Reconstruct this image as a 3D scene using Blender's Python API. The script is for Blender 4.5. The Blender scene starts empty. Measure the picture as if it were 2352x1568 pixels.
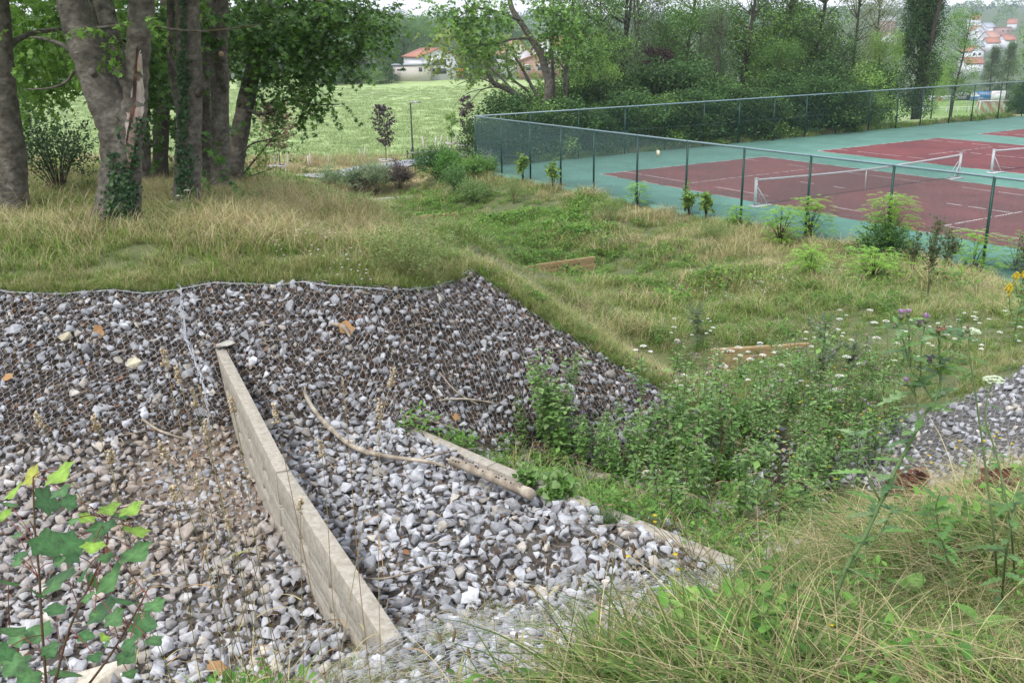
import bpy, math, random
import numpy as np
from mathutils import Vector, Matrix

# ------------------------------------------------------------------ camera, world, sun, exposure
scene = bpy.context.scene
COL = scene.collection
F, YH, ROLL = 2170.0, 90.0, math.radians(1.0)
PITCH = math.atan((784 - YH) / F)
_fwd = np.array([0, math.cos(PITCH), -math.sin(PITCH)])
_up = np.array([0, math.sin(PITCH), math.cos(PITCH)])
_rt = np.array([1.0, 0, 0])
RT = _rt * math.cos(ROLL) - _up * math.sin(ROLL)
UP = _up * math.cos(ROLL) + _rt * math.sin(ROLL)
cam = bpy.data.cameras.new('camera')
cam.sensor_width = 36
cam.lens = 36 * F / 2352
cam.clip_start = 0.05
cam.clip_end = 6000
camo = bpy.data.objects.new('camera', cam)
COL.objects.link(camo)
camo.matrix_world = Matrix([[RT[i], UP[i], -_fwd[i], 0] for i in range(3)] + [[0, 0, 0, 1]])
scene.camera = camo

w = bpy.data.worlds.new('World')
scene.world = w
w.use_nodes = True
nt = w.node_tree
bg = nt.nodes['Background']
sky = nt.nodes.new('ShaderNodeTexSky')
sky.sky_type = 'NISHITA'
sky.sun_disc = False
SUN_EL, SUN_AZ = math.radians(52), math.radians(215)
sky.sun_elevation = SUN_EL
sky.sun_rotation = SUN_AZ
mixw = nt.nodes.new('ShaderNodeMix')
mixw.data_type = 'RGBA'
mixw.inputs[0].default_value = 0.88          # thin high overcast over the blue
mixw.inputs[7].default_value = (10.2, 10.6, 11.6, 1)
nt.links.new(sky.outputs[0], mixw.inputs[6])
nt.links.new(mixw.outputs[2], bg.inputs[0])
bg.inputs[1].default_value = 0.095
sl = bpy.data.lights.new('sun', 'SUN')
sl.energy = 2.0
sl.angle = math.radians(11)
sl.color = (1.0, 0.97, 0.92)
slo = bpy.data.objects.new('sun', sl)
COL.objects.link(slo)
d = Vector((math.sin(SUN_AZ) * math.cos(SUN_EL), math.cos(SUN_AZ) * math.cos(SUN_EL), math.sin(SUN_EL)))
slo.rotation_euler = d.to_track_quat('Z', 'Y').to_euler()
scene.view_settings.view_transform = 'Standard'
scene.view_settings.look = 'None'
scene.view_settings.exposure = 0.62
scene.view_settings.gamma = 1
scene.cycles.max_bounces = 5
scene.cycles.diffuse_bounces = 2
scene.cycles.glossy_bounces = 2
scene.cycles.transmission_bounces = 3
scene.cycles.transparent_max_bounces = 6
scene.cycles.volume_bounces = 0
scene.cycles.use_adaptive_sampling = True
scene.cycles.adaptive_threshold = 0.02

rng = np.random.default_rng(7)
random.seed(5)


def ray(px, py):
    """direction through a point of the photograph, its long side taken as 2352"""
    return ((px - 1176) * RT - (py - 784) * UP) / F + _fwd


def un(px, py, z):
    v = ray(px, py)
    return v * (z / v[2])


def atd(px, py, dist):
    """point at a forward distance y = dist"""
    v = ray(px, py)
    return v * (dist / v[1])


# ------------------------------------------------------------------ helpers
def link(o, parent=None):
    COL.objects.link(o)
    if parent is not None:
        o.parent = parent
    return o


def tag(o, label=None, cat=None, group=None, kind=None):
    if label: o['label'] = label
    if cat: o['category'] = cat
    if group: o['group'] = group
    if kind: o['kind'] = kind
    return o


def empty(name, loc=(0, 0, 0), rz=0, **k):
    o = bpy.data.objects.new(name, None)
    o.empty_display_size = 0.2
    o.location = loc
    o.rotation_euler = (0, 0, rz)
    link(o)
    return tag(o, **k)


def mesh(name, V, Fs, col=None, mats=None, parent=None, smooth=False, midx=None, loc=None, **k):
    """one mesh object from a vertex array and a list of face index arrays (n,3), (n,4) ..."""
    me = bpy.data.meshes.new(name)
    V = np.asarray(V, dtype=np.float32).reshape(-1, 3)
    if not isinstance(Fs, (list, tuple)): Fs = [Fs]
    Fs = [np.asarray(f, dtype=np.int32) for f in Fs if len(f)]
    me.vertices.add(len(V))
    me.vertices.foreach_set('co', V.ravel())
    nl = sum(f.size for f in Fs)
    nf = sum(len(f) for f in Fs)
    me.loops.add(nl)
    me.loops.foreach_set('vertex_index', np.concatenate([f.ravel() for f in Fs]))
    me.polygons.add(nf)
    tot = np.concatenate([np.full(len(f), f.shape[1], np.int32) for f in Fs])
    me.polygons.foreach_set('loop_start', np.concatenate([[0], np.cumsum(tot)[:-1]]).astype(np.int32))
    if smooth: me.polygons.foreach_set('use_smooth', np.ones(nf, bool))
    if midx is not None: me.polygons.foreach_set('material_index', np.asarray(midx, np.int32))
    me.update(calc_edges=True)
    if col is not None:
        a = me.color_attributes.new('Col', 'FLOAT_COLOR', 'POINT')
        c = np.ones((len(V), 4), np.float32)
        c[:, :3] = col
        a.data.foreach_set('color', c.ravel())
    if mats is not None:
        for m in (mats if isinstance(mats, (list, tuple)) else [mats]): me.materials.append(m)
    o = bpy.data.objects.new(name, me)
    if loc is not None: o.location = loc
    link(o, parent)
    return tag(o, **k)


class MB:
    """collects shapes into one mesh"""
    def __init__(s): s.V, s.F3, s.F4, s.C, s.n = [], [], [], [], 0
    def add(s, V, F, c=(1, 1, 1)):
        V = np.asarray(V, float).reshape(-1, 3)
        for f in (F if isinstance(F, (list, tuple)) else [F]):
            f = np.asarray(f)
            if f.size == 0: continue
            (s.F3 if f.shape[1] == 3 else s.F4).append(f + s.n)
        s.V.append(V); s.n += len(V)
        cc = np.empty((len(V), 3)); cc[:] = c
        s.C.append(cc)
    def box(s, c, size, R=None, col=(1, 1, 1), jit=0):
        c = np.asarray(c, float)
        P = np.array([[x, y, z] for z in (-.5, .5) for y in (-.5, .5) for x in (-.5, .5)]) * np.asarray(size)
        if jit: P = P + rng.normal(0, jit, P.shape)
        if R is not None: P = P @ np.asarray(R).T
        s.add(P + c, np.array([[0, 2, 3, 1], [4, 5, 7, 6], [0, 1, 5, 4], [2, 6, 7, 3], [0, 4, 6, 2], [1, 3, 7, 5]]), col)
    def tube(s, pts, rad, n=8, col=(1, 1, 1), cap=True, wob=0):
        pts = np.asarray(pts, float)
        rad = np.broadcast_to(np.asarray(rad, float), (len(pts),)) if np.ndim(rad) < 1 or len(rad) != len(pts) else np.asarray(rad, float)
        T = np.gradient(pts, axis=0)
        T /= np.linalg.norm(T, axis=1)[:, None] + 1e-9
        a = np.array([0, 0, 1.0]) if abs(T[0][2]) < .9 else np.array([1.0, 0, 0])
        u = np.cross(T[0], a); u /= np.linalg.norm(u)
        rings = []
        th = np.linspace(0, 2 * np.pi, n, endpoint=False)
        for i in range(len(pts)):
            u = u - T[i] * (u @ T[i]); u /= np.linalg.norm(u) + 1e-9
            v = np.cross(T[i], u)
            rr = rad[i] * (1 + (rng.normal(0, wob, n) if wob else 0))
            rings.append(pts[i] + (np.cos(th) * rr)[:, None] * u + (np.sin(th) * rr)[:, None] * v)
        V = np.concatenate(rings)
        i = np.arange(len(pts) - 1)[:, None] * n
        j = np.arange(n)[None]
        j2 = (j + 1) % n
        Fq = np.stack([i + j, i + j2, i + n + j2, i + n + j], -1).reshape(-1, 4)
        Fl = [Fq]
        if cap:
            V = np.vstack([V, pts[0], pts[-1]])
            k = len(V)
            jj = np.arange(n)
            Fl.append(np.stack([(jj + 1) % n, jj, np.full(n, k - 2)], -1))
            b = (len(pts) - 1) * n
            Fl.append(np.stack([b + jj, b + (jj + 1) % n, np.full(n, k - 1)], -1))
        s.add(V, Fl, col)
    def rep(s, V, Fs, R, P, C):
        """copies of a small shape: rotations R (n,3,3), places P (n,3), colours C (n,3)"""
        n = len(P)
        if n == 0: return
        W = np.einsum('nij,vj->nvi', R, V) + P[:, None]
        k = len(V)
        for f in (Fs if isinstance(Fs, (list, tuple)) else [Fs]):
            f = np.asarray(f)
            G = (f[None] + (np.arange(n) * k)[:, None, None]).reshape(-1, f.shape[1]) + s.n
            (s.F3 if f.shape[1] == 3 else s.F4).append(G)
        s.V.append(W.reshape(-1, 3)); s.n += n * k
        s.C.append(np.repeat(C, k, axis=0))
    def build(s, name, mats, parent=None, smooth=False, **k):
        Fs = []
        if s.F3: Fs.append(np.concatenate(s.F3))
        if s.F4: Fs.append(np.concatenate(s.F4))
        return mesh(name, np.concatenate(s.V), Fs, np.concatenate(s.C), mats, parent, smooth, **k)


def rotz(a):
    c, s_ = np.cos(a), np.sin(a)
    z = np.zeros_like(c); o = np.ones_like(c)
    return np.stack([np.stack([c, -s_, z], -1), np.stack([s_, c, z], -1), np.stack([z, z, o], -1)], -2)


def rotx(a):
    c, s_ = np.cos(a), np.sin(a)
    z = np.zeros_like(c); o = np.ones_like(c)
    return np.stack([np.stack([o, z, z], -1), np.stack([z, c, -s_], -1), np.stack([z, s_, c], -1)], -2)


def randrot(n, g=None):
    q = rng.normal(size=(n, 4)); q /= np.linalg.norm(q, axis=1)[:, None]
    a, b, c, d_ = q.T
    return np.stack([np.stack([1-2*(c*c+d_*d_), 2*(b*c-a*d_), 2*(b*d_+a*c)], -1),
                     np.stack([2*(b*c+a*d_), 1-2*(b*b+d_*d_), 2*(c*d_-a*b)], -1),
                     np.stack([2*(b*d_-a*c), 2*(c*d_+a*b), 1-2*(b*b+c*c)], -1)], -2)


def frames(D, up=(0, 0, 1)):
    """rotation whose Y axis is D and whose Z leans to up"""
    D = D / (np.linalg.norm(D, axis=1)[:, None] + 1e-9)
    X = np.cross(D, np.broadcast_to(np.asarray(up, float), D.shape))
    X /= np.linalg.norm(X, axis=1)[:, None] + 1e-6
    Z = np.cross(X, D)
    return np.stack([X, D, Z], -1)


def R_of(v, up=(0, 0, 1)):
    return frames(np.asarray(v, float)[None], up)[0]


# ------------------------------------------------------------------ materials
def nodes(m):
    return m.node_tree.nodes, m.node_tree.links


def mat(name, col=(.5, .5, .5), rough=.8, var=0, vscale=5, attr=False, trans=0, metal=0, bump=0, bscale=40, spec=.3, col2=None, detail=4, orand=0, coords='Object', stretch=None):
    m = bpy.data.materials.new(name)
    m.use_nodes = True
    N, L = nodes(m)
    b = N['Principled BSDF']
    b.inputs['Roughness'].default_value = rough
    b.inputs['Metallic'].default_value = metal
    b.inputs['Specular IOR Level'].default_value = spec
    tc = N.new('ShaderNodeTexCoord')
    src = tc.outputs[coords]
    if stretch:
        mp = N.new('ShaderNodeMapping'); mp.inputs['Scale'].default_value = stretch
        L.new(src, mp.inputs[0]); src = mp.outputs[0]
    out = None
    if attr:
        a = N.new('ShaderNodeVertexColor'); a.layer_name = 'Col'
        mu = N.new('ShaderNodeMix'); mu.data_type = 'RGBA'; mu.blend_type = 'MULTIPLY'; mu.inputs[0].default_value = 1
        mu.inputs[6].default_value = (*col, 1)
        L.new(a.outputs[0], mu.inputs[7]); out = mu.outputs[2]
    else:
        r = N.new('ShaderNodeRGB'); r.outputs[0].default_value = (*col, 1); out = r.outputs[0]
    if var or col2:
        nz = N.new('ShaderNodeTexNoise'); nz.inputs['Scale'].default_value = vscale; nz.inputs['Detail'].default_value = detail
        L.new(src, nz.inputs['Vector'])
        if col2:
            mr = N.new('ShaderNodeMapRange'); mr.inputs[1].default_value = .4; mr.inputs[2].default_value = .62
            L.new(nz.outputs[0], mr.inputs[0])
            mx = N.new('ShaderNodeMix'); mx.data_type = 'RGBA'
            L.new(mr.outputs[0], mx.inputs[0]); L.new(out, mx.inputs[6]); mx.inputs[7].default_value = (*col2, 1)
            out = mx.outputs[2]
        if var:
            mr2 = N.new('ShaderNodeMapRange'); mr2.inputs[1].default_value = .25; mr2.inputs[2].default_value = .75
            mr2.inputs[3].default_value = 1 - var; mr2.inputs[4].default_value = 1 + var
            nz2 = N.new('ShaderNodeTexNoise'); nz2.inputs['Scale'].default_value = vscale * 2.3; nz2.inputs['Detail'].default_value = detail
            L.new(src, nz2.inputs['Vector']); L.new(nz2.outputs[0], mr2.inputs[0])
            hv = N.new('ShaderNodeHueSaturation')
            L.new(mr2.outputs[0], hv.inputs['Value']); L.new(out, hv.inputs['Color']); out = hv.outputs[0]
    if orand:
        oi = N.new('ShaderNodeObjectInfo')
        mr3 = N.new('ShaderNodeMapRange'); mr3.inputs[3].default_value = 1 - orand; mr3.inputs[4].default_value = 1 + orand
        L.new(oi.outputs['Random'], mr3.inputs[0])
        hv = N.new('ShaderNodeHueSaturation')
        L.new(mr3.outputs[0], hv.inputs['Value']); L.new(out, hv.inputs['Color']); out = hv.outputs[0]
    L.new(out, b.inputs['Base Color'])
    if bump:
        nb = N.new('ShaderNodeTexNoise'); nb.inputs['Scale'].default_value = bscale; nb.inputs['Detail'].default_value = 5
        L.new(src, nb.inputs['Vector'])
        bp = N.new('ShaderNodeBump'); bp.inputs['Strength'].default_value = bump; bp.inputs['Distance'].default_value = .02
        L.new(nb.outputs[0], bp.inputs['Height']); L.new(bp.outputs[0], b.inputs['Normal'])
    if trans:
        t = N.new('ShaderNodeBsdfTranslucent')
        hs = N.new('ShaderNodeHueSaturation'); hs.inputs['Hue'].default_value = .485; hs.inputs['Value'].default_value = 1.5
        L.new(out, hs.inputs['Color']); L.new(hs.outputs[0], t.inputs[0])
        ms = N.new('ShaderNodeMixShader'); ms.inputs[0].default_value = trans
        L.new(b.outputs[0], ms.inputs[1]); L.new(t.outputs[0], ms.inputs[2])
        L.new(ms.outputs[0], N['Material Output'].inputs[0])
    return m


M = {}
M['stone'] = mat('stone', (1, 1, 1), .75, .28, 9, attr=True, bump=.5, bscale=30, spec=.35)
M['concrete'] = mat('concrete', (.40, .365, .31), .9, .16, 14, col2=(.32, .29, .235), bump=.5, bscale=70, detail=8)
M['timber'] = mat('timber', (.36, .27, .14), .8, .25, 4, col2=(.28, .19, .09), stretch=(1, 1, 6), bump=.3)
M['oldwood'] = mat('oldwood', (.40, .35, .28), .85, .3, 6, col2=(.22, .18, .14), bump=.5)
M['greywood'] = mat('greywood', (.42, .39, .36), .85, .25, 3)
M['bark'] = mat('bark', (.075, .066, .052), .9, .45, 5.0, col2=(.14, .127, .105), bump=1.6, bscale=12, stretch=(1, 1, 1.3), attr=True, detail=10)
M['darkbark'] = mat('darkbark', (.065, .055, .045), .9, .4, 4, bump=1.0, bscale=9, stretch=(1, 1, .35), attr=True)
M['leaf'] = mat('leaf', (1, 1, 1), .5, 0, 1, attr=True, trans=.33, spec=.4)
M['farleaf'] = mat('farleaf', (1, 1, 1), .65, 0, 1, attr=True, trans=.25, orand=.18, spec=.2)
M['grass'] = mat('grass', (1, 1, 1), .6, 0, 1, attr=True, trans=.3, spec=.3)
M['petal'] = mat('petal', (1, 1, 1), .6, attr=True, trans=.2)
M['wire'] = mat('wire', (.46, .47, .50), .5, .2, 9, metal=.35, spec=.5)
M['litter'] = mat('litter', (1, 1, 1), .8, attr=True, trans=.1)
M['fencegreen'] = mat('fencegreen', (.007, .045, .036), .4, .15, 3)
M['fencewire'] = mat('fencewire', (.11, .19, .18), .45, .2, 3)
M['farwire'] = mat('farwire', (.012, .045, .04), .5)
M['rail'] = mat('rail', (.16, .24, .27), .35, .1, 3, spec=.6)
M['white'] = mat('white', (.75, .76, .77), .5, .06, 4)
M['netwhite'] = mat('netwhite', (.46, .47, .48), .6, .2, 6)
M['paint'] = mat('paint', (.66, .62, .62), .8, .3, 1.2)
M['net'] = mat('net', (.03, .035, .04), .7)
M['black'] = mat('black', (.02, .022, .025), .5)
M['metal'] = mat('metal', (.35, .36, .38), .4, .1, 4, metal=.5)

exec_marker = None
# ------------------------------------------------------------------ terrain height field
CZ = -6.35
K_ = un(1093, 386, CZ); N_ = un(2275, 630, CZ); A_ = un(2295, 276, CZ)
E1 = (N_ - K_)[:2]; E1 /= np.linalg.norm(E1)
E2 = np.array([-E1[1], E1[0]])
if E2 @ (A_ - K_)[:2] < 0: E2 = -E2
LU, LV = 62.0, 76.0       # court slab size along E1, E2
CP = []
def cp(*a):
    for q in a: CP.append(un(*q))
cp((-250,675,-2.85),(0,668,-2.85),(250,668,-2.85),(500,655,-2.85),(700,656,-2.87),(900,667,-2.9),(1000,652,-2.95),(1085,626,-3.0),
   (-250,640,-2.76),(0,640,-2.76),(250,635,-2.76),(500,625,-2.76),(700,630,-2.78),(900,640,-2.83),(1000,628,-2.9),
   (0,530,-2.65),(270,520,-2.62),(430,480,-2.72),(60,490,-2.7),(330,418,-3.0),(500,435,-2.95),(700,465,-2.95),(700,550,-2.75),
   (900,560,-2.87),(950,520,-3.15),(850,462,-3.3),(1030,585,-3.0),(-250,520,-2.65),(-400,420,-3),
   (600,420,-4.0),(640,405,-6.0),(400,402,-4.0),(200,405,-4.0),(0,405,-3.9),(-300,400,-4.0),
   (700,400,-7.4),(850,392,-7.8),(950,376,-7.9),(1060,350,-7.8),(760,415,-7.5))
for q in ((950,520,-3.15),(850,462,-3.3),(1030,585,-3.0),(700,440,-3.1)):
    P = un(*q); CP.append(P + [1.2, 2.5, -1.0]); CP.append(P + [2.5, 6, -2.6])
cp((-250,1100,-4.2),(0,1060,-4.15),(350,1015,-4.1),(600,985,-4.1),(780,965,-4.08),(950,988,-4.12),(1100,1012,-4.45),(1200,1047,-4.85),(1400,1080,-4.95),(1560,945,-4.95),
   (1180,690,-3.32),(1300,768,-3.77),(1400,832,-4.17),(1500,887,-4.65))
for q in ((1085,626,-3.0),(1180,690,-3.32),(1300,768,-3.77),(1400,832,-4.17),(1500,887,-4.65)):
    P = un(*q); CP.append(P + [.15, .5, -.06]); k_ = 1.45 if q[0] < 1250 else 1.1; CP.append(P + [.6, 2.2, -.75 * k_]); CP.append(P + [1.2, 4.5, -1.75 * k_])
cp((-250,1300,-4.25),(0,1200,-4.25),(300,1200,-4.25),(560,1200,-4.25),(200,1500,-4.2),(500,1450,-4.2),(700,1450,-4.15),(-250,1600,-4.0),(200,1680,-3.95),(600,1600,-3.95),
   (900,1464,-3.46),(1100,1568,-2.95),(1250,1480,-3.4),(1100,1405,-4.02),(1300,1365,-4.05),(1500,1332,-4.05),(1680,1300,-4.08),
   (900,1100,-4.1),(1200,1250,-4.1),(1000,1300,-4.08),(750,1100,-4.1),(1500,1262,-4.1),(850,1250,-4.12),(820,1380,-4.1),
   (1450,1150,-4.95),(1650,1190,-4.95),(1765,1175,-4.95),(1900,1200,-4.8),(1720,1262,-4.7),
   (1500,1000,-5.0),(1600,1050,-5.0),(1750,1050,-5.02),(1650,930,-5.1),(1800,900,-5.2),(1700,850,-5.4),(1745,828,-5.75),(1640,782,-5.7),(1850,772,-5.6),
   (1600,750,-5.9),(1450,760,-5.8),(1500,700,-6.3),(1350,662,-7.05),(1240,640,-7.25),(1390,618,-7.2),(1300,630,-7.25),(1180,650,-7.2),(1100,600,-7.0),(1240,585,-6.9),(1380,568,-6.85),
   (930,490,-7.45),(1045,478,-7.35),(940,512,-7.75),(1040,500,-7.7),(985,524,-7.6),(815,450,-7.85),(945,441,-7.75),(830,470,-8.15),(940,461,-8.05),(880,478,-8.0),(1100,535,-7.25),(1020,462,-7.3),(1150,470,-6.95),(1250,530,-6.8),
   (1500,560,-6.35),(1700,620,-5.95),(1900,655,-5.6),(2100,700,-5.1),(2352,770,-4.3),(2000,800,-5.1),(2100,880,-4.6),(2352,852,-3.9),(2200,925,-4.2),(2060,957,-4.6),
   (2352,700,-5.2),(2500,800,-3.9),(1930,1095,-5.0),(2050,1137,-4.8),(2200,1127,-4.5),(2352,1087,-4.15),(2500,1060,-4.0),
   (2352,1102,-3.0),(2200,1142,-3.25),(2100,1158,-3.45),(2000,1205,-3.7),(1850,1265,-4.0),(1750,1322,-4.0),(1700,1400,-3.45),(1600,1500,-3.05),
   (1400,1568,-2.8),(1700,1568,-2.4),(2000,1400,-2.6),(2000,1568,-2.0),(2352,1300,-2.25),(2352,1568,-1.65),(2600,1200,-2.3),
   (900,330,-8.0),(1060,325,-8.0),(600,330,-8.1),(300,330,-8.1),(0,330,-8.1),(900,260,-8.3),(600,260,-8.3),(200,260,-8.3),(1080,260,-8.3),
   (900,205,-8.8),(600,205,-8.8),(200,205,-8.8),(1100,205,-8.8),(950,186,-9.0),(500,186,-9.0))
CP += [np.array(q, float) for q in ((0,0,-1.65),(-3,0,-1.9),(3,0,-1.45),(0,-6,-1.1),(-8,-6,-1.5),(8,-6,-1),(-5,2.2,-3.3),(-10,3,-3.5),(-10,5.5,-4.1),(7,3,-1.7),(10,7,-2.4),(-16,11,-2.85),(-16,9,-4.1),(-16,20,-2.9),
   (14,9,-3.0),(18,15,-3.9),(25,18,-4.6),
   (-150,300,-9),(-60,300,-9),(0,300,-9.5),(50,300,-15),(-300,200,-9),(-150,100,-8.5),(-60,60,-8),
   (100,100,-11),(60,250,-17),
   (150,400,-24),(300,400,-24),(0,450,-18),(-200,450,-12),(200,700,-9),(450,700,-9),(0,700,-10),(-300,700,-8),(-700,700,0),
   (300,1000,13),(0,1000,12),(700,1000,16),(-400,1000,14),(1200,1000,16),(0,1500,30),(900,1500,36),(-900,1500,30),(1500,500,0),(-1200,300,0),(1200,0,0),(-1200,-300,0),(0,-300,2),(1200,-300,0))]
for px_, dd_ in ((500,204),(700,204),(850,204),(930,204),(1000,204),(1080,204),(1200,210),(1300,210),(950,216),(1200,222),(200,204)):
    CP.append(atd(px_, 184, dd_))
for px_, py_, dd_ in ((2250,278,95),(2250,273,120),(2140,280,100),(2140,274,125),(2340,274,100),(2340,270,130),(2000,285,110)):
    CP.append(atd(px_, py_, dd_))
for a in ((2130,262,189),(2250,262,189),(2400,262,189),(2130,258.5,205),(2250,258.5,205),(2400,258.5,205),(2250,262,240),(2140,268,150),(2260,268,150)):
    CP.append(atd(*a) if a[2] != 240 else atd(2250,258.5,205) + [18, 35, 0])
_a, _b = un(948, 986, -4.08), un(1690, 1292, -4.08)
_d = _b - _a; _n = np.array([-_d[1], _d[0], 0]); _n /= np.linalg.norm(_n)
if _n[1] > 0: _n = -_n
for t in np.linspace(.05, 1, 9):
    q = _a + _d * t
    for o_, z_ in ((.14, -4.10), (.5, -4.09), (-.25, -4.32)): CP.append(np.array([*(q + _n * o_)[:2], z_]))
_a, _b = un(505, 798, -3.4), un(905, 1470, -3.4)
_d = _b - _a; _n = np.array([_d[1], -_d[0], 0]); _n /= np.linalg.norm(_n)
if _n[0] > 0: _n = -_n
for t, z_ in ((.55, -4.02), (.7, -3.96), (.85, -3.86), (.97, -3.72)):
    q = _a + _d * t; CP.append(np.array([*(q + _n * .25)[:2], z_]))
CP = np.array(CP)
# fence foot line and the court edges sit at court level
for t in np.linspace(-2, LU, 22):
    q = K_[:2] + E1 * t
    CP = np.vstack([CP, [*q, CZ - .08]])
for t in np.linspace(4, LV, 14):
    q = K_[:2] + E2 * t
    CP = np.vstack([CP, [*q, CZ - .08]])
_D = np.linalg.norm(CP[:, None, :2] - CP[None, :, :2], axis=2)
_n = len(CP)
_A = np.zeros((_n + 3, _n + 3))
_A[:_n, :_n] = _D + np.eye(_n) * -.02
_A[:_n, _n] = 1; _A[:_n, _n + 1:] = CP[:, :2]; _A[_n:, :_n] = _A[:_n, _n:].T
_W = np.linalg.solve(_A, np.concatenate([CP[:, 2], [0, 0, 0]]))


def _hash(ix, iy, s):
    h = np.sin(ix * 127.1 + iy * 311.7 + s * 74.7) * 43758.5453
    return h - np.floor(h)


def vnoise(x, y, s=0):
    ix, iy = np.floor(x), np.floor(y)
    fx, fy = x - ix, y - iy
    fx = fx * fx * (3 - 2 * fx); fy = fy * fy * (3 - 2 * fy)
    a, b = _hash(ix, iy, s), _hash(ix + 1, iy, s)
    c, d_ = _hash(ix, iy + 1, s), _hash(ix + 1, iy + 1, s)
    return (a * (1 - fx) + b * fx) * (1 - fy) + (c * (1 - fx) + d_ * fx) * fy - .5


def height(x, y):
    x = np.asarray(x, float); y = np.asarray(y, float)
    sh = x.shape
    P = np.stack([x.ravel(), y.ravel()], 1)
    out = np.empty(len(P))
    for i in range(0, len(P), 20000):
        q = P[i:i + 20000]
        D = np.sqrt(((q[:, None] - CP[None, :, :2]) ** 2).sum(2))
        out[i:i + 20000] = D @ _W[:_n] + _W[_n] + q @ _W[_n + 1:]
    xx, yy = P.T
    out += vnoise(xx * 1.1, yy * 1.1, 1) * .10 + vnoise(xx * 3.1, yy * 3.1, 2) * .04
    q = P - K_[:2]
    u, v = q @ E1, q @ E2
    dd = np.hypot(np.maximum(0, np.maximum(-u, u - LU)), np.maximum(0, np.maximum(-v, v - LV)))
    wgt = np.clip(dd / 1.2, 0, 1); wgt = wgt * wgt * (3 - 2 * wgt)
    out = (CZ - .10) * (1 - wgt) + out * wgt
    return out.reshape(sh)


def hit(px, py, tmax=260):
    """where the sight line through a picture point meets the ground"""
    v = ray(px, py)
    t = np.concatenate([np.arange(1.5, 30, .04), np.geomspace(30, tmax, 400)]) / v[1]
    P = v[None] * t[:, None]
    below = P[:, 2] < height(P[:, 0], P[:, 1])
    i = int(np.argmax(below)) if below.any() else len(t) - 1
    i = max(i, 1)
    q = P[i]
    return np.array([q[0], q[1], float(height(q[0], q[1]))])


def hits(L): return np.array([hit(*p) for p in L])


def inpoly(x, y, poly):
    x = np.asarray(x); y = np.asarray(y)
    r = np.zeros(x.shape, bool)
    n = len(poly)
    for i in range(n):
        x1, y1 = poly[i][:2]; x2, y2 = poly[(i + 1) % n][:2]
        c = ((y1 > y) != (y2 > y)) & (x < (x2 - x1) * (y - y1) / (y2 - y1 + 1e-12) + x1)
        r ^= c
    return r


def proj(P):
    P = np.asarray(P)
    c = np.stack([P @ RT, P @ UP, P @ _fwd], -1)
    return 1176 + F * c[..., 0] / c[..., 2], 784 - F * c[..., 1] / c[..., 2], c[..., 2]


def unz(L): return np.array([un(*q) for q in L])

# plan outlines of the stone-covered parts
G1 = unz([(-400,682,-2.85),(-250,675,-2.85),(0,668,-2.85),(250,668,-2.85),(500,655,-2.85),(700,656,-2.87),(900,667,-2.9),(1000,652,-2.95),(1085,626,-3.0),(1180,690,-3.32),(1300,768,-3.77),(1400,832,-4.17),(1500,887,-4.65),(1570,945,-4.95),
          (1500,1020,-5),(1400,1080,-4.95),(1200,1047,-4.85),(1100,1012,-4.45),(950,988,-4.12),(780,965,-4.08),(600,985,-4.1),(350,1015,-4.1),(0,1060,-4.15),(-250,1100,-4.2),(-400,1120,-4.2)])
G2 = unz([(-400,1120,-4.2),(-250,1100,-4.2),(0,1060,-4.15),(350,1015,-4.1),(600,985,-4.1),(780,965,-4.08),(950,988,-4.12),(1680,1300,-4.08),(1500,1332,-4.05),(1300,1365,-4.05),(1100,1405,-4.02),(900,1464,-3.5),(840,1500,-3.9),(700,1600,-3.9),(600,1750,-3.9),(-400,1750,-3.9)])
G3 = unz([(600,1750,-3.9),(700,1600,-3.9),(840,1500,-3.9),(900,1464,-3.5),(1100,1405,-4.02),(1300,1365,-4.05),(1500,1332,-4.05),(1680,1300,-4.08),(1760,1310,-4.0),(1690,1400,-3.5),(1560,1450,-3.3),(1400,1540,-2.9),(1330,1620,-2.8),(1250,1800,-2.5)])
G4 = unz([(2352,852,-3.9),(2200,925,-4.2),(2060,957,-4.6),(1960,1020,-4.95),(1900,1080,-5.0),(1930,1120,-5.0),(2050,1150,-4.8),(2200,1140,-4.5),(2352,1100,-4.15),(2560,1080,-4.0),(2560,790,-3.9)])
G5 = unz([(950,988,-4.12),(1100,1012,-4.45),(1200,1047,-4.85),(1400,1080,-4.95),(1500,1020,-5),(1570,945,-4.95),(1750,960,-5.05),(1900,1080,-5.0),(1930,1120,-5.0),(1900,1230,-4.6),(1760,1300,-4.0),(1680,1300,-4.08)])

# ground sheet
def axis(core0, core1, step, lo, hi, g=1.07):
    a = list(np.arange(core0, core1, step))
    s_, p_ = step, core1
    while p_ < hi: a.append(p_); s_ *= g; p_ += s_
    a.append(hi)
    s_, p_, b = step, core0 - step, []
    while p_ > lo: b.append(p_); s_ *= g; p_ -= s_
    b.append(lo)
    return np.array(b[::-1] + a)
gx = axis(-9, 11, .14, -1900, 2400)
gy = axis(1, 19, .14, -400, 3000, 1.045)
X, Y = np.meshgrid(gx, gy)
Z = height(X, Y)
nx, ny = len(gx), len(gy)
I = np.arange(nx * ny).reshape(ny, nx)
Fq = np.stack([I[:-1, :-1], I[:-1, 1:], I[1:, 1:], I[1:, :-1]], -1).reshape(-1, 4)
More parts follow.
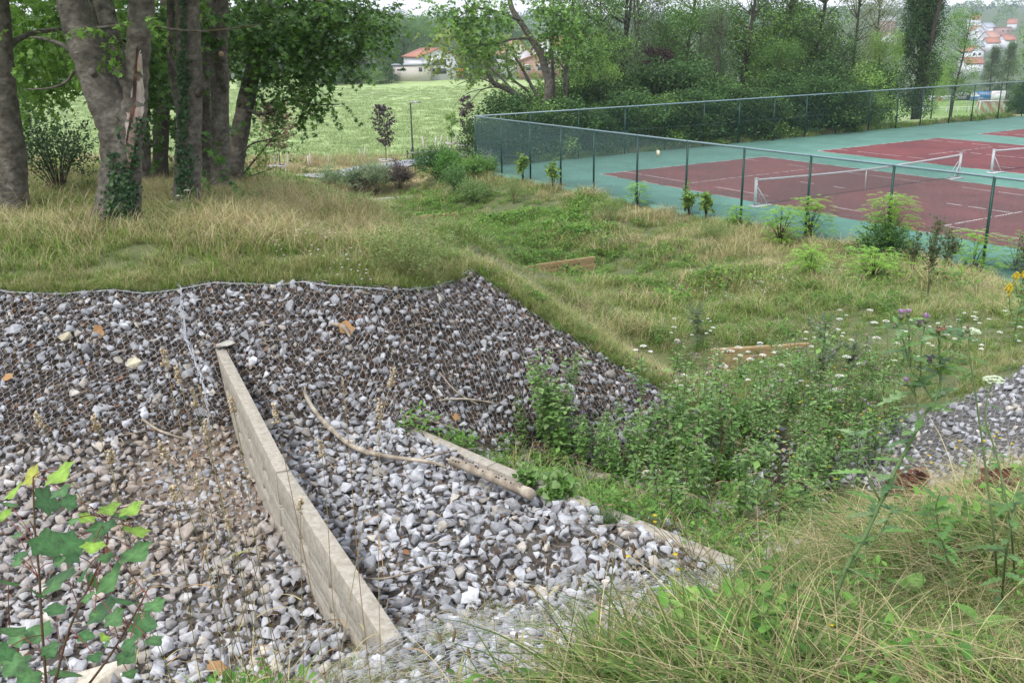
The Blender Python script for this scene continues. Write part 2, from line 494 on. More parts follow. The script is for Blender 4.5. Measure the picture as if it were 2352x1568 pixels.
# soil colour by place (grass soil / leaf litter / silt / far meadow)
soil = np.empty((nx * ny, 3)); soil[:] = (.105, .125, .05)
fx, fy = X.ravel(), Y.ravel()
far = fy > 52
soil[far] = (.29, .38, .16)
nzf = vnoise(fx / 5, fy / 9, 5) + .5 * vnoise(fx / 1.5, fy / 3, 6)
soil[far] *= (1 + .25 * nzf[far])[:, None]
vfar = fy > 215
soil[vfar] = (.07, .11, .04)
pitch = (fy > 150) & (fy < 300) & (fx > 60)
soil[pitch] = (.20, .32, .08)
for g, c in ((G1, (.11, .09, .075)), (G2, (.16, .14, .12)), (G3, (.20, .19, .18)), (G4, (.18, .17, .16)), (G5, (.09, .08, .06))):
    soil[inpoly(fx, fy, g)] = np.array(c) * .5
MUD = unz([(480,1000,-4.1),(700,1040,-4.2),(740,1180,-4.2),(640,1230,-4.2),(430,1160,-4.2),(290,1110,-4.2),(330,1040,-4.15)])
mudc = MUD[:, :2].mean(0)
soil[inpoly(fx, fy, MUD)] = (.20, .155, .12)
near_ = (fy < 9.5) & (fx > -1.5)
soil[near_ & (soil[:, 1] > .12)] = (.15, .125, .065)
tan_strip = far & (fy < 66) & (fx < 2) & (fx > -60)
soil[tan_strip] = (.32, .26, .13)
M['ground'] = mat('ground', (1, 1, 1), .95, .25, .6, attr=True, bump=.6, bscale=6)
g_ = mesh('ground', np.stack([fx, fy, Z.ravel()], 1), Fq, soil, M['ground'], smooth=True, kind='structure')

# ------------------------------------------------------------------ sports court
def cu(u, v, z=0.0):
    q = K_[:2] + E1 * u + E2 * v
    return np.array([q[0], q[1], CZ + z])


def sheet(name, u0, u1, v0, v1, z, m, thick=0, parent=None, **k):
    b = MB()
    P = np.array([cu(u0, v0, z), cu(u1, v0, z), cu(u1, v1, z), cu(u0, v1, z)])
    b.add(P, np.array([[0, 1, 2, 3]]))
    if thick:
        Q = P - [0, 0, thick]
        V = np.concatenate([P, Q])
        b = MB(); b.add(V, np.array([[0, 1, 2, 3], [0, 4, 5, 1], [1, 5, 6, 2], [2, 6, 7, 3], [3, 7, 4, 0]]))
    return b.build(name, m, parent, **k)


def courtmat(name, c, c2):
    m = mat(name, c, .8, .14, .35, col2=c2, bump=.25, bscale=60, detail=6)
    return m
M['teal'] = courtmat('teal', (.115, .262, .212), (.14, .305, .25))
M['red'] = courtmat('red', (.125, .036, .038), (.165, .044, .045))
sheet('court_surface', -.2, LU - 1, -.2, LV - 1, 0, M['teal'], .25, kind='structure')
mk_i = 0
for v0 in (3.6, 18.9, 33.9, 49.0):
    for u0 in (5.9, 33.5):
        sheet('court_paint', u0, u0 + 22.6, v0, v0 + 11.1, .004, M['red'], kind='structure')
        b = MB()
        def line(ua, ub, va, vb):
            P = np.array([cu(ua, va, .008), cu(ub, va, .008), cu(ub, vb, .008), cu(ua, vb, .008)])
            b.add(P, np.array([[0, 1, 2, 3]]))
        w_ = .05
        def dashed(ua, ub, va, vb):      # worn lines
            n = 14
            for i in range(n):
                if random.random() < .22: continue
                a, c = i / n, (i + random.uniform(.6, 1)) / n
                if ub - ua > vb - va: line(ua + (ub - ua) * a, ua + (ub - ua) * c, va, vb)
                else: line(ua, ub, va + (vb - va) * a, va + (vb - va) * c)
        c0 = u0 + 11.3
        for va in (v0 + 1.5, v0 + 9.6): dashed(u0, u0 + 22.6, va - w_ / 2, va + w_ / 2)
        for va in (v0, v0 + 11.1 - w_): dashed(u0, u0 + 22.6, va, va + w_)
        dashed(u0, u0 + w_, v0, v0 + 11.1); dashed(u0 + 22.6 - w_, u0 + 22.6, v0, v0 + 11.1)
        for uu in (c0 - 6.4, c0 + 6.4): dashed(uu - w_ / 2, uu + w_ / 2, v0 + 1.5, v0 + 9.6)
        dashed(c0 - 6.4, c0 + 6.4, v0 + 5.52, v0 + 5.58)
        b.build('court_lines', M['paint'], kind='structure')


def along(o, dr, px, h=1.2, lo=-2, hi=70):
    """distance along a fence line whose post stands at picture column px"""
    f = lambda t: proj(np.array([*(o[:2] + dr * t), CZ + h]))[0] - px
    a, b = lo, hi
    for _ in range(50):
        m_ = (a + b) / 2
        if (f(m_) > 0) == (f(b) > 0): b = m_
        else: a = m_
    return (a + b) / 2


FH = 2.62
def fence(name, o, dr, pos, L, lab, near):
    root = empty(name, (*o[:2], CZ), label=lab, cat='fence')
    def P(t, z): return np.array([*(dr * t), z])
    for t in pos:
        b = MB(); b.tube([P(t, -.35), P(t, FH + .02)], .043, 8)
        b.build('post', M['fencegreen'], root, smooth=True)
    b = MB()
    b.tube([P(-.05, FH), P(L, FH)], .036, 8)
    b.build('top_rail', M['rail'], root, smooth=True)
    b = MB()
    g = .055 if near else .08
    r = .003 if near else .0028
    nrm = np.array([-dr[1], dr[0], 0]) * 1.0
    n = int(L / g)
    A, B = [], []
    for i in range(-int(FH / g), n):
        for sgn in (1, -1):
            s0 = i * g if sgn == 1 else (i + int(FH / g)) * g
            t0, t1, z0, z1 = s0, s0 + sgn * FH, .03, FH
            if t0 < 0: z0 += -t0; t0 = 0
            if sgn == -1 and t1 < 0: z1 = FH + t1; t1 = 0
            if t1 > L: z1 -= (t1 - L); t1 = L
            if t0 > L: z0 += t0 - L; t0 = L
            if z1 - z0 < .02: continue
            A.append([t0, z0, sgn]); B.append([t1, z1, sgn])
    A, B = np.array(A), np.array(B)
    off = (A[:, 2] * r * .7)[:, None] * nrm[None]
    a3 = np.concatenate([A[:, :1] * dr[None], A[:, 1:2]], 1) + off
    b3 = np.concatenate([B[:, :1] * dr[None], B[:, 1:2]], 1) + off
    k = len(a3)
    dirv = b3 - a3; dirv /= np.linalg.norm(dirv, axis=1)[:, None]
    side = np.cross(dirv, nrm)
    V = []
    for th in (0, 2.094, 4.189):
        V.append(a3 + r * (math.cos(th) * side + math.sin(th) * nrm))
    for th in (0, 2.094, 4.189):
        V.append(b3 + r * (math.cos(th) * side + math.sin(th) * nrm))
    V = np.stack(V, 1).reshape(-1, 3)
    f = np.array([[0, 1, 4, 3], [1, 2, 5, 4], [2, 0, 3, 5]])
    Fq = (f[None] + (np.arange(k) * 6)[:, None, None]).reshape(-1, 4)
    mesh('chain_link', V, Fq, None, M['fencewire' if near else 'farwire'], root)
    b = MB()
    for z in ((.95,) if near else (.05, 1.3)):
        t = np.linspace(0, L, 60)
        b.tube([P(x, z + random.uniform(-.03, .03)) for x in t], .006, 4)
    b.build('tension_wire', M['fencewire'], root)
    return root

near_px = (1093, 1152, 1218, 1288, 1364, 1463.5, 1576.5, 1705, 1856, 2043, 2268)
npos = [along(K_, E1, p, hi=40) for p in near_px]
npos = npos + [npos[-1] + 3.2 * i for i in range(1, 5)]
fn = fence('court_fence', K_, E1, npos, npos[-1], 'green chain link fence with pale top rail along the near side of the tennis courts', True)
far_px = (1219, 1329, 1435, 1527, 1616, 1697, 1777, 1851, 1922, 1997, 2061, 2117, 2183, 2235, 2296)
fpos = [along(K_, E2, p) for p in far_px]
fpos = fpos + [fpos[-1] + 3.1 * i for i in range(1, 9)]
ff = fence('court_fence', K_, E2, fpos, fpos[-1], 'green chain link fence at the far side of the courts in front of trees', False)
# small pale plate wired on the near fence
t_ = along(K_, E1, 1513, 2.1, hi=40)
b = MB(); q = np.array([*(E1 * t_), 2.03]); nn = np.array([-E1[1], E1[0], 0])
b.box(q - nn * .03 if nn[1] > 0 else q + nn * .03, (.17, .01, .24), np.stack([[*E1, 0], nn, [0, 0, 1]], 1))
b.build('plate', mat('plate_cream', (.62, .58, .44), .6, .1, 20), fn)


def net(u, v0, v1, lab):
    root = empty('tennis_net', tuple(cu(u, v0)), label=lab, cat='tennis net', group='nets across the tennis courts')
    L = v1 - v0
    D = np.array([*E2, 0]); U = np.array([*E1, 0]); Zv = np.array([0, 0, 1.0])
    R = np.stack([U, D, Zv], 1)
    for s, t in ((1, 0), (-1, L)):
        b = MB()
        b.box(D * t + Zv * .53, (.09, .09, 1.1), R)
        b.box(D * t + Zv * 1.1, (.11, .11, .04), R)
        b.build('net_post', M['netwhite'], root)
        b = MB()
        for du in (-.14, .14):
            b.tube([D * (t + s * .05) + Zv * .75 + U * du * .4, D * (t + s * .55) + Zv * .06 + U * du], .02, 6)
        b.box(D * (t + s * .3) + Zv * .03, (.4, .9, .05), R)
        b.build('brace', M['netwhite'], root)
    b = MB()
    ys = np.linspace(.06, L - .06, 40)
    top = lambda y: 1.05 - .13 * (1 - abs(2 * y / L - 1) ** 1.5)
    V = []
    for y in ys:
        for z in (top(y) - .045, top(y) + .03):
            for x in (-.012, .012): V.append(D * y + Zv * z + U * x)
    i = np.arange(len(ys) - 1)[:, None] * 4
    f = np.array([[0, 4, 6, 2], [1, 3, 7, 5], [2, 6, 7, 3], [0, 1, 5, 4]])
    b.add(V, (i[:, :, None] + f[None]).reshape(-1, 4))
    b.build('headband', M['netwhite'], root)
    b = MB()
    b.box(D * L / 2 + Zv * (.46), (.02, .05, .9), R)
    b.build('centre_strap', M['netwhite'], root)
    V, Fc = [], []
    def strip(a, c, wd):
        k = len(V)
        for p in (a, c):
            V.extend([p + wd, p - wd])
        Fc.append([k, k + 1, k + 3, k + 2])
    g = .06
    for i in range(int(L / g)):
        y = .1 + i * g
        strip(D * y + Zv * .07, D * y + Zv * (top(y) - .04), D * .0025)
    for j in range(16):
        for y0, y1 in zip(ys[:-1], ys[1:]):
            z0 = .07 + j / 16 * (top(y0) - .11); z1 = .07 + j / 16 * (top(y1) - .11)
            hh = .012 if j == 0 else .0025
            strip(D * y0 + Zv * z0, D * y1 + Zv * z1, Zv * hh)
    o = mesh('netting', V, np.array(Fc), None, M['net'], root)
    return root
net(17.05, 2.75, 15.5, 'tennis net with white headband across the nearest red court')
net(17.05, 18.0, 30.8, 'tennis net with white post across the second red court, cut by the right picture edge')

# ------------------------------------------------------------------ stones
def hull_variants(n, npts=10, flat=.78):
    import bmesh
    out = []
    for k in range(n):
        bm = bmesh.new()
        P = rng.normal(size=(npts, 3)); P /= np.linalg.norm(P, axis=1)[:, None]
        P *= rng.uniform(.8, 1.05, npts)[:, None]
        P *= np.array([1.15, .85, flat]) * rng.uniform(.85, 1.15, 3)
        for p in P: bm.verts.new(p)
        r = bmesh.ops.convex_hull(bm, input=bm.verts[:])
        bmesh.ops.delete(bm, geom=[v for v in bm.verts if not v.link_faces], context='VERTS')
        bmesh.ops.dissolve_limit(bm, angle_limit=.42, verts=bm.verts[:], edges=bm.edges[:])
        bmesh.ops.bevel(bm, geom=bm.edges[:], offset=.035, segments=1, affect='EDGES', clamp_overlap=True)
        bmesh.ops.triangulate(bm, faces=bm.faces[:])
        bm.verts.index_update()
        V = np.array([v.co[:] for v in bm.verts]); Fc = np.array([[v.index for v in f.verts] for f in bm.faces])
        bm.free()
        V += rng.normal(0, .012, V.shape)
        out.append((V, Fc))
    return out
SV = hull_variants(24)


def fill(poly, n):
    lo, hi = poly[:, :2].min(0), poly[:, :2].max(0)
    P = rng.uniform(lo, hi, (n * 6, 2))
    P = P[inpoly(P[:, 0], P[:, 1], poly)]
    return P[:n]


def area(poly):
    x, y = poly[:, 0], poly[:, 1]
    return abs((x * np.roll(y, -1) - y * np.roll(x, -1)).sum()) / 2


def cull(P, r=300):
    z = height(P[:, 0], P[:, 1])
    x, y, dd = proj(np.column_stack([P, z]))
    return P[(x > -r) & (x < 2352 + r) & (y < 1568 + r) & (dd > .5)]


def spaced(P, d):
    """thin points so that no two are nearer than d (grid dart throwing)"""
    g = {}
    keep = []
    for i, (x, y) in enumerate(P):
        a, b = int(x // d), int(y // d)
        ok = True
        for da in (-1, 0, 1):
            for db in (-1, 0, 1):
                for j in g.get((a + da, b + db), ()):
                    if (P[j][0] - x) ** 2 + (P[j][1] - y) ** 2 < d * d: ok = False; break
                if not ok: break
            if not ok: break
        if ok:
            g.setdefault((a, b), []).append(i); keep.append(i)
    return P[keep]


def W1line(): pass
W1A, W1J, W1B = un(505, 798, -3.40), un(650, 1082, -3.40), un(905, 1470, -3.40)
W2A, W2B = un(948, 986, -4.11), un(1690, 1292, -4.11)
W3A, W3B = un(1200, 1043, -4.91), un(1925, 1218, -4.91)


def seg_d(P, a, b):
    a, b = a[:2], b[:2]
    t = np.clip(((P - a) @ (b - a)) / ((b - a) @ (b - a)), 0, 1)
    return np.linalg.norm(P - (a + t[:, None] * (b - a)), axis=1)


def stones(name, poly, dens, s0, s1, lab, dark=1.0, spacing=.06, sink=.1, over=1.0, gap=0, tint=None):
    P = cull(fill(poly, int(area(poly) * dens)))
    # big ones first
    P = spaced(P, spacing)
    for a, b in ((W1A, W1B), (W2A, W2B), (W3A, W3B)):
        P = P[seg_d(P, a, b) > .10]
    z = height(P[:, 0], P[:, 1])
    n = len(P)
    size = rng.uniform(s0, s1, n) * np.where(rng.random(n) < .12, 1.35, 1) / 2
    e = .03
    gxn = (height(P[:, 0] + e, P[:, 1]) - z) / e; gyn = (height(P[:, 0], P[:, 1] + e) - z) / e
    N = np.stack([-gxn, -gyn, np.ones(n)], 1); N /= np.linalg.norm(N, axis=1)[:, None]
    rnd = rng.normal(0, .35, (n, 3)) + N
    ang = rng.uniform(0, 6.28, n)
    X = np.stack([np.cos(ang), np.sin(ang), np.zeros(n)], 1)
    Zx = rnd / np.linalg.norm(rnd, axis=1)[:, None]
    Yv = np.cross(Zx, X); Yv /= np.linalg.norm(Yv, axis=1)[:, None]
    Xv = np.cross(Yv, Zx)
    R = np.stack([Xv, Yv, Zx], -1) * size[:, None, None]
    pos = np.column_stack([P, z]) + N * (size * rng.uniform(.05, .75, n) * over)[:, None]
    g = rng.uniform(.19, .50, n)
    C = np.stack([g * .985, g * 1.0, g * 1.055], 1)
    beige = rng.random(n) < .09
    C[beige] *= (1.10, 1.0, .84)
    wh = rng.random(n) < .05
    C[wh] *= 1.35
    C *= dark
    # silt coats the stones round the fan of mud
    q = (P - mudc) @ np.array([[1, 0], [0, 1]])
    dm = np.hypot(q[:, 0] / 2.0, q[:, 1] / 2.1)
    k = np.clip(1.5 - dm, 0, 1) * (name == 'gravel_bed') * (seg_side(P, W1A, W1B) < 0)
    k = k * rng.uniform(.5, 1.1, n).clip(0, 1)
    C = C * (1 - k[:, None]) + k[:, None] * (np.array([.33, .265, .205]) * rng.uniform(.7, 1.15, (n, 1)))
    if name == 'gravel_bed':
        pos[:, 2] -= np.clip(1.1 - dm * 1.7, 0, 1) * (seg_side(P, W1A, W1B) < 0) * size * .8
    b = MB()
    var = rng.integers(0, len(SV), n)
    for i, (V, Fc) in enumerate(SV):
        s_ = var == i
        b.rep(V, Fc, R[s_], pos[s_], C[s_])
    o = b.build(name, M['stone'], kind='stuff')
    tag(o, lab, 'gravel')
    return pos, size


def seg_side(P, a, b):
    d_ = b[:2] - a[:2]; q = P - a[:2]
    return np.where(d_[0] * q[:, 1] - d_[1] * q[:, 0] > 0, 1, -1)


stones('gravel_bed', G2, 480, .08, .15, 'loose broken grey limestone covering the channel bed', spacing=.076, over=1.0)
st2 = stones('gravel_bed_under', G2, 420, .05, .10, 'lower layer of broken grey limestone in the channel bed', spacing=.055, over=.2, dark=.85)
stones('gravel_slope', G1, 560, .06, .135, 'grey stones held under wire netting on the embankment', spacing=.055, over=.8, dark=.86)
stones('gravel_near_bank', G3, 420, .06, .115, 'grey stones under flattened wire netting on the near bank', spacing=.062, over=.8, dark=1.12)
stones('gravel_right_bank', G4, 420, .06, .11, 'grey stones on the bank at the right', spacing=.066, over=.8)
stones('gravel_lower_bed', G5, 130, .07, .12, 'stones between the weeds in the lower channel bed', spacing=.085, over=.8)

# leaf litter caught between the stones
def litter(poly, n, lab, name='leaf_litter', s=(.025, .055)):
    P = cull(fill(poly, n))
    n = len(P)
    z = height(P[:, 0], P[:, 1])
    V = np.array([[0, -.5, 0], [.32, -.1, .12], [.25, .35, .05], [0, .55, -.05], [-.28, .3, .1], [-.3, -.15, .16], [0, 0, -.06]])
    Fc = np.array([[6, 0, 1], [6, 1, 2], [6, 2, 3], [6, 3, 4], [6, 4, 5], [6, 5, 0]])
    R = randrot(n); R[:, :, 2] = R[:, :, 2] * .6
    R = R * rng.uniform(*s, n)[:, None, None]
    pal = np.array([(.11, .082, .062), (.16, .12, .09), (.08, .06, .048), (.22, .175, .13), (.24, .12, .06), (.06, .048, .04)])
    C = pal[rng.choice(6, n, p=[.3, .25, .2, .15, .04, .06])] * rng.uniform(.75, 1.2, (n, 1))
    b = MB(); b.rep(V, Fc, R, np.column_stack([P, z + rng.uniform(.0, .055, n)]), C)
    tag(b.build(name, M['litter'], kind='stuff'), lab, 'leaf litter')
litter(G1, 30000, 'dead brown leaves caught among the stones of the netted embankment', s=(.03, .06))
litter(G2, 4200, 'scattered dead leaves on the channel bed', s=(.03, .075))
P = np.vstack([cull(fill(G2, 260)), cull(fill(G1, 160))]); b = MB()
for x, y in P:
    z = float(height(x, y)) + rng.uniform(.06, .11); a = rng.uniform(0, 3.14); L_ = rng.uniform(.06, .28); k = rng.normal(0, .02)
    b.tube([(x - math.cos(a) * L_ / 2, y - math.sin(a) * L_ / 2, z), (x + k, y + k, z + rng.uniform(0, .02)), (x + math.cos(a) * L_ / 2, y + math.sin(a) * L_ / 2, z + rng.normal(0, .015))], [.005, .004, .002], 4, col=[(.26, .2, .15), (.15, .11, .08), (.4, .34, .26)][rng.integers(3)], cap=False)
tag(b.build('twig_litter', M['litter'], kind='stuff'), 'small broken twigs strewn over the stones', 'twig litter')
litter(G5, 1500, 'dead leaves under the weeds of the channel')


# ------------------------------------------------------------------ wire netting
def wire(name, poly, cell, off, r, lab, amp=.02, squash=.8, rot=0.0, fold=()):
    lo, hi = poly[:, :2].min(0) - .3, poly[:, :2].max(0) + .3
    a = cell / 2
    # hexagon vertices in (s,t); long axis down the slope
    hx, hy = cell, cell * .95 * squash
    segs = []
    c0 = poly[:, :2].mean(0)
    Rr = np.array([[math.cos(rot), -math.sin(rot)], [math.sin(rot), math.cos(rot)]])
    span = np.linalg.norm(hi - lo)
    ni, nj = int(span / hx) + 2, int(span / hy) + 2
    I_, J_ = np.meshgrid(np.arange(-ni // 2, ni // 2), np.arange(-nj // 2, nj // 2))
    ox = (I_ + .5 * (J_ % 2)) * hx; oy = J_ * hy
    def pt(dx, dy): return np.stack([ox + dx * hx, oy + dy * hy], -1).reshape(-1, 2)
    a_ = .2
    A0, A1 = pt(0, -a_), pt(0, a_)
    B1, C1 = pt(-.5, 1 - a_), pt(.5, 1 - a_)
    A = np.concatenate([A0, A1, A1]); B = np.concatenate([A1, B1, C1])
    tw = np.concatenate([np.ones(len(A0)), np.zeros(len(A1) * 2)])
    # the vertical link continues into the next row at (0, .78): same as its side
    def wob(p): return p + np.stack([vnoise(p[:, 0] * 3, p[:, 1] * 3, 11), vnoise(p[:, 0] * 3, p[:, 1] * 3, 12)], 1) * cell * .9 + np.stack([vnoise(p[:, 0] * .8, p[:, 1] * .8, 13), vnoise(p[:, 0] * .8, p[:, 1] * .8, 14)], 1) * .3
    # rows: vertex (0,.5) of this row must meet (0,-.22+... ) of next row
    A = wob(A) @ Rr.T + c0; B = wob(B) @ Rr.T + c0
    ok = inpoly(A[:, 0], A[:, 1], poly) & inpoly(B[:, 0], B[:, 1], poly)
    A, B, tw = A[ok], B[ok], tw[ok]
    def lift(p):
        return np.column_stack([p, height(p[:, 0], p[:, 1]) + off + amp * vnoise(p[:, 0] * 7, p[:, 1] * 7, 15) * 2])
    A, B = lift(A), lift(B)
    x, y, dd = proj(A)
    k = (x > -80) & (x < 2440) & (y < 1650)
    A, B, tw = A[k], B[k], tw[k]
    dv = B - A; dv /= np.linalg.norm(dv, axis=1)[:, None] + 1e-9
    s1 = np.cross(dv, [0, .3, 1.0]); s1 /= np.linalg.norm(s1, axis=1)[:, None] + 1e-9
    s2 = np.cross(dv, s1)
    rr = (r * (1 + .5 * tw))[:, None]
    V = np.stack([p + rr * (math.cos(t) * s1 + math.sin(t) * s2) for p in (A, B) for t in (0, 2.094, 4.189)], 1).reshape(-1, 3)
    f = np.array([[0, 1, 4, 3], [1, 2, 5, 4], [2, 0, 3, 5]])
    Fq = (f[None] + (np.arange(len(A)) * 6)[:, None, None]).reshape(-1, 4)
    return V, Fq
def hexnet(name, poly, cell, off, r, lab, **k):
    V, Fq = wire(name, poly, cell, off, r, lab, **k)
    o = mesh(name, V, Fq, None, M['wire'])
    return tag(o, lab, 'wire netting')
n1 = hexnet('wire_netting', G1, .085, .065, .0017, 'hexagonal galvanised wire netting stretched over the stony embankment')
G3b = unz([(840,1500,-3.8),(900,1464,-3.5),(1100,1425,-4.0),(1300,1385,-4.05),(1500,1345,-4.05),(1680,1310,-4.08),(1760,1320,-4.0),(1690,1400,-3.5),(1560,1450,-3.3),(1400,1540,-2.9),(1330,1620,-2.8),(1250,1800,-2.5),(760,1800,-3.6)])
hexnet('wire_netting', G3b, .085, .075, .0019, 'flattened wire netting over the stones of the near bank at the bottom of the picture', amp=.03)
hexnet('wire_netting', G4, .09, .075, .0016, 'wire netting over the stony bank at the right edge')


# rolled seam and hem of the netting
def run(px_list, off=.07, r=.005, n=60, wob=.012, braid=2):
    """wire laid over the ground along a line given by ground points"""
    P = np.array([p[:2] for p in px_list])
    t = np.linspace(0, len(P) - 1, n)
    x = np.interp(t, np.arange(len(P)), P[:, 0]); y = np.interp(t, np.arange(len(P)), P[:, 1])
    b = MB()
    for k in range(braid):
        xx = x + rng.normal(0, wob, n); yy = y + rng.normal(0, wob, n)
        b.tube(np.column_stack([xx, yy, height(xx, yy) + off]), r, 4)
    return b
seam = run(hits([(415, 668), (420, 730), (430, 800), (455, 860), (472, 910), (480, 975), (478, 1010)]), braid=5, r=.0035, wob=.016)
seam.build('seam', M['wire'], n1)
hem = run([p + [0, -.05, 0] for p in unz([(-250,675,-2.85),(0,668,-2.85),(250,668,-2.85),(500,655,-2.85),(700,656,-2.87),(900,667,-2.9),(1000,652,-2.95),(1085,626,-3.0)])], off=.06, r=.0025, n=120, wob=.006, braid=3)
hem.build('hem', M['wire'], n1)
# dark membrane edge under the hem
t = unz([(-250,675,-2.85),(0,668,-2.85),(250,668,-2.85),(500,655,-2.85),(700,656,-2.87),(900,667,-2.9),(1000,652,-2.95),(1085,626,-3.0)])
tt = np.linspace(0, len(t) - 1, 90)
px_ = np.array([np.interp(tt, np.arange(len(t)), t[:, i]) for i in (0, 1)]).T
zz = height(px_[:, 0], px_[:, 1])
V = []
for (x, y), z in zip(px_, zz):
    V += [(x, y + .10, z + .01), (x, y + .10, z + .05 + rng.normal(0, .008)), (x, y - .03, z + .03 + rng.normal(0, .008)), (x, y - .10, z - .05)]
i = np.arange(89)[:, None] * 4
f = np.array([[0, 1, 5, 4], [1, 2, 6, 5], [2, 3, 7, 6]])
tag(mesh('membrane', V, (i[:, :, None] + f[None]).reshape(-1, 4), None, mat('membrane', (.03, .03, .027), .8, .3, 8)), 'black membrane edge along the top of the stony embankment under the grass', 'membrane')


# ------------------------------------------------------------------ weirs
def weir(name, segs, lab, m, rows, thick, hgt, zt, group=None, slot=.26, dy=0):
    root = empty(name, tuple(segs[0][0]), label=lab, cat='weir', group=group)
    o = np.array(segs[0][0])
    for a, b_ in segs:
        a, b_ = np.array(a), np.array(b_)
        D = b_ - a; L = np.linalg.norm(D); D /= L
        Nn = np.cross(D, [0, 0, 1]); Nn /= np.linalg.norm(Nn)
        Uz = np.cross(Nn, D)
        R = np.stack([D, Nn, Uz], 1)
        mb = MB()
        z = 0
        for i, (h, gap) in enumerate(rows):
            mb.box(a - o + D * L / 2 + Uz * (z - h / 2), (L - .012, thick - (.0 if i == 0 else .002), h), R)
            z -= h
            if gap:
                s_ = 0.12
                while s_ < L:
                    wd = min(rng.uniform(.45, .55), L - s_ - .01)
                    if wd > .05:
                        mb.box(a - o + D * (s_ + wd / 2) + Uz * (z - gap / 2), (wd, thick - .003, gap + .004), R)
                    s_ += wd + slot
                z -= gap
        ob = mb.build('panel', m, root)
        bv = ob.modifiers.new('bevel', 'BEVEL'); bv.width = .004; bv.segments = 2
    return root
rows = [(.24, .075), (.16, .065), (.16, .06), (.25, 0)]
Jd = (W1B - W1A); Jd /= np.linalg.norm(Jd)
weir('concrete_weir', [(W1A, W1J - Jd * .01), (W1J + Jd * .01, W1B)], 'pale concrete weir of slotted planks running down the left channel bed', M['concrete'], rows, .115, .8, -3.4)
w2m = [un(948, 986, -4.08), un(1130, 1066, -4.08), un(1690, 1292, -4.08)]
weir('concrete_weir', [(w2m[0], w2m[1]), (w2m[1], w2m[2])], 'low concrete weir level with the stones between the two beds', M['concrete'], [(.2, .04), (.4, 0)], .13, .6, -4.08)
weir('concrete_weir', [(W3A, un(1500, 1118, -4.91)), (un(1500, 1118, -4.91), W3B)], 'concrete weir half hidden beneath the thistles', M['concrete'], [(.2, .04), (.3, 0)], .15, .5, -4.8)
weir('timber_weir', [(un(1632, 802, -5.5), un(1858, 787, -5.5))], 'short timber weir among white umbels in the middle of the channel', M['timber'], [(.10, .05), (.15, .03), (.2, 0)], .09, .4, 0)
weir('timber_weir', [(un(1105, 629, -6.72), un(1225, 609, -6.72)), (un(1225, 608, -6.72), un(1366, 589, -6.70))], 'long timber weir beyond the tip of the stony embankment', M['timber'], [(.16, .06), (.16, .06), (.25, 0)], .09, .5, 0)
weir('timber_weir', [(un(928, 500, -7.3), un(1048, 487, -7.3))], 'distant timber weir in the green hollow', M['timber'], [(.16, .05), (.2, 0)], .09, .4, 0)
weir('timber_weir', [(un(812, 460, -7.65), un(948, 449, -7.65))], 'farthest timber weir below the grey willow bushes', M['greywood'], [(.14, .04), (.2, 0)], .09, .4, 0)

# ------------------------------------------------------------------ grass and herbs (ground cover)
def blade_set(n, h, spread, lean, wd, cols, segs=4, tipc=None, curl=1.0, seed=None):
    """a tuft of curved tapering blades"""
    V, Fc, C = [], [], []
    cols = np.array(cols)
    for i in range(n):
        a = rng.uniform(0, 6.283); rr = spread * math.sqrt(rng.random())
        x0, y0 = rr * math.cos(a), rr * math.sin(a)
        dr = rng.uniform(0, 6.283)
        H = rng.uniform(*h); L = H * rng.uniform(*lean)
        w_ = rng.uniform(*wd)
        c = cols[rng.integers(len(cols))] * rng.uniform(.5, 1.35)
        dx, dy = math.cos(dr), math.sin(dr)
        px, py = -dy, dx
        k = len(V)
        for s_ in range(segs + 1):
            t = s_ / segs
            z = H * (t - .45 * curl * t * t * min(1.4, L / H) * t) - .02
            o = L * t ** 1.8
            ww = w_ * (1 - t) ** .7 * (1 if t > 0 else .7)
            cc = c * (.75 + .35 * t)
            if tipc is not None and t > .6: cc = np.array(tipc) * rng.uniform(.8, 1.2)
            if s_ < segs:
                V += [(x0 + dx * o + px * ww, y0 + dy * o + py * ww, z), (x0 + dx * o - px * ww, y0 + dy * o - py * ww, z)]
                C += [cc, cc]
            else:
                V.append((x0 + dx * o, y0 + dy * o, z)); C.append(cc)
        for s_ in range(segs - 1):
            q = k + s_ * 2
            Fc += [(q, q + 1, q + 3), (q, q + 3, q + 2)]
        q = k + (segs - 1) * 2
        Fc.append((q, q + 1, q + 2))
    return np.array(V), np.array(Fc), np.array(C)


def herb_set(n, h, spread, size, cols, aspect=.45, droop=.5):
    """broad little leaves on short stalks"""
    LV = np.array([[0, 0, 0], [.5, .35, .06], [.42, .7, .02], [0, 1, -.14], [-.42, .7, .02], [-.5, .35, .06], [0, .5, -.05]])
    LV[:, 0] *= aspect / .5 * .5 * 2 * .5
    LF = np.array([[6, 0, 1], [6, 1, 2], [6, 2, 3], [6, 3, 4], [6, 4, 5], [6, 5, 0]])
    a = rng.uniform(0, 6.283, n); r = spread * np.sqrt(rng.random(n))
    P = np.stack([r * np.cos(a), r * np.sin(a), rng.uniform(*h, n)], 1)
    d = rng.uniform(0, 6.283, n)
    D = np.stack([np.cos(d), np.sin(d), rng.normal(.15, droop, n)], 1)
    R = frames(D) * rng.uniform(*size, n)[:, None, None]
    cols = np.array(cols)
    C = cols[rng.integers(len(cols), size=n)] * rng.uniform(.7, 1.25, (n, 1))
    b = MB(); b.rep(LV, LF, R, P, C)
    return np.concatenate(b.V), np.concatenate(b.F3), np.concatenate(b.C)

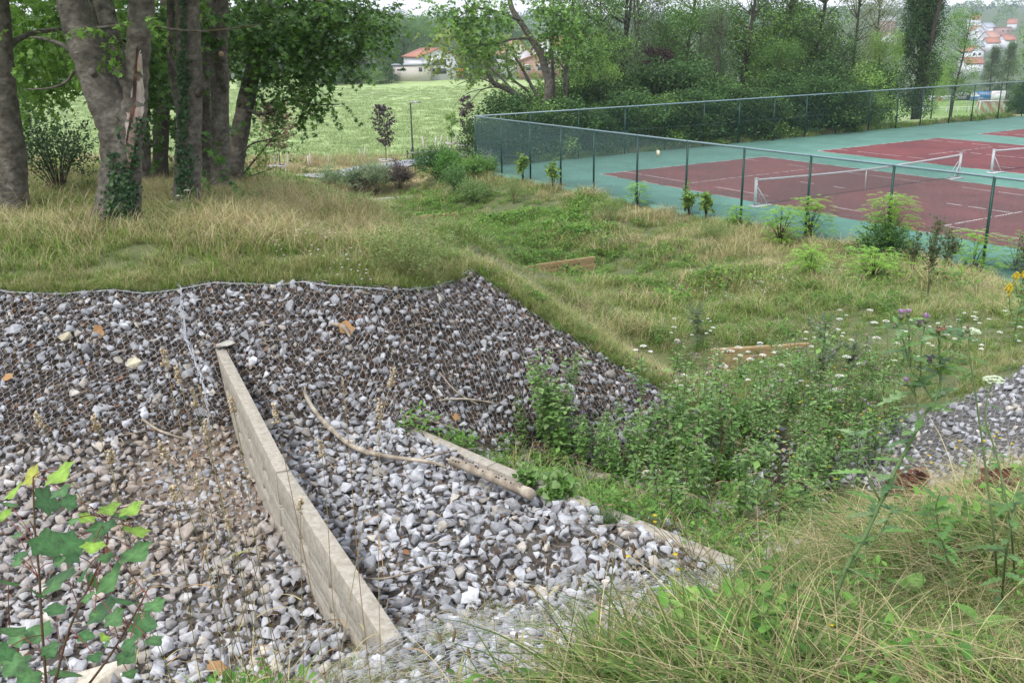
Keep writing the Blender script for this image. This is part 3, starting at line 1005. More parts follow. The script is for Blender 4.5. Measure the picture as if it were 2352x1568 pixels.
GR = [(.15, .27, .04), (.20, .33, .055), (.12, .21, .035), (.26, .36, .09)]
OL = [(.22, .29, .07), (.29, .33, .10), (.18, .27, .055), (.38, .38, .17)]
TN = [(.52, .45, .24), (.44, .37, .19), (.60, .53, .32), (.36, .29, .15)]
HB = [(.09, .22, .035), (.12, .27, .045), (.07, .17, .035), (.16, .30, .06)]
pcol = bpy.data.collections.new('tufts')       # kept out of the scene: only the ground cover draws from it
KINDS = {}


def proto(kind, *parts):
    b = MB()
    for V, Fc, C in parts: b.add(V, Fc, C)
    me_o = b.build('tuft_%02d' % sum(len(v) for v in KINDS.values()), M['grass'])
    COL.objects.unlink(me_o); pcol.objects.link(me_o)
    KINDS.setdefault(kind, []).append(sum(len(v) for v in KINDS.values()))
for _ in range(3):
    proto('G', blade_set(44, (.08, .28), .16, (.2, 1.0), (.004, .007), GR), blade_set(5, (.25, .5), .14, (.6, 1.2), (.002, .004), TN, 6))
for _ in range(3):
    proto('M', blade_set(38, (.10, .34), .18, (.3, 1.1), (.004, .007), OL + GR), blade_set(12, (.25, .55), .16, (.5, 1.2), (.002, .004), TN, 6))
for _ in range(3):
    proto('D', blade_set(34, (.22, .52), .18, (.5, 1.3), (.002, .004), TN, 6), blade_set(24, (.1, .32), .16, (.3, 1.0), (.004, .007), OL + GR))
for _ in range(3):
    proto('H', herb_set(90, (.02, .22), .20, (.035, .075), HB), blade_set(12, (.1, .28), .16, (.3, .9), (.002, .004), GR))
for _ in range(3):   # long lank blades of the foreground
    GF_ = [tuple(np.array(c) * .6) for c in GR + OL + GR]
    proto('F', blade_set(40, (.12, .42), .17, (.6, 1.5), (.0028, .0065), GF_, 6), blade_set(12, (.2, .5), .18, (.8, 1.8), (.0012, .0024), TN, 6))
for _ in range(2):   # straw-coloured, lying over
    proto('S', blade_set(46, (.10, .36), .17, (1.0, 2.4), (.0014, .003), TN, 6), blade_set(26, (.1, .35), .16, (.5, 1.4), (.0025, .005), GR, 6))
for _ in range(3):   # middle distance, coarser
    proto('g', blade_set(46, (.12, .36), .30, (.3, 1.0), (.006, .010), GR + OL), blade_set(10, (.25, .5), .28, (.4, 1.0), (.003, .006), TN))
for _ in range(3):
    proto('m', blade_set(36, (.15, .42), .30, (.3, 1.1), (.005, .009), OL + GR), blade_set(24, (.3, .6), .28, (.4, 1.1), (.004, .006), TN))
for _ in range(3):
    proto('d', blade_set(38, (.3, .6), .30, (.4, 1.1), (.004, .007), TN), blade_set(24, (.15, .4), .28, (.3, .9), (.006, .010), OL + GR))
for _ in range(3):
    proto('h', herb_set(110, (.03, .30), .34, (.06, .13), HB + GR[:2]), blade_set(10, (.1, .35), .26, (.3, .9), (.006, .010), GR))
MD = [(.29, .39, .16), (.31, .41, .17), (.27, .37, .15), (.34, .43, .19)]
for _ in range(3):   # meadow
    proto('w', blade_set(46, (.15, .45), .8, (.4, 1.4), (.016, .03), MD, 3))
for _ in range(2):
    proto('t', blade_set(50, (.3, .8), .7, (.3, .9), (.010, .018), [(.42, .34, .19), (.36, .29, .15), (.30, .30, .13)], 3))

MIX = [  # px, py, weights of G M D H
 (200,625,.75,.25,0,0),(600,620,.75,.25,0,0),(900,625,.8,.2,0,0),(200,570,.1,.5,.4,0),(450,560,.2,.4,.4,0),(620,550,.15,.35,.5,0),(780,600,.6,.25,.1,.05),(780,550,.1,.2,.7,0),
 (650,490,0,.15,.85,0),(850,530,0,.1,.9,0),(150,480,.4,.4,.2,0),(350,440,.1,.5,.4,0),(560,450,.1,.3,.6,0),(960,590,.4,.2,.4,0),(1040,612,.8,.2,0,0),
 (1100,570,.5,.1,0,.4),(1180,600,.5,.1,0,.4),(1050,535,.4,.1,0,.5),(1300,545,.3,.1,0,.6),(1250,700,.7,.2,.1,0),(1400,740,.7,.2,.1,0),(1100,500,.4,.1,0,.5),(1500,720,.8,.1,0,.1),(1700,690,.6,.2,0,.2),(1850,700,.5,.3,0,.2),
 (1200,655,.5,.3,.2,0),(1300,690,.6,.25,.15,0),(1350,735,.3,.4,.3,0),(1450,700,.6,.25,.1,.05),(1600,720,.6,.2,.05,.15),(1400,630,.3,.1,0,.6),(1600,640,.35,.35,.1,.2),
 (1150,540,.2,0,0,.8),(1250,510,.1,.2,0,.7),(1350,560,.2,.5,.3,0),(1300,440,.05,.3,.65,0),(1150,420,.2,.4,.4,0),(1500,500,.05,.35,.6,0),(1600,560,.1,.5,.4,0),(1750,570,.05,.3,.65,0),
 (1900,620,.1,.45,.4,.05),(2100,660,.1,.4,.3,.2),(2250,720,.1,.4,.5,0),(2000,720,.4,.25,.05,.3),(1800,740,.5,.25,.05,.2),(1450,830,.05,.4,.55,0),(1550,780,.4,.3,.1,.2),
 (1600,860,.2,.4,.1,.3),(2150,780,.3,.3,.3,.1),(2300,800,.4,.4,.2,0),(1000,430,.4,.2,0,.4),(900,430,.1,.4,.5,0),(700,420,.1,.2,.7,0),(800,440,.2,.5,.3,0),(1060,470,.3,.1,0,.6),
 (1950,900,.3,.3,.1,.3),(1750,900,.2,.4,.2,.2)]
mixP = hits([q[:2] for q in MIX]); mixW = np.array([q[2:] for q in MIX])


WIN = [(1085, 1385, 585, 655, 27), (1620, 1870, 782, 850, 16.4), (920, 1055, 482, 530, 39.5), (805, 955, 446, 488, 43)]
def clear_view(P):
    """the grass stands short in front of the timber weirs"""
    z = height(P[:, 0], P[:, 1]); x, y, dd = proj(np.column_stack([P, z])); k = np.ones(len(P))
    for x0, x1, y0, y1, dm in WIN: k[(x > x0) & (x < x1) & (y > y0) & (y < y1) & (P[:, 1] < dm)] = .3
    return k


def ground_cover(name, lab, P, kinds, scl, tilt=.12):
    """instances of the tufts at ground points, one object"""
    n = len(P)
    z = height(P[:, 0], P[:, 1])
    me = bpy.data.meshes.new(name)
    me.vertices.add(n)
    me.vertices.foreach_set('co', np.column_stack([P, z]).astype(np.float32).ravel())
    def attr(nm, ty, arr, key='value'):
        a = me.attributes.new(nm, ty, 'POINT'); a.data.foreach_set(key, np.ascontiguousarray(arr).ravel())
    rot = np.column_stack([rng.normal(0, tilt, n), rng.normal(0, tilt, n), rng.uniform(0, 6.283, n)])
    attr('rot', 'FLOAT_VECTOR', rot.astype(np.float32), 'vector')
    attr('scl', 'FLOAT', scl.astype(np.float32))
    attr('idx', 'INT', kinds.astype(np.int32))
    o = bpy.data.objects.new(name, me); link(o)
    ng = bpy.data.node_groups.new(name, 'GeometryNodeTree')
    ng.interface.new_socket('Geometry', in_out='INPUT', socket_type='NodeSocketGeometry')
    ng.interface.new_socket('Geometry', in_out='OUTPUT', socket_type='NodeSocketGeometry')
    gi = ng.nodes.new('NodeGroupInput'); go = ng.nodes.new('NodeGroupOutput')
    ci = ng.nodes.new('GeometryNodeCollectionInfo'); ci.inputs[0].default_value = pcol
    ci.inputs[1].default_value = True; ci.inputs[2].default_value = True
    ip = ng.nodes.new('GeometryNodeInstanceOnPoints')
    def na(nm, ty):
        k = ng.nodes.new('GeometryNodeInputNamedAttribute'); k.data_type = ty; k.inputs[0].default_value = nm
        return k.outputs[0]
    L = ng.links
    L.new(gi.outputs[0], ip.inputs['Points']); L.new(ci.outputs[0], ip.inputs['Instance'])
    ip.inputs['Pick Instance'].default_value = True
    L.new(na('idx', 'INT'), ip.inputs['Instance Index'])
    er = ng.nodes.new('FunctionNodeEulerToRotation')
    L.new(na('rot', 'FLOAT_VECTOR'), er.inputs[0]); L.new(er.outputs[0], ip.inputs['Rotation'])
    L.new(na('scl', 'FLOAT'), ip.inputs['Scale'])
    L.new(ip.outputs[0], go.inputs[0])
    md = o.modifiers.new('cover', 'NODES'); md.node_group = ng
    return tag(o, lab, 'grass', kind='stuff')


def pick(kind_list, W):
    """choose a tuft for each row of weights"""
    n = len(W)
    W = W / W.sum(1)[:, None]
    u = rng.random(n)
    c = np.cumsum(W, 1)
    ki = (u[:, None] > c).sum(1).clip(0, W.shape[1] - 1)
    out = np.zeros(n, int)
    for i, k in enumerate(kind_list):
        s_ = ki == i
        ids = KINDS[k]
        out[s_] = np.array(ids)[rng.integers(0, len(ids), s_.sum())]
    return out


def mixw_at(P):
    d2 = ((P[:, None] - mixP[None, :, :2]) ** 2).sum(2) + .3
    # patchiness
    wt = 1 / d2 ** 1.5
    W = wt @ mixW / wt.sum(1)[:, None]
    nz = vnoise(P[:, 0] * .55, P[:, 1] * .55, 21) + .6 * vnoise(P[:, 0] * 1.6, P[:, 1] * 1.6, 22)
    W[:, 2] *= .5 * np.clip(1 + 2.4 * nz, .05, 3)
    W[:, 0] *= 1.9 * np.clip(1 - 1.5 * nz, .05, 3)
    return W ** 1.3 + 1e-4


WB = [(un(1632, 802, -5.5), un(1858, 787, -5.5)), (un(1105, 629, -6.72), un(1366, 589, -6.70)), (un(928, 500, -7.3), un(1048, 487, -7.3)), (un(812, 460, -7.65), un(948, 449, -7.65))]
def blocked(P, m_=0):
    bad = np.zeros(len(P), bool)
    for g in (G1, G2, G3, G4, G5): bad |= inpoly(P[:, 0], P[:, 1], g)
    q = P - K_[:2]
    for a, b_ in WB:
        dd = seg_d(P, np.array(a), np.array(b_)); near_side = P[:, 1] < (a[1] + b_[1]) / 2 + .2
        bad |= (dd < .22) | ((dd < 3.2) & near_side & (rng.random(len(P)) < .6))
    bad |= (q @ E1 > -.25) & (q @ E2 > -.12) & (q @ E1 < LU) & (q @ E2 < LV)
    return bad


def scatter(x0, x1, y0, y1, dens, dmax):
    n = int((x1 - x0) * (y1 - y0) * dmax)
    P = rng.uniform((x0, y0), (x1, y1), (n, 2))
    k = rng.random(n) < dens(P) / dmax
    P = cull(P[k], 220)
    return P[~blocked(P)]
dist = lambda P: np.hypot(P[:, 0], P[:, 1])
def edge_d(P, poly):
    dd = np.full(len(P), 9.)
    for i in range(len(poly)):
        dd = np.minimum(dd, seg_d(P, poly[i], poly[(i + 1) % len(poly)]))
    return dd
# mound and far hollow, near part
PA = scatter(-12, 20, 8.5, 21, lambda P: np.clip(48 * (12 / dist(P)) ** 1.2, 0, 60), 60)
eg = edge_d(PA, G1)
lip = (PA[:, 0] > -1.3)
eg = edge_d(PA, G1); lip = (PA[:, 0] > -1.3)
sf = np.where(lip & (eg < 5.5), np.clip(.16 + eg * .09, .16, .6), np.clip(.55 + eg * .35, .55, 1))
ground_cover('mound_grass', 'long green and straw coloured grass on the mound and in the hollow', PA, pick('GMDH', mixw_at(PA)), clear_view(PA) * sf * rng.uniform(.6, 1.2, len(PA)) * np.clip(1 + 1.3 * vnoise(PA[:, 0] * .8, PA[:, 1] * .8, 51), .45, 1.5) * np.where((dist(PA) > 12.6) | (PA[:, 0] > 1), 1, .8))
PW = []
for a, b_ in WB:
    a, b_ = np.array(a)[:2], np.array(b_)[:2]
    t_ = rng.uniform(-.1, 1.1, (260, 1)); PW.append(a * (1 - t_) + b_ * t_ + np.column_stack([rng.normal(0, .3, 260), rng.uniform(-3.4, -.1, 260)]))
PW = np.concatenate(PW); PW = PW[~inpoly(PW[:, 0], PW[:, 1], G1)]
ground_cover('weir_grass', 'low grass and herbs in front of the timber weirs', PW, pick('GHM', np.tile((.6, .3, .1), (len(PW), 1))), rng.uniform(.3, .75, len(PW)))
PB = scatter(-32, 42, 21, 57, lambda P: np.clip(18 * (25 / dist(P)) ** 1.0, 0, 25), 25)
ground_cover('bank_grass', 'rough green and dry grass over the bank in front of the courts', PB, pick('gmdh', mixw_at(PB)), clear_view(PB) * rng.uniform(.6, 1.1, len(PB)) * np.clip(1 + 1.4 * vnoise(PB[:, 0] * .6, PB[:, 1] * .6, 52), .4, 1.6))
# short dense grass right up to the edge of the stones
def rim(poly, k, kinds, w_, s0, s1, nm, lab, sd=.16):
    n = len(poly); i = rng.integers(0, n, k); t = rng.random((k, 1))
    L_ = np.linalg.norm(np.roll(poly, -1, 0)[:, :2] - poly[:, :2], axis=1); i = rng.choice(n, k, p=L_ / L_.sum())
    P = poly[i, :2] * (1 - t) + poly[(i + 1) % n, :2] * t + rng.normal(0, sd, (k, 2))
    P = cull(P, 100)
    P = P[~inpoly(P[:, 0], P[:, 1], G1) & ~inpoly(P[:, 0], P[:, 1], G2)]
    ground_cover(nm, lab, P, pick(kinds, np.tile(w_, (len(P), 1))), rng.uniform(s0, s1, len(P)))
rim(G1[1:14], 2600, 'GMD', (.75, .2, .05), .25, .6, 'crest_grass', 'short green grass along the top edge of the stony embankment')
rim(G1[7:14] + [.12, .4, 0], 1100, 'GMH', (.65, .25, .1), .25, .75, 'spine_grass', 'grass leaning over the right-hand edge of the stony embankment', .3)
rim(G1[7:14] + [.5, 1.3, 0], 1300, 'GMD', (.65, .28, .07), .25, .8, 'spine_grass', 'grass on the back slope of the stony embankment', .5)
# near bank, where the photographer stands
PC = scatter(-1.5, 9, 1.0, 9.5, lambda P: np.full(len(P), 105.), 105)
PC = PC[dist(PC) > 1.7]
nzc = vnoise(PC[:, 0] * .9, PC[:, 1] * .9, 31)
W = np.stack([np.clip(.62 - nzc * 1.6, .06, 1.5), np.clip(.26 + nzc * 2.2, .02, 1.5), np.full(len(PC), .26)], 1)
ground_cover('near_grass', 'tangled green and straw grass on the near bank at lower right', PC, pick('FSH', W), np.where(PC[:, 1] > 5.6, .55, 1) * rng.uniform(.45, 1.0, len(PC)) * np.clip(1 + 1.5 * vnoise(PC[:, 0] * 1.3, PC[:, 1] * 1.3, 61), .5, 1.5))
# meadow
PM = scatter(-110, 12, 57, 190, lambda P: np.clip(1.5 * (80 / dist(P)) ** 1.0, 0, 2.2), 2.2)
ppl = hits([(700, 412), (787, 403), (832, 395), (904, 385), (976, 374), (1030, 367), (1085, 360)])
kk = np.full(len(PM), 9.)
for a_, b_ in zip(ppl[:-1], ppl[1:]): kk = np.minimum(kk, seg_d(PM, a_, b_))
PM = PM[(kk > 2.2) & ~((PM[:, 0] > -13) & (PM[:, 1] < 62))]
tanp = (PM[:, 1] < 69 + 2 * vnoise(PM[:, 0] * .2, PM[:, 1] * .2, 41))
ground_cover('meadow_grass', 'mown pale green meadow grass with a dry verge', PM, np.where(tanp & (rng.random(len(PM)) < .75), pick('t', np.ones((len(PM), 1))), pick('w', np.ones((len(PM), 1)))), rng.uniform(.6, 1.1, len(PM)), .05)
# a few tufts rooted among the stones
def tufts_in(poly, n, kinds, w_, s0, s1, nm, lab):
    P = cull(fill(poly, n))
    ground_cover(nm, lab, P, pick(kinds, np.tile(w_, (len(P), 1))), rng.uniform(s0, s1, len(P)))
tufts_in(G3, 120, 'FSG', (.3, .5, .2), .2, .55, 'stray_grass', 'thin grass growing through the wire on the near bank')
tufts_in(G5, 240, 'GMH', (.3, .2, .5), .6, 1.2, 'bed_grass', 'grass and herbs growing between the stones of the lower bed')

# ------------------------------------------------------------------ trees
MLEAF = np.array([[0, .06], [.14, -.02], [.40, -.02], [.44, .22], [.64, .50], [.38, .60], [.26, .82], [0, 1.0], [-.26, .82], [-.38, .60], [-.64, .50], [-.44, .22], [-.40, -.02], [-.14, -.02]])
ML_V = np.column_stack([MLEAF[:, 0], MLEAF[:, 1], .12 * np.abs(MLEAF[:, 0]) - .10 * MLEAF[:, 1] ** 2])
ML_V = np.vstack([ML_V, [0, .38, -.05]])
ML_F = np.array([[14, i, (i + 1) % 14] for i in range(14)])
# coarser: seven-corner maple leaf for crowns farther off
SL_V = np.array([[0, 0, 0], [.5, .12, .08], [.42, .58, .03], [0, 1, -.12], [-.42, .58, .03], [-.5, .12, .08]])
SL_F = np.array([[0, 1, 2], [0, 2, 3], [0, 3, 4], [0, 4, 5]])
LL_V = np.array([[0, .1, 0], [.5, 0, .06], [.28, .32, 0], [.62, .62, .02], [.2, .6, -.03], [0, 1.05, -.14], [-.2, .6, -.03], [-.62, .62, .02], [-.28, .32, 0], [-.5, 0, .06]])
LL_F = np.array([[0, 1, 2], [0, 2, 8], [2, 3, 4], [2, 4, 6], [2, 6, 8], [4, 5, 6], [6, 7, 8], [8, 9, 0]])
QL_V = np.array([[0, 0, 0], [.34, .5, .1], [0, 1, -.05], [-.34, .5, .1]])
QL_F = np.array([[0, 1, 2], [0, 2, 3]])
NL_V = np.array([[0, 0, 0], [.13, .5, .04], [0, 1, -.1], [-.13, .5, .04]])


def leafcols(n, cols, var=.25):
    cols = np.array(cols)
    return cols[rng.integers(len(cols), size=n)] * rng.uniform(1 - var, 1 + var, (n, 1))


def scatter_leaves(b, P, out, size, cols, V, Fc, droop=-.25, face=.6):
    """leaves at points P, pointing roughly along out, faces mostly up"""
    n = len(P)
    D = out / (np.linalg.norm(out, axis=1)[:, None] + 1e-6) + rng.normal(0, .7, (n, 3))
    D[:, 2] = D[:, 2] * .6 + droop
    D /= np.linalg.norm(D, axis=1)[:, None]
    up = rng.normal(0, face, (n, 3)) + [0, 0, 1]
    X = np.cross(D, up); X /= np.linalg.norm(X, axis=1)[:, None] + 1e-6
    Z_ = np.cross(X, D)
    R = np.stack([X, D, Z_], -1) * (rng.uniform(*size, n))[:, None, None]
    b.rep(V, Fc, R, P, leafcols(n, cols))


def twig_sprays(bl, bt, C, Rr, n, leaf, cols, V, Fc, per=12, L=.7, flat=.5, back=None, twig=.006):
    """n leafy twigs inside an ellipsoid centred C with radii Rr"""
    q = rng.normal(size=(n, 3)); q /= np.linalg.norm(q, axis=1)[:, None]
    q *= rng.random((n, 1)) ** .4
    S = C + q * Rr
    D = q * [1, 1, .5] + rng.normal(0, .45, (n, 3)); D[:, 2] -= .25
    D /= np.linalg.norm(D, axis=1)[:, None]
    t = np.linspace(.15, 1, per)
    P = S[:, None] + D[:, None] * (t[None, :, None] * L * rng.uniform(.6, 1.2, (n, 1, 1)))
    P[:, :, 2] -= (t ** 2 * .18 * L)[None]
    P += rng.normal(0, .035 * L / .7, P.shape)
    out = np.repeat(D[:, None], per, 1)
    scatter_leaves(bl, P.reshape(-1, 3), out.reshape(-1, 3), leaf, cols, V, Fc)
    if bt is not None:
        for i in range(n):
            if i % 2: continue
            e = P[i, -1]
            a = S[i]
            bt.tube([a, (a + e) / 2 + [0, 0, .03], e], [twig, twig * .7, twig * .3], 3, cap=False, col=(.9, .9, .8))


def smooth_path(P, n=24):
    P = np.array(P, float)
    t = np.linspace(0, len(P) - 1, n)
    # catmull-rom
    out = []
    for x in t:
        i = min(int(x), len(P) - 2); f = x - i
        p0, p1, p2, p3 = P[max(i - 1, 0)], P[i], P[i + 1], P[min(i + 2, len(P) - 1)]
        out.append(.5 * ((2 * p1) + (-p0 + p2) * f + (2 * p0 - 5 * p1 + 4 * p2 - p3) * f * f + (-p0 + 3 * p1 - 3 * p2 + p3) * f ** 3))
    return np.array(out)


def limb(b, pts, n=28, sides=14, wob=.02, col=(1, 1, 1), bumps=.03):
    """pts: (px, py, forward distance, half width in picture pixels)"""
    Q = []
    for px, py, dd, hw in pts:
        p = atd(px, py, dd)
        r = hw / F * (p @ _fwd)
        Q.append([*p, r])
    S = smooth_path(Q, n)
    # gentle bumps so the limb is no clean cylinder
    r = S[:, 3] * (1 + bumps * np.sin(np.arange(n) * 1.7 + rng.uniform(0, 6)) + rng.normal(0, bumps * .5, n))
    k = len(b.V)
    b.tube(S[:, :3], r, sides, col=col, cap=True, wob=wob)
    return S


def crown_of(bl, bt, root, m='leaf'):
    nleaf = sum(len(f) for f in bl.F3)
    off = bl.n
    for V, C in zip(bt.V, bt.C): bl.V.append(V); bl.C.append(C)
    nt_ = 0
    for f in bt.F4: bl.F4.append(f + off); nt_ += len(f)
    bl.n += bt.n
    bl.build('crown', [M[m], M['darkbark']], root, midx=np.concatenate([np.zeros(nleaf, int), np.ones(nt_, int)]))


MAPLE = [(.055, .13, .026), (.075, .17, .033), (.045, .105, .024), (.10, .21, .04)]
MAPLE_L = [(.13, .27, .04), (.17, .33, .055), (.10, .21, .035), (.20, .35, .07)]


def ivy(path, r_off, n, w_, root, side, seed=0, y0=0, y1=1):
    """ivy leaves clinging to a stem; path rows are x,y,z,r"""
    b = MB()
    t = rng.uniform(y0, y1, n)
    i = t * (len(path) - 1)
    P = np.array([np.interp(i, np.arange(len(path)), path[:, k]) for k in range(4)]).T
    a = side + rng.normal(0, w_, n)
    out = np.stack([np.cos(a), np.sin(a), np.zeros(n)], 1)
    pos = P[:, :3] + out * (P[:, 3] * 1.0 + rng.uniform(.01, .05, n))[:, None]
    D = np.stack([rng.normal(0, .5, n), rng.normal(0, .5, n), -np.ones(n)], 1) + out * .4
    D /= np.linalg.norm(D, axis=1)[:, None]
    X = np.cross(D, out + rng.normal(0, .3, (n, 3))); X /= np.linalg.norm(X, axis=1)[:, None]
    R = np.stack([X, D, np.cross(X, D)], -1) * rng.uniform(.03, .065, n)[:, None, None]
    b.rep(SL_V, SL_F, R, pos, leafcols(n, [(.025, .07, .022), (.04, .10, .03), (.02, .055, .02), (.06, .13, .04)]))
    return b.build('ivy', M['leaf'], root)


def near_tree(label, stems, blobs=(), cols=MAPLE, leaf=(.11, .17), m='bark', ivies=(), extra=None, twl=.75, LV=None, LF=None, group=None):
    LV = LL_V if LV is None else LV; LF = LL_F if LF is None else LF
    root = empty('tree', label=label, cat='tree', group=group)
    b = MB(); paths = []
    for st in stems:
        k = st if isinstance(st, dict) else dict(pts=st)
        paths.append(limb(b, k['pts'], k.get('n', 30), k.get('sides', 18), k.get('wob', .025), k.get('col', (1, 1, 1)), k.get('bumps', .03)))
    root.location = (0, 0, 0)
    tr = b.build('trunk', M[m], root, smooth=True)
    if blobs:
        bl, bt = MB(), MB()
        for (px, py, dd, rx, rz, n) in blobs:
            twig_sprays(bl, bt, atd(px, py, dd), np.array([rx, rx, rz]), n, leaf, cols, LV, LF, 12, twl)
        crown_of(bl, bt, root)
    for i, rr, n, w_, side, y0, y1 in ivies:
        ivy(paths[i], rr, n, w_, root, side, 0, y0, y1)
    return root, paths


hz = lambda px, py: hit(px, py)[1]
d2 = hz(268, 525)
# 1 leftmost trunk
d1 = hz(35, 492)
near_tree('smooth grey trunk cut by the left picture edge with one side branch',
    [[(32, 505, d1, 46), (30, 470, d1, 37), (20, 330, d1, 33), (8, 200, d1, 28), (0, 90, d1, 26), (-8, -60, d1, 24), (-14, -300, d1, 20)],
     dict(pts=[(18, 110, d1, 9), (40, 92, d1 + .2, 7), (80, 75, d1 + .6, 5.5), (135, 68, d1 + 1.2, 4.5), (180, 60, d1 + 2, 3)], sides=8)],
    [(60, 40, d1 + 3, 1.6, .9, 80), (100, -40, d1 + 4, 2, 1, 100), (40, 120, d1 + 5, 1.3, .5, 50), (90, 150, d1 + 6, 1.2, .5, 44), (70, 205, d1 + 5.5, .7, .3, 14),
     (120, 100, d1 + 7, 1.5, 1, 80), (40, 20, d1 + 5, 2, .8, 90), (-60, -240, d1 + 1, 3.2, 1.2, 200), (100, 235, d1 + 7, .5, .2, 8)], cols=MAPLE_L)
# 2 big forked trunk with the stripped bark
root2, pth2 = near_tree('thick forked trunk with ivy at its foot and a strip of bark torn off',
    [dict(pts=[(262, 560, d2, 72), (265, 525, d2, 58), (272, 470, d2, 49), (277, 400, d2, 45), (278, 340, d2, 45), (272, 290, d2, 47), (248, 240, d2, 43), (228, 190, d2, 40), (205, 130, d2, 38), (183, 70, d2, 36), (165, 0, d2, 33), (145, -100, d2, 30), (120, -300, d2, 26)], n=60, sides=26, wob=.02),
     dict(pts=[(288, 380, d2 - .12, 30), (295, 320, d2 - .12, 31), (305, 265, d2 - .1, 30), (311, 220, d2, 27), (315, 150, d2, 26), (320, 80, d2, 27), (325, 20, d2, 29), (323, -60, d2, 26), (330, -300, d2, 22)], n=46, sides=24, wob=.02),
     dict(pts=[(285, 255, d2 + .5, 18), (275, 180, d2 + .9, 17), (262, 110, d2 + 1.2, 20), (240, 20, d2 + 1.6, 22), (225, -60, d2 + 2, 20)], sides=12, col=(.45, .45, .45)),
     dict(pts=[(262, 145, d2 + .9, 6), (235, 90, d2 + 1, 5), (215, 30, d2 + 1.2, 4.5), (200, -30, d2 + 1.3, 4)], sides=8, col=(.6, .65, .5)),
     dict(pts=[(225, 180, d2, 8), (210, 165, d2 - .35, 8.6)], sides=10, n=6),
     dict(pts=[(175, 125, d2 + .2, 6), (140, 102, d2 + .5, 5), (95, 88, d2 + 1, 3.5), (70, 86, d2 + 1.3, 2)], sides=7),
     dict(pts=[(170, 165, d2 + .2, 4), (150, 190, d2 + .4, 3), (110, 203, d2 + .7, 2.3), (60, 205, d2 + 1, 1.5)], sides=6),
     dict(pts=[(222, 65, d2 - .1, 3.5), (280, 58, d2 - .1, 3.4), (340, 58, d2 + .3, 3.2), (400, 68, d2 + 1, 3), (470, 72, d2 + 2, 2.6), (560, 62, d2 + 3, 2), (600, 55, d2 + 3.4, 1)], sides=7, col=(1.1, 1.0, .5))],
    [(262, 75, d2 - .2, .3, .15, 4), (275, 125, d2 + .1, .22, .25, 6), (330, 45, d2 - .4, .2, .15, 3), (100, 95, d2 + 1.6, .8, .3, 14), (350, 30, d2 + 3, .8, .5, 30), (120, -260, d2, 3.5, 1.2, 260), (330, -280, d2 + .5, 3.5, 1.2, 240), (220, -200, d2 + 3, 3, 1.0, 120)],
    ivies=[(0, 0, 420, .85, -1.15, .02, .12), (0, 0, 520, .40, -.95, .03, .24), (0, 0, 260, .28, -1.3, .12, .33), (0, 0, 160, .16, -.9, .2, .46), (1, 0, 120, .3, -.7, 0, .25)], cols=MAPLE_L, twl=.4, leaf=(.065, .11))
# bare wood where the bark came off, and the dark streak running down it
pa = pth2[1]
def wound(nm, t0, t1, side, wd, c, lift, seg=14):
    V = []; n = seg
    for k in range(n):
        t = t0 + (t1 - t0) * k / (n - 1)
        i = t * (len(pa) - 1)
        P = np.array([np.interp(i, np.arange(len(pa)), pa[:, j]) for j in range(4)])
        ww = wd * math.sin(math.pi * (k + .35) / n) * (1 + rng.normal(0, .12))
        for a in np.linspace(-ww, ww, 5):
            an = side + a + rng.normal(0, .015)
            V.append(P[:3] + np.array([math.cos(an), math.sin(an), 0]) * P[3] * lift)
    i = np.arange(n - 1)[:, None] * 5 + np.arange(4)[None]
    Fq = np.stack([i, i + 1, i + 6, i + 5], -1).reshape(-1, 4)
    mesh(nm, V, Fq, None, c, root2, smooth=True)
wound('bare_wood', .02, .56, -1.05, .62, mat('barewood', (.42, .37, .33), .8, .3, 14, col2=(.28, .22, .18), bump=.5, bscale=18, stretch=(1, 1, .2)), 1.045, 24)
wound('sap_streak', .10, .60, -1.30, .15, mat('sap', (.035, .014, .008), .35, .3, 8, col2=(.09, .035, .015)), 1.09, 24)
wound('bark_strip', -.0, .3, -.95, .25, mat('pinkbark', (.30, .22, .18), .9, .4, 9, bump=.8, bscale=12), 1.12, 12)
# 3 ivy column
d3 = hz(430, 482)
near_tree('straight grey trunk with a narrow column of ivy up its middle',
    [[(428, 500, d3, 37), (430, 470, d3, 32), (432, 350, d3, 29), (436, 200, d3, 27.5), (433, 90, d3, 28), (430, 0, d3, 25), (425, -300, d3, 20)],
     dict(pts=[(425, 290, d3 + .3, 12), (400, 190, d3 + .5, 10), (392, 110, d3 + .6, 9), (393, 0, d3 + .7, 10), (390, -80, d3 + .8, 9)], sides=10),
     dict(pts=[(455, 215, d3 - .1, 10), (468, 200, d3 - .2, 7), (475, 192, d3 - .2, 5)], sides=8, n=8)],
    [(430, -260, d3, 3.5, 1.2, 260), (350, 110, d3 + 4, 1.2, .8, 60), (370, 30, d3 + 3, 1.2, .7, 60), (345, 180, d3 + 5, 1, .7, 36), (370, 250, d3 + 5, .7, .6, 20), (480, 330, d3 + 1.5, .3, .3, 5), (478, 395, d3 + 1, .2, .2, 4)],
    ivies=[(0, 0, 700, .26, -1.75, .12, .62), (0, 0, 320, .22, -1.2, .02, .35), (0, 0, 90, .12, -1.6, .6, .85)], cols=MAPLE)
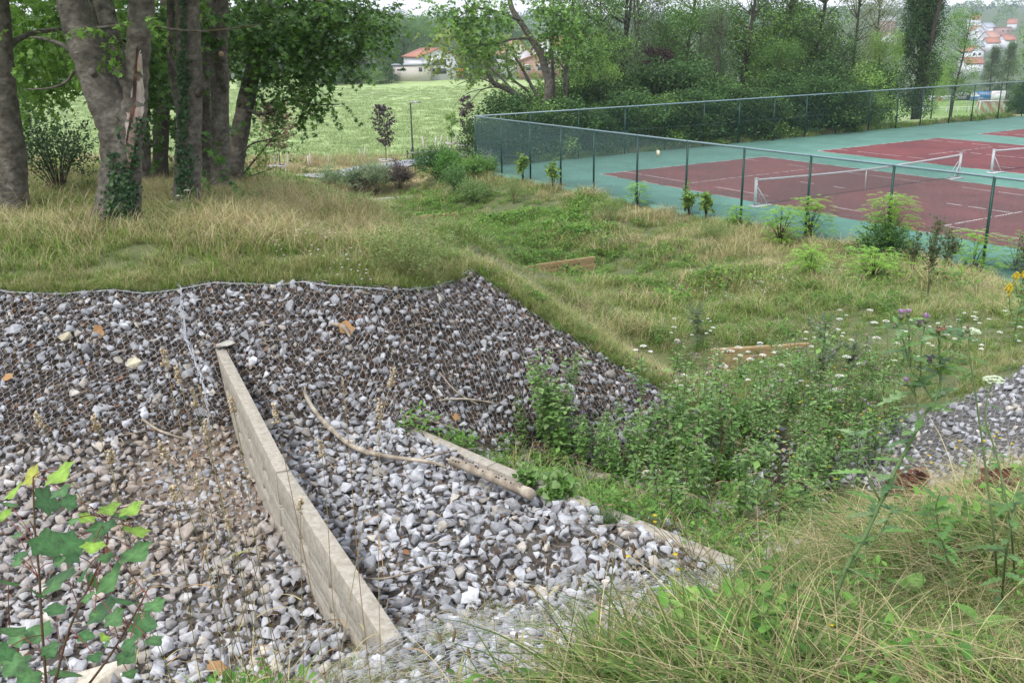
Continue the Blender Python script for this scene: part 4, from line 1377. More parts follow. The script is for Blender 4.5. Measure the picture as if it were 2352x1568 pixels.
# 4, 5 pair behind
d5 = hz(508, 436)
near_tree('slim shaded trunk just left of the trunk with the sawn knob',
    [[(478, 440, d5 + .6, 13), (474, 330, d5 + .6, 11), (472, 200, d5 + .6, 11), (474, 90, d5 + .6, 13), (470, -20, d5 + .6, 14), (468, -250, d5 + .6, 11)]])
r5, p5_ = near_tree('grey trunk with a sawn branch knob high on its right side',
    [[(508, 448, d5, 28), (507, 425, d5, 23), (506, 330, d5, 20.5), (505, 200, d5, 21), (503, 90, d5, 19.5), (505, 0, d5, 19), (508, -250, d5, 16)],
     dict(pts=[(506, 185, d5 - .25, 8), (510, 150, d5 - .32, 9.5), (511, 128, d5 - .33, 9), (511, 119, d5 - .33, 6.5)], sides=12, n=10),
     dict(pts=[(515, 205, d5 - .1, 9), (523, 198, d5 - .2, 6)], sides=8, n=6)],
    [(480, 20, d5 + 4, 1.3, .8, 60), (560, 60, d5 + 2, 1, .6, 40), (520, -220, d5, 3.5, 1.2, 260)])
cb = MB()
pc = atd(511, 124, d5 - .33) + np.array([0, -.1, 0])
cb.tube([pc, pc + [0, -.03, .0]], [.055, .05], 14)
cb.build('sawn_end', mat('cutwood', (.42, .30, .18), .8, .2, 20), r5)
# 6 leaning dark tree with the wide maple crown
d6 = hz(540, 428)
near_tree('dark leaning tree whose leafy boughs spread over the meadow',
    [[(536, 440, d6, 19), (540, 400, d6, 17), (552, 300, d6 + .2, 20), (570, 210, d6 + .4, 19), (588, 130, d6 + .6, 17), (605, 70, d6 + .8, 15), (612, 20, d6 + 1, 12), (620, -60, d6 + 1.2, 11)],
     dict(pts=[(590, 120, d6 + .6, 6), (640, 90, d6 + .4, 5), (700, 85, d6, 4), (770, 110, d6 - .3, 3), (830, 150, d6 - .5, 2)], sides=7, wob=0),
     dict(pts=[(560, 250, d6 + .2, 5), (610, 262, d6, 4), (660, 230, d6 - .3, 3), (720, 240, d6 - .5, 2), (780, 240, d6 - .6, 1.2)], sides=6),
     dict(pts=[(600, 80, d6 + .8, 6), (640, 30, d6 + .8, 5), (720, 5, d6 + .8, 4), (800, 10, d6 + .8, 3)], sides=7),
     dict(pts=[(545, 360, d6, 3), (580, 330, d6 - .2, 2.2), (620, 320, d6 - .4, 1.5), (650, 300, d6 - .5, .8)], sides=5)],
    [(600, 10, d6, 1.5, .5, 90), (680, 0, d6 + 1, 1.6, .6, 100), (760, 15, d6, 1.1, .4, 80), (800, 45, d6, .9, .35, 60), (700, 60, d6 + .5, 1.1, .35, 70), (620, 95, d6 - .3, .8, .3, 46), (770, 85, d6 - .3, .7, .25, 36),
     (650, 130, d6, 1.0, .35, 42), (725, 135, d6 - .4, .7, .22, 32), (620, 170, d6 + .5, .7, .3, 24), (690, 180, d6 - .3, .7, .16, 26), (735, 212, d6 - .6, .4, .12, 12), (600, 215, d6 + 1, .6, .3, 15), (760, 240, d6 - .5, .3, .08, 7), (560, 80, d6 + 2.5, 1.2, .9, 70),
     (550, 180, d6 + 3, .8, .7, 36), (655, 232, d6 - .3, .5, .12, 10), (690, 255, d6 - .3, .35, .08, 8), (830, 95, d6 - .6, .5, .2, 20), (800, 140, d6 - .6, .4, .15, 13), (850, 35, d6, .5, .3, 20), (560, 10, d6 + 1, 1.6, .8, 90), (640, 50, d6 - 1, 1.0, .3, 50), (700, -200, d6, 3.2, 1.2, 200)], cols=MAPLE + MAPLE_L[:1], leaf=(.085, .14))
near_tree('low pale green sprays hanging from the foot of the leaning tree',
    [dict(pts=[(545, 420, d6 + 1, 3), (575, 380, d6 + 1, 2.5), (600, 350, d6 + 1, 2), (640, 300, d6 + 1, 1)], sides=5), dict(pts=[(550, 410, d6 + 1, 2), (590, 400, d6 + 1, 1.5), (630, 385, d6 + 1, 1)], sides=5)],
    [(590, 350, d6 + 1, .8, .6, 34), (610, 300, d6 + 1.5, .8, .4, 26), (580, 400, d6 + 1, .7, .3, 20), (625, 375, d6 + 1, .5, .3, 14), (575, 290, d6 + 2, .6, .5, 24)], cols=MAPLE_L, leaf=(.07, .12), LV=NL_V * [1.6, 1, 1], LF=QL_F)
# 7, 8 deep behind
d7 = hz(366, 412)
near_tree('very dark trunk in shade between the forked tree and the ivy column',
    [[(368, 425, d7, 22), (368, 380, d7, 18), (372, 250, d7, 17), (378, 120, d7, 15), (385, -60, d7, 13)], dict(pts=[(370, 215, d7, 5), (385, 190, d7, 5), (400, 170, d7, 4)], sides=6)],
    [(360, 150, d7 + 1, 1.3, 1.0, 120), (400, 60, d7 + 1, 1.4, 1.0, 120), (350, 230, d7 + 1, .9, .6, 44), (330, 60, d7 + 2, 1.4, 1, 100), (385, 290, d7 + 1, .5, .4, 14)], m='darkbark', cols=MAPLE)
near_tree('thin grey trunk right beside the forked tree, half hidden',
    [[(339, 425, d7 - 1, 12), (336, 350, d7 - 1, 10), (330, 250, d7 - 1, 9), (326, 100, d7 - 1, 8), (322, -100, d7 - 1, 7)]])
# broom-like bush left
db = hz(140, 440)
def bush(name, label, c, rx, rz, n, leaf, cols, LV=QL_V, LF=QL_F, per=10, twl=.5, stems=26, cat='bush', group=None, mat_='leaf', lean=.5, sh=1.0, sr=1.0, scol=(.9, .9, .8), **kk):
    root = empty(name, tuple(c), label=label, cat=cat, group=group)
    b = MB()
    ends = []
    for _ in range(stems):
        a = rng.uniform(0, 6.283); s_ = rng.uniform(.2, 1)
        e = np.array([math.cos(a) * rx * s_, math.sin(a) * rx * s_, rz * 2 * rng.uniform(.55, 1) * (1.15 - .4 * s_)])
        mid = e * [.4, .4, .55]
        b.tube(smooth_path([(0, 0, -.1), mid, e], 6), [.016 * sr, .013 * sr, .010 * sr, .008 * sr, .005 * sr, .003 * sr], 4, col=scol, cap=False)
        ends.append((mid, e))
    b.build('stems', M['darkbark'], root)
    bl = MB()
    k = max(1, n // stems)
    for mid, e in ends:
        t = rng.random((k, 1)) ** .7
        S = mid * (1 - t) + e * t + rng.normal(0, .10 * rx, (k, 3))
        D = (e - mid)[None] + rng.normal(0, lean * np.linalg.norm(e), (k, 3))
        D /= np.linalg.norm(D, axis=1)[:, None]
        tt = np.linspace(0, 1, per)
        P = S[:, None] + D[:, None] * (tt[None, :, None] * twl) + rng.normal(0, .02, (k, per, 3))
        scatter_leaves(bl, P.reshape(-1, 3), np.repeat(D, per, 0), leaf, cols, LV, LF, droop=.05, face=.9)
    o = bl.build('foliage', M[mat_], root)
    return root
bush('bush', 'dark fine-leaved bush between the leftmost trunk and the forked trunk', hit(140, 452), .95, .75, 420, (.035, .07), [(.03, .065, .025), (.045, .09, .03), (.06, .11, .05)], stems=34, lean=.8)

# ------------------------------------------------------------------ trees by the far corner of the court
def cz(px, v): return None
d10 = 57.0
near_tree('crooked bare-stemmed maple behind the corner of the court fence',
    [dict(pts=[(1252, 300, d10, 9), (1254, 250, d10, 9), (1261, 195, d10, 10), (1250, 150, d10, 9), (1243, 125, d10, 9), (1222, 92, d10, 7.5), (1195, 50, d10, 6.5), (1175, 18, d10, 6), (1165, -30, d10, 5)], n=40, sides=12),
     dict(pts=[(1245, 128, d10, 5), (1262, 122, d10 - .3, 5)], n=5, sides=8),
     dict(pts=[(1222, 245, d10 + 1, 7), (1205, 228, d10 + 1, 7), (1160, 203, d10 + 1, 6.5), (1133, 190, d10 + 1, 6), (1118, 160, d10 + 1, 4), (1112, 140, d10 + 1, 2.5)], sides=9),
     dict(pts=[(1246, 245, d10 + .5, 4.5), (1225, 205, d10 + .5, 4), (1195, 150, d10 + .5, 3.2), (1178, 125, d10 + .5, 2)], sides=7),
     dict(pts=[(1222, 240, d10 + 1, 4), (1212, 210, d10 + 1, 3.5), (1175, 180, d10 + 1, 3), (1163, 145, d10 + 1, 2.2), (1165, 115, d10 + 1, 1.5)], sides=6),
     dict(pts=[(1219, 88, d10, 4), (1180, 90, d10 - .5, 3), (1140, 100, d10 - 1, 2.2), (1080, 105, d10 - 1, 1.4)], sides=6),
     dict(pts=[(1195, 48, d10, 4), (1150, 30, d10 - 1, 3), (1090, 20, d10 - 2, 2), (1040, 50, d10 - 2, 1.2)], sides=6),
     dict(pts=[(1150, 200, d10 + 1, 1.6), (1110, 205, d10 + .5, 1.2), (1080, 235, d10, .9), (1055, 262, d10, .6)], sides=4), dict(pts=[(1110, 205, d10 + .5, 1), (1085, 210, d10, .8), (1060, 225, d10, .6), (1040, 250, d10, .5)], sides=4),
     dict(pts=[(1135, 192, d10 + .5, 1.5), (1095, 180, d10 + .5, 1.2), (1050, 195, d10 + .5, .8)], sides=4), dict(pts=[(1200, 226, d10, 1.5), (1180, 250, d10, 1.1), (1150, 262, d10, .7)], sides=4)],
    [(1060, 10, d10 - 2, .9, .5, 34), (1110, 25, d10 - 2, .9, .5, 34), (1045, 45, d10 - 2, .6, .5, 24), (1090, 70, d10 - 2, .7, .6, 30), (1125, 105, d10 - 1.5, .7, .5, 26), (1100, 125, d10 - 2, .5, .4, 14), (1140, 40, d10 - 1, .6, .6, 22), (1000, 15, d10 - 2, .7, .3, 14), (1075, 110, d10 - 2, .3, .3, 7),
     (1265, 25, d10 - 1, .9, .6, 40), (1300, 50, d10 - 1, .9, .6, 42), (1270, 65, d10 - 1, .5, .4, 18), (1290, 88, d10 - 1, .7, .35, 24), (1270, 112, d10 - 1, .3, .25, 8), (1235, 10, d10 + 2, .5, .4, 16), (1150, 15, d10 + 2, .5, .4, 14), (1160, 85, d10 + 2, .6, .3, 10), (1160, 130, d10, .6, .3, 8), (1110, 165, d10, .6, .2, 8)],
    cols=MAPLE_L + MAPLE[:2], leaf=(.13, .22), twl=1.1)
near_tree('pale yellow-green maple crown hanging in front of the white house',
    [dict(pts=[(1190, 235, 62, 4), (1170, 200, 62, 3.5), (1120, 150, 62, 3), (1060, 120, 62, 2), (1010, 100, 62, 1)], sides=6)],
    [(1000, 90, 62, 1.04, 0.60, 14), (1040, 110, 63, 1.44, 0.75, 24), (1090, 90, 64, 1.60, 1.05, 30), (1110, 150, 63, 1.28, 0.75, 20), (1050, 150, 63, 1.12, 0.60, 13), (1150, 100, 64, 1.28, 1.05, 26), (1000, 130, 63, 0.64, 0.38, 7), (1180, 160, 64, 1.12, 0.68, 14), (1060, 60, 64, 1.28, 0.75, 18), (1200, 100, 65, 1.12, 0.90, 18)],
    cols=[(.20, .28, .06), (.25, .33, .09), (.15, .23, .05)], leaf=(.16, .24), twl=1.1)
near_tree('straight thin grey stem right of the crooked maple',
    [dict(pts=[(1278, 270, 58, 5), (1276, 240, 58, 4.2), (1270, 169, 58, 4.2), (1268, 111, 58, 3.5), (1270, 60, 58, 2.5), (1272, -20, 58, 2)], sides=9)], [(1272, 20, 58, 1, 1, 26), (1280, 110, 58, .8, .5, 12)], leaf=(.15, .22), cols=MAPLE, twl=1)
near_tree('slightly curved stem with small leaves beside the thin grey stem',
    [dict(pts=[(1298, 260, 59, 5.5), (1299, 200, 59, 5), (1300, 165, 59, 5), (1312, 100, 59, 4.5), (1315, 40, 59, 4), (1318, -30, 59, 3)], sides=9), dict(pts=[(1300, 165, 59, 2), (1283, 140, 59, 1.5), (1275, 120, 59, 1)], sides=5),
     dict(pts=[(1313, 60, 59, 2.2), (1340, 20, 59, 1.8), (1360, -20, 59, 1.2)], sides=5)], [(1330, 40, 60, 1.3, 1.3, 60), (1345, 100, 60, 1.2, 1.2, 50), (1320, 150, 60, 1, .9, 34), (1350, 0, 60, 1.3, 1, 40)], leaf=(.13, .2), cols=MAPLE + MAPLE_L[:1], twl=1)

# ------------------------------------------------------------------ trees and shrubs farther off
def bg_mesh(kind, H, prof, npuff, per, leaf, cols, hb=.15, pr=(.9, 1.6), stems=1, V=QL_V, Fc=QL_F, droop=-.2, face=.9, flat=.75, dark=True, squash=1.0):
    """crown and trunk meshes of a tree standing at the origin; prof(t) is the crown half width at height share t"""
    bt, bl = MB(), MB()
    trunks = []
    for s_ in range(stems):
        lean = rng.normal(0, .035 * H, 2) * (1.6 if stems > 1 else 1)
        P = smooth_path([(s_ * .3, 0, -.6), (lean[0] * .2 + s_ * .3, lean[1] * .2, H * .3), (lean[0] * .7, lean[1] * .7, H * .62), (lean[0], lean[1], H * .97)], 16)
        r0 = .018 * H
        bt.tube(P, np.linspace(r0, r0 * .15, 16) * np.r_[1.35, np.ones(15)], 9, wob=.05, cap=False)
        trunks.append(P)
    pc_ = []
    for i in range(npuff):
        t = hb + (1 - hb) * rng.random() ** .85
        a = rng.uniform(0, 6.283); q = prof(t) * (rng.random() ** .45)
        c = np.array([math.cos(a) * q, math.sin(a) * q, t * H])
        pc_.append(c)
        P = trunks[i % stems]
        k = P[np.argmin(abs(P[:, 2] - c[2] * .8))]
        if i % 2 == 0:
            bt.tube([k, (k + c) / 2 + [0, 0, -.02 * H], c], [.0055 * H * .6, .0035 * H * .6, .001 * H], 4, cap=False)
    for c in pc_:
        n = int(per * rng.uniform(.6, 1.4))
        R_ = rng.uniform(*pr)
        q = rng.normal(size=(n, 3)); q /= np.linalg.norm(q, axis=1)[:, None]
        q *= (rng.random((n, 1)) ** .38)
        P = c + q * [R_, R_, R_ * flat]
        tone = rng.uniform(.75, 1.25)
        scatter_leaves(bl, P, q, leaf, np.array(cols) * tone, V, Fc, droop=droop, face=face)
    a = bt.build('trunk', M['darkbark']); b = bl.build('crown', M['farleaf'])
    bt_, bl_ = a.data, b.data
    for o in (a, b): bpy.data.objects.remove(o)
    return bt_, bl_


ell = lambda w, c=.55, p=.5: (lambda t: w * max(.08, 1 - ((t - c) / max(c, 1 - c) * .98) ** 2) ** p)
def conif(w): return lambda t: w * max(.05, (1 - t) ** .8)
PROT = {}
G_DK = [(.055, .12, .035), (.08, .16, .05), (.042, .095, .032)]
G_BD = [(.040, .09, .028), (.06, .13, .036), (.028, .066, .022), (.085, .165, .05)]
G_MD = [(.10, .20, .05), (.135, .25, .065), (.075, .16, .042)]
G_LT = [(.19, .32, .07), (.24, .38, .10), (.15, .27, .06)]
G_GY = [(.11, .16, .08), (.14, .19, .105), (.085, .13, .06)]
G_BR = [(.16, .19, .09), (.20, .23, .12), (.13, .16, .075)]
PUR = [(.045, .022, .028), (.06, .03, .035), (.035, .02, .022)]
PROT['round'] = bg_mesh('round', 11.5, ell(4.4, .58), 105, 135, (.14, .24), G_MD, .12)
PROT['dark'] = bg_mesh('dark', 12, ell(4.0, .55), 105, 135, (.14, .22), G_DK, .10)
PROT['light'] = bg_mesh('light', 11, ell(3.4, .6), 80, 130, (.13, .21), G_LT, .2, (.7, 1.2))
PROT['willow'] = bg_mesh('willow', 15, ell(2.8, .5, .4), 120, 110, (.16, .28), G_GY, .12, (.7, 1.5), 2, NL_V, QL_F, -.9, .8, 1.6)
PROT['birch'] = bg_mesh('birch', 14, ell(3.2, .55), 95, 95, (.12, .2), G_BR, .15, (.6, 1.3), 1, NL_V * [1.5, 1, 1], QL_F, -.9, .8, 1.5)
PROT['airy'] = bg_mesh('airy', 14, ell(3.3, .58), 95, 115, (.14, .22), G_MD + G_LT[:1], .22, (.6, 1.2), 1)
PROT['poplar'] = bg_mesh('poplar', 19, lambda t: 2.2 * (min(1, t * 6) ** .5) * (1 - .2 * t), 420, 110, (.13, .21), G_BD, .04, (.5, .9), 2, flat=1.6)
PROT['bushy'] = bg_mesh('bushy', 3.6, ell(2.2, .45), 46, 150, (.10, .18), G_BD, .02, (.5, .9), 4)
PROT['bushlight'] = bg_mesh('bushlight', 3.2, ell(1.9, .45), 36, 130, (.09, .16), G_LT + G_MD[:1], .02, (.45, .8), 4)
PROT['purple'] = bg_mesh('purple', 7, ell(1.7, .55), 46, 130, (.11, .18), PUR, .15, (.4, .8))
PROT['conifer'] = bg_mesh('conifer', 9, conif(3.6), 80, 130, (.14, .24), [(.025, .05, .03), (.035, .065, .035)], .05, (.6, 1.2))
PROT['small_conic'] = bg_mesh('small_conic', 9, lambda t: 2.2 * (1 - t) ** .6 * min(1, t * 5), 80, 130, (.13, .2), G_GY + G_MD[:1], .03, (.5, .9))
PROT['bare'] = bg_mesh('bare', 10, ell(2.6, .6), 60, 14, (.12, .2), G_LT, .2, (.6, 1.1))


def plant_tree(kind, px, dd, sc, label, group=None, rz=None, base=None, sxy=1.0, name='tree', cat='tree', rel=None):
    v = atd(px, 300, dd) if base is None else base
    x, y = v[0], v[1]
    z = float(height(x, y))
    o = empty(name, (x, y, z - .05), rng.uniform(0, 6.28) if rz is None else rz, label=label, cat=cat, group=group)
    o.scale = (sc * sxy, sc * sxy, sc)
    for nm, me in (('trunk', PROT[kind][0]), ('crown', PROT[kind][1])):
        c = bpy.data.objects.new(nm, me); link(c, o)
    return o
GW = 'trees of the wood behind the courts'
WOOD = [
 ('light', 1345, 64, .75, 'small light green tree left of the feathery willow behind the courts'),
 ('airy', 1375, 70, 1.0, 'thin-leaved tree rising between the grey stems and the feathery willow'),
 ('willow', 1425, 72, 1.05, 'tall feathery grey-green willow with two stems behind the courts'),
 ('willow', 1470, 78, .95, 'second feathery willow just right of the tallest one'),
 ('dark', 1505, 84, .85, 'dark tree deep in the wood right of the two willows'),
 ('purple', 1510, 68, .95, 'small dark purple-leaved tree between the willows and the broad green tree'),
 ('round', 1585, 74, .95, 'broad round grey-green tree in the middle of the wood'),
 ('airy', 1560, 80, 1.15, 'loose-crowned tree standing over the broad round tree'),
 ('willow', 1635, 70, .62, 'low willowy tree with pale leaves right of the broad round tree'),
 ('airy', 1695, 74, 1.15, 'tall slender tree with bright leaves in the middle of the wood'),
 ('dark', 1740, 82, 1.0, 'dark spreading tree behind the tall slender one'),
 ('airy', 1790, 76, 1.2, 'open tree with a dark stem right of the tall slender one'),
 ('round', 1770, 72, .62, 'low dense green tree filling the gap under the open tree'),
 ('airy', 1850, 80, 1.15, 'tall tree with crossing boughs left of the pale birches'),
 ('dark', 1890, 78, .75, 'dark low tree in front of the pale birches'),
 ('birch', 1945, 86, 1.05, 'pale brownish birch left of the dark poplar'),
 ('birch', 1995, 92, 1.0, 'second pale birch closest to the dark poplar'),
 ('light', 2010, 84, .7, 'small green tree at the foot of the second birch'),
 ('poplar', 2095, 88, 1.0, 'dark columnar poplar rising out of the picture'),
 ('airy', 2178, 112, .9, 'airy ash tree right of the dark poplar'),
 ('light', 2135, 100, .5, 'low leafy tree between the poplar and the airy ash'),
 ('small_conic', 2262, 232, 1.5, 'left one of two small pointed trees near the football pitch'),
 ('small_conic', 2298, 236, 1.6, 'right one of two small pointed trees near the football pitch'),
 ('round', 2392, 118, 1.15, 'big round tree at the right picture edge behind the hedge'),
 ('light', 2410, 105, 1.3, 'light green tree cut off by the right picture edge'),
 ('dark', 1820, 96, 1.1, 'dark tree at the back of the wood near its middle'),
 ('dark', 1400, 92, .8, 'dark tree at the back behind the willows')]
for k, px, dd, sc, lab in WOOD: plant_tree(k, px, dd, sc * .95 * (.9 if k in ('dark', 'round') else 1), lab, GW, sxy=.9)
GB = 'shrubs along the far court fence'
o2 = K_[:2] + np.array([-E1[0], -E1[1]]) * 2.0
nb = 22
posn = ['behind the fence corner', 'beside the fence corner', 'under the crooked maple', 'right of the crooked maple', 'under the small light tree', 'under the two willows', 'right of the willows', 'below the purple tree', 'under the broad round tree', 'right under the broad round tree']
for i in range(nb):
    v = (1.6, 2.8, 4.0)[i] if i < 3 else -1.0 + i * 1.62
    if i < 3: off = 1.6
    else: off = rng.uniform(1.7, 2.6)
    q = K_[:2] + E2 * v - E1 * off
    k = 'bushlight' if i in (4, 9, 15, 21) else 'bushy'
    where = ['nearest the fence corner', 'second from the fence corner', 'third from the fence corner', 'fourth from the fence corner'][i] if i < 4 else ('fourth' if 0 else ['left of the maple stems', 'below the maple stems', 'behind the first posts right of the maple', 'left of the willow stems', 'below the left willow', 'below the right willow', 'below the purple tree', 'left below the broad round tree', 'right below the broad round tree', 'below the low willowy tree', 'left below the slender tree', 'right below the slender tree', 'below the dense green tree', 'below the crossing boughs', 'left below the birches', 'below the first birch', 'below the second birch', 'left of the poplar foot', 'at the poplar foot', 'right of the poplar foot'][i - 4])
    plant_tree(k, 0, 0, (.62 if i < 3 else rng.uniform(.72, 1.0)), ('pale leafy' if k == 'bushlight' else 'dark leafy') + ' shrub behind the far fence, ' + where, GB, base=q, name='shrub', cat='shrub', sxy=1.15)
for i in range(14):   # a second, taller rank
    v = 8 + i * 2.4
    q = K_[:2] + E2 * v - E1 * rng.uniform(5, 8)
    plant_tree('bushy' if i % 3 else 'bushlight', 0, 0, rng.uniform(1.0, 1.5), 'tall shrub in the second rank of the wood, number %s from the left' % ['one', 'two', 'three', 'four', 'five', 'six', 'seven', 'eight', 'nine', 'ten', 'eleven', 'twelve', 'thirteen', 'fourteen'][i], 'taller shrubs inside the wood', base=q, name='shrub', cat='shrub')
# clipped hedge running down at the right edge
for i, (px, dd, sc) in enumerate(((2336, 97, .62), (2352, 92, .8), (2378, 90, 1.0))):
    plant_tree('bushy', px, dd, sc, 'dense dark hedge shrub at the right edge by the pitch, %s' % ['the leftmost', 'the middle one', 'cut by the picture edge'][i], 'hedge beside the football pitch', name='shrub', cat='shrub')
# verge weeds behind the far fence
q = K_[:2] + E2 * rng.uniform(2, 48, (700, 1)) - E1 * rng.uniform(.1, 1.3, (700, 1))
ground_cover('verge_grass', 'ragged grass along the foot of the far court fence', q, pick('gdh', np.tile((.4, .3, .3), (700, 1))), rng.uniform(.8, 1.5, 700))

# far side of the meadow
GF = 'trees beyond the meadow'
FAR = [('round', 860, 245, 1.9, 'blue-green tree behind the meadow at the edge of the maple boughs'), ('light', 890, 262, 2.1, 'tall pale green tree in the middle of the far group'), ('dark', 935, 236, 1.55, 'dark round tree nearest the left of the white house'),
 ('round', 975, 260, 1.7, 'tree rising behind the roof of the white house'), ('dark', 905, 300, 2.2, 'hazy tree at the very back of the far group'), ('round', 985, 300, 2.1, 'hazy tree behind the red roof'), ('purple', 800, 225, 1.6, 'copper-leaved tree by the lamp post beyond the meadow'), ('purple', 845, 222, 1.2, 'second copper-leaved tree, lower, beyond the meadow'),
 ('conifer', 1030, 215, 1.05, 'dark spreading conifer right of the white house'), ('conifer', 1085, 212, 1.15, 'second dark conifer, beside the orange play slide'), ('conifer', 1130, 225, 1.1, 'third dark conifer behind the leaning bough'),
 ('bare', 1200, 235, 1.5, 'thin leafless-looking tree behind the brick house'), ('bare', 1235, 240, 1.6, 'second thin grey tree behind the brick house'), ('dark', 1290, 250, 1.5, 'dark tree right of the brick house'), ('round', 1345, 225, 1.3, 'green tree right beyond the houses'),
 ('round', 700, 235, 1.9, 'large tree behind the tip of the overhanging maple'), ('dark', 620, 230, 1.9, 'dark tree behind the leaning trunk'), ('round', 540, 236, 2.0, 'round far tree seen between the leaning and the knobbed trunk'), ('dark', 440, 230, 1.9, 'far tree behind the ivy column trunk'),
 ('round', 350, 228, 1.8, 'far tree seen right of the forked trunk'), ('dark', 250, 240, 1.9, 'far tree behind the forked trunk'), ('round', 150, 232, 1.6, 'far tree between the leftmost and forked trunks'), ('dark', 60, 235, 1.9, 'far tree right beside the leftmost trunk'), ('round', -30, 240, 1.9, 'far tree behind the left picture edge'),
 ('round', 780, 290, 2.2, 'pale far tree above the copper-leaved trees'), ('round', 1090, 300, 2.0, 'hazy tree above the dark conifers'), ('dark', 1180, 310, 2.0, 'hazy dark tree above the brick house'), ('round', 1420, 260, 1.6, 'hazy tree seen behind the wood')]
for k, px, dd, sc, lab in FAR: plant_tree(k, px, dd, sc * (.66 if px > 480 else .58), lab, GF, sxy=1.25)
GS = 'shrubs at the far edge of the meadow'
for i, px in enumerate((700, 735, 765, 795, 820, 845, 868, 893, 640, 590)):
    plant_tree('bushy' if i % 2 else 'bushlight', px, 196 + (i % 3) * 2, rng.uniform(.75, 1.05), 'shrub in the far meadow hedge, number %s counted from the white house leftward' % ['five', 'four and a half', 'four', 'three and a half', 'three', 'two and a half', 'two', 'one', 'seven', 'eight'][i].replace(' and a half', ' rear'), GS, name='shrub', cat='shrub', sxy=1.5)


# ------------------------------------------------------------------ wooded hillside behind everything: one mass of treetops
def hill_wood():
    b = MB()
    n = 1500
    x = rng.uniform(-700, 1000, n); y = rng.uniform(330, 1180, n) ** 1.0
    k = (x / y > -.72) & (x / y < .72)
    x, y = x[k], y[k]
    town = (x / y > .40) & (y < 900)
    town2 = (x / y > .28) & (x / y < .42) & (y < 900)
    kk = ~(town & (rng.random(len(x)) < .72)) & ~(town2 & (rng.random(len(x)) < .3))
    x, y = x[kk], y[kk]
    z = height(x, y)
    per = 110
    for i in range(len(x)):
        R_ = rng.uniform(5, 9)
        q = rng.normal(size=(per, 3)); q /= np.linalg.norm(q, axis=1)[:, None]
        q[:, 2] = np.abs(q[:, 2]) * 1.1 - .25
        P = np.array([x[i], y[i], z[i] + R_ * .9]) + q * R_ * rng.uniform(.7, 1.05, (per, 1))
        scatter_leaves(b, P, q, (1.1, 2.0), np.array(G_MD if rng.random() < .6 else G_DK) * rng.uniform(.8, 1.3), QL_V * [1.5, 1, 1], QL_F, 0, .8)
    tag(b.build('hillside_wood', M['farleaf'], kind='stuff'), 'hazy woodland covering the distant hillside', 'woodland')
hill_wood()

# ------------------------------------------------------------------ herbs, flowers and shrubs one by one
def cyl_path(b, P, r0, r1, n=4, col=(1, 1, 1)):
    P = np.array(P)
    b.tube(P, np.linspace(r0, r1, len(P)), n, col=col, cap=False)


def dome(b, c, r, n, s, col, up=(0, 0, 1), flat=.35):
    """little florets on a shallow dome"""
    a = rng.uniform(0, 6.283, n); q = r * np.sqrt(rng.random(n))
    P = np.stack([q * np.cos(a), q * np.sin(a), -flat * q * q / r + rng.normal(0, .001, n)], 1)
    R = R_of((0, 1, 0), up)
    b.rep(np.array([[-.5, -.5, 0], [.5, -.5, 0], [.5, .5, .15], [-.5, .5, .1]]), np.array([[0, 1, 2, 3]]), rotz(rng.uniform(0, 6.28, n)) * s, P @ R.T + c, leafcols(n, [col], .12))


def weed_mesh(H, nl, leaf, cols, branches=4, headc=None, lv=NL_V * [2.2, 1, 1], stemc=(.14, .2, .06), bush_=.25, heads=6):
    b, h = MB(), MB()
    top = np.array([rng.normal(0, .08), rng.normal(0, .08), 1]) * H
    P = smooth_path([(0, 0, -.05), (top[0] * .3, top[1] * .1, H * .4), top], 8)
    cyl_path(b, P, .006, .002, 5, stemc)
    ends = [P[-1]]
    tw = [P]
    for i in range(branches):
        t = rng.uniform(.45, .85); k = P[int(t * 7)]
        a = rng.uniform(0, 6.283)
        e = k + np.array([math.cos(a) * bush_ * H * .6, math.sin(a) * bush_ * H * .6, (1 - t) * H * rng.uniform(.6, 1.1) + .05])
        Q = smooth_path([k, (k + e) / 2 + [math.cos(a) * .03, math.sin(a) * .03, -.01], e], 5)
        cyl_path(b, Q, .003, .0015, 4, stemc); ends.append(e); tw.append(Q)
    L = []
    for Q in tw:
        n = nl if Q is P else nl // 3
        t = np.sort(rng.uniform(.08, .97, n))
        i = t * (len(Q) - 1)
        pos = np.array([np.interp(i, np.arange(len(Q)), Q[:, k]) for k in range(3)]).T
        a = np.arange(n) * 2.4 + rng.uniform(0, 6)
        D = np.stack([np.cos(a), np.sin(a), rng.uniform(-.3, .7, n)], 1)
        R = frames(D) * (rng.uniform(*leaf, n) * (1.25 - .7 * t))[:, None, None]
        b.rep(lv, QL_F, R, pos, leafcols(n, cols))
    if headc is not None:
        for e in ends:
            for _ in range(heads):
                c = e + rng.normal(0, .022, 3)
                cyl_path(b, [e - [0, 0, .03], c - [0, 0, .01]], .001, .001, 3, stemc)
                col = headc[rng.integers(len(headc))]
                s_ = rng.uniform(.007, .012)
                h.tube([c - [0, 0, s_], c, c + [0, 0, s_ * .8], c + [0, 0, s_ * 1.6]], [s_ * .4, s_ * .8, s_ * .6, s_ * 1.1], 6, col=col)
    a = b.build('foliage', M['leaf']); am = a.data; bpy.data.objects.remove(a)
    hm = None
    if headc is not None:
        a = h.build('blossoms', M['petal']); hm = a.data; bpy.data.objects.remove(a)
    return am, hm


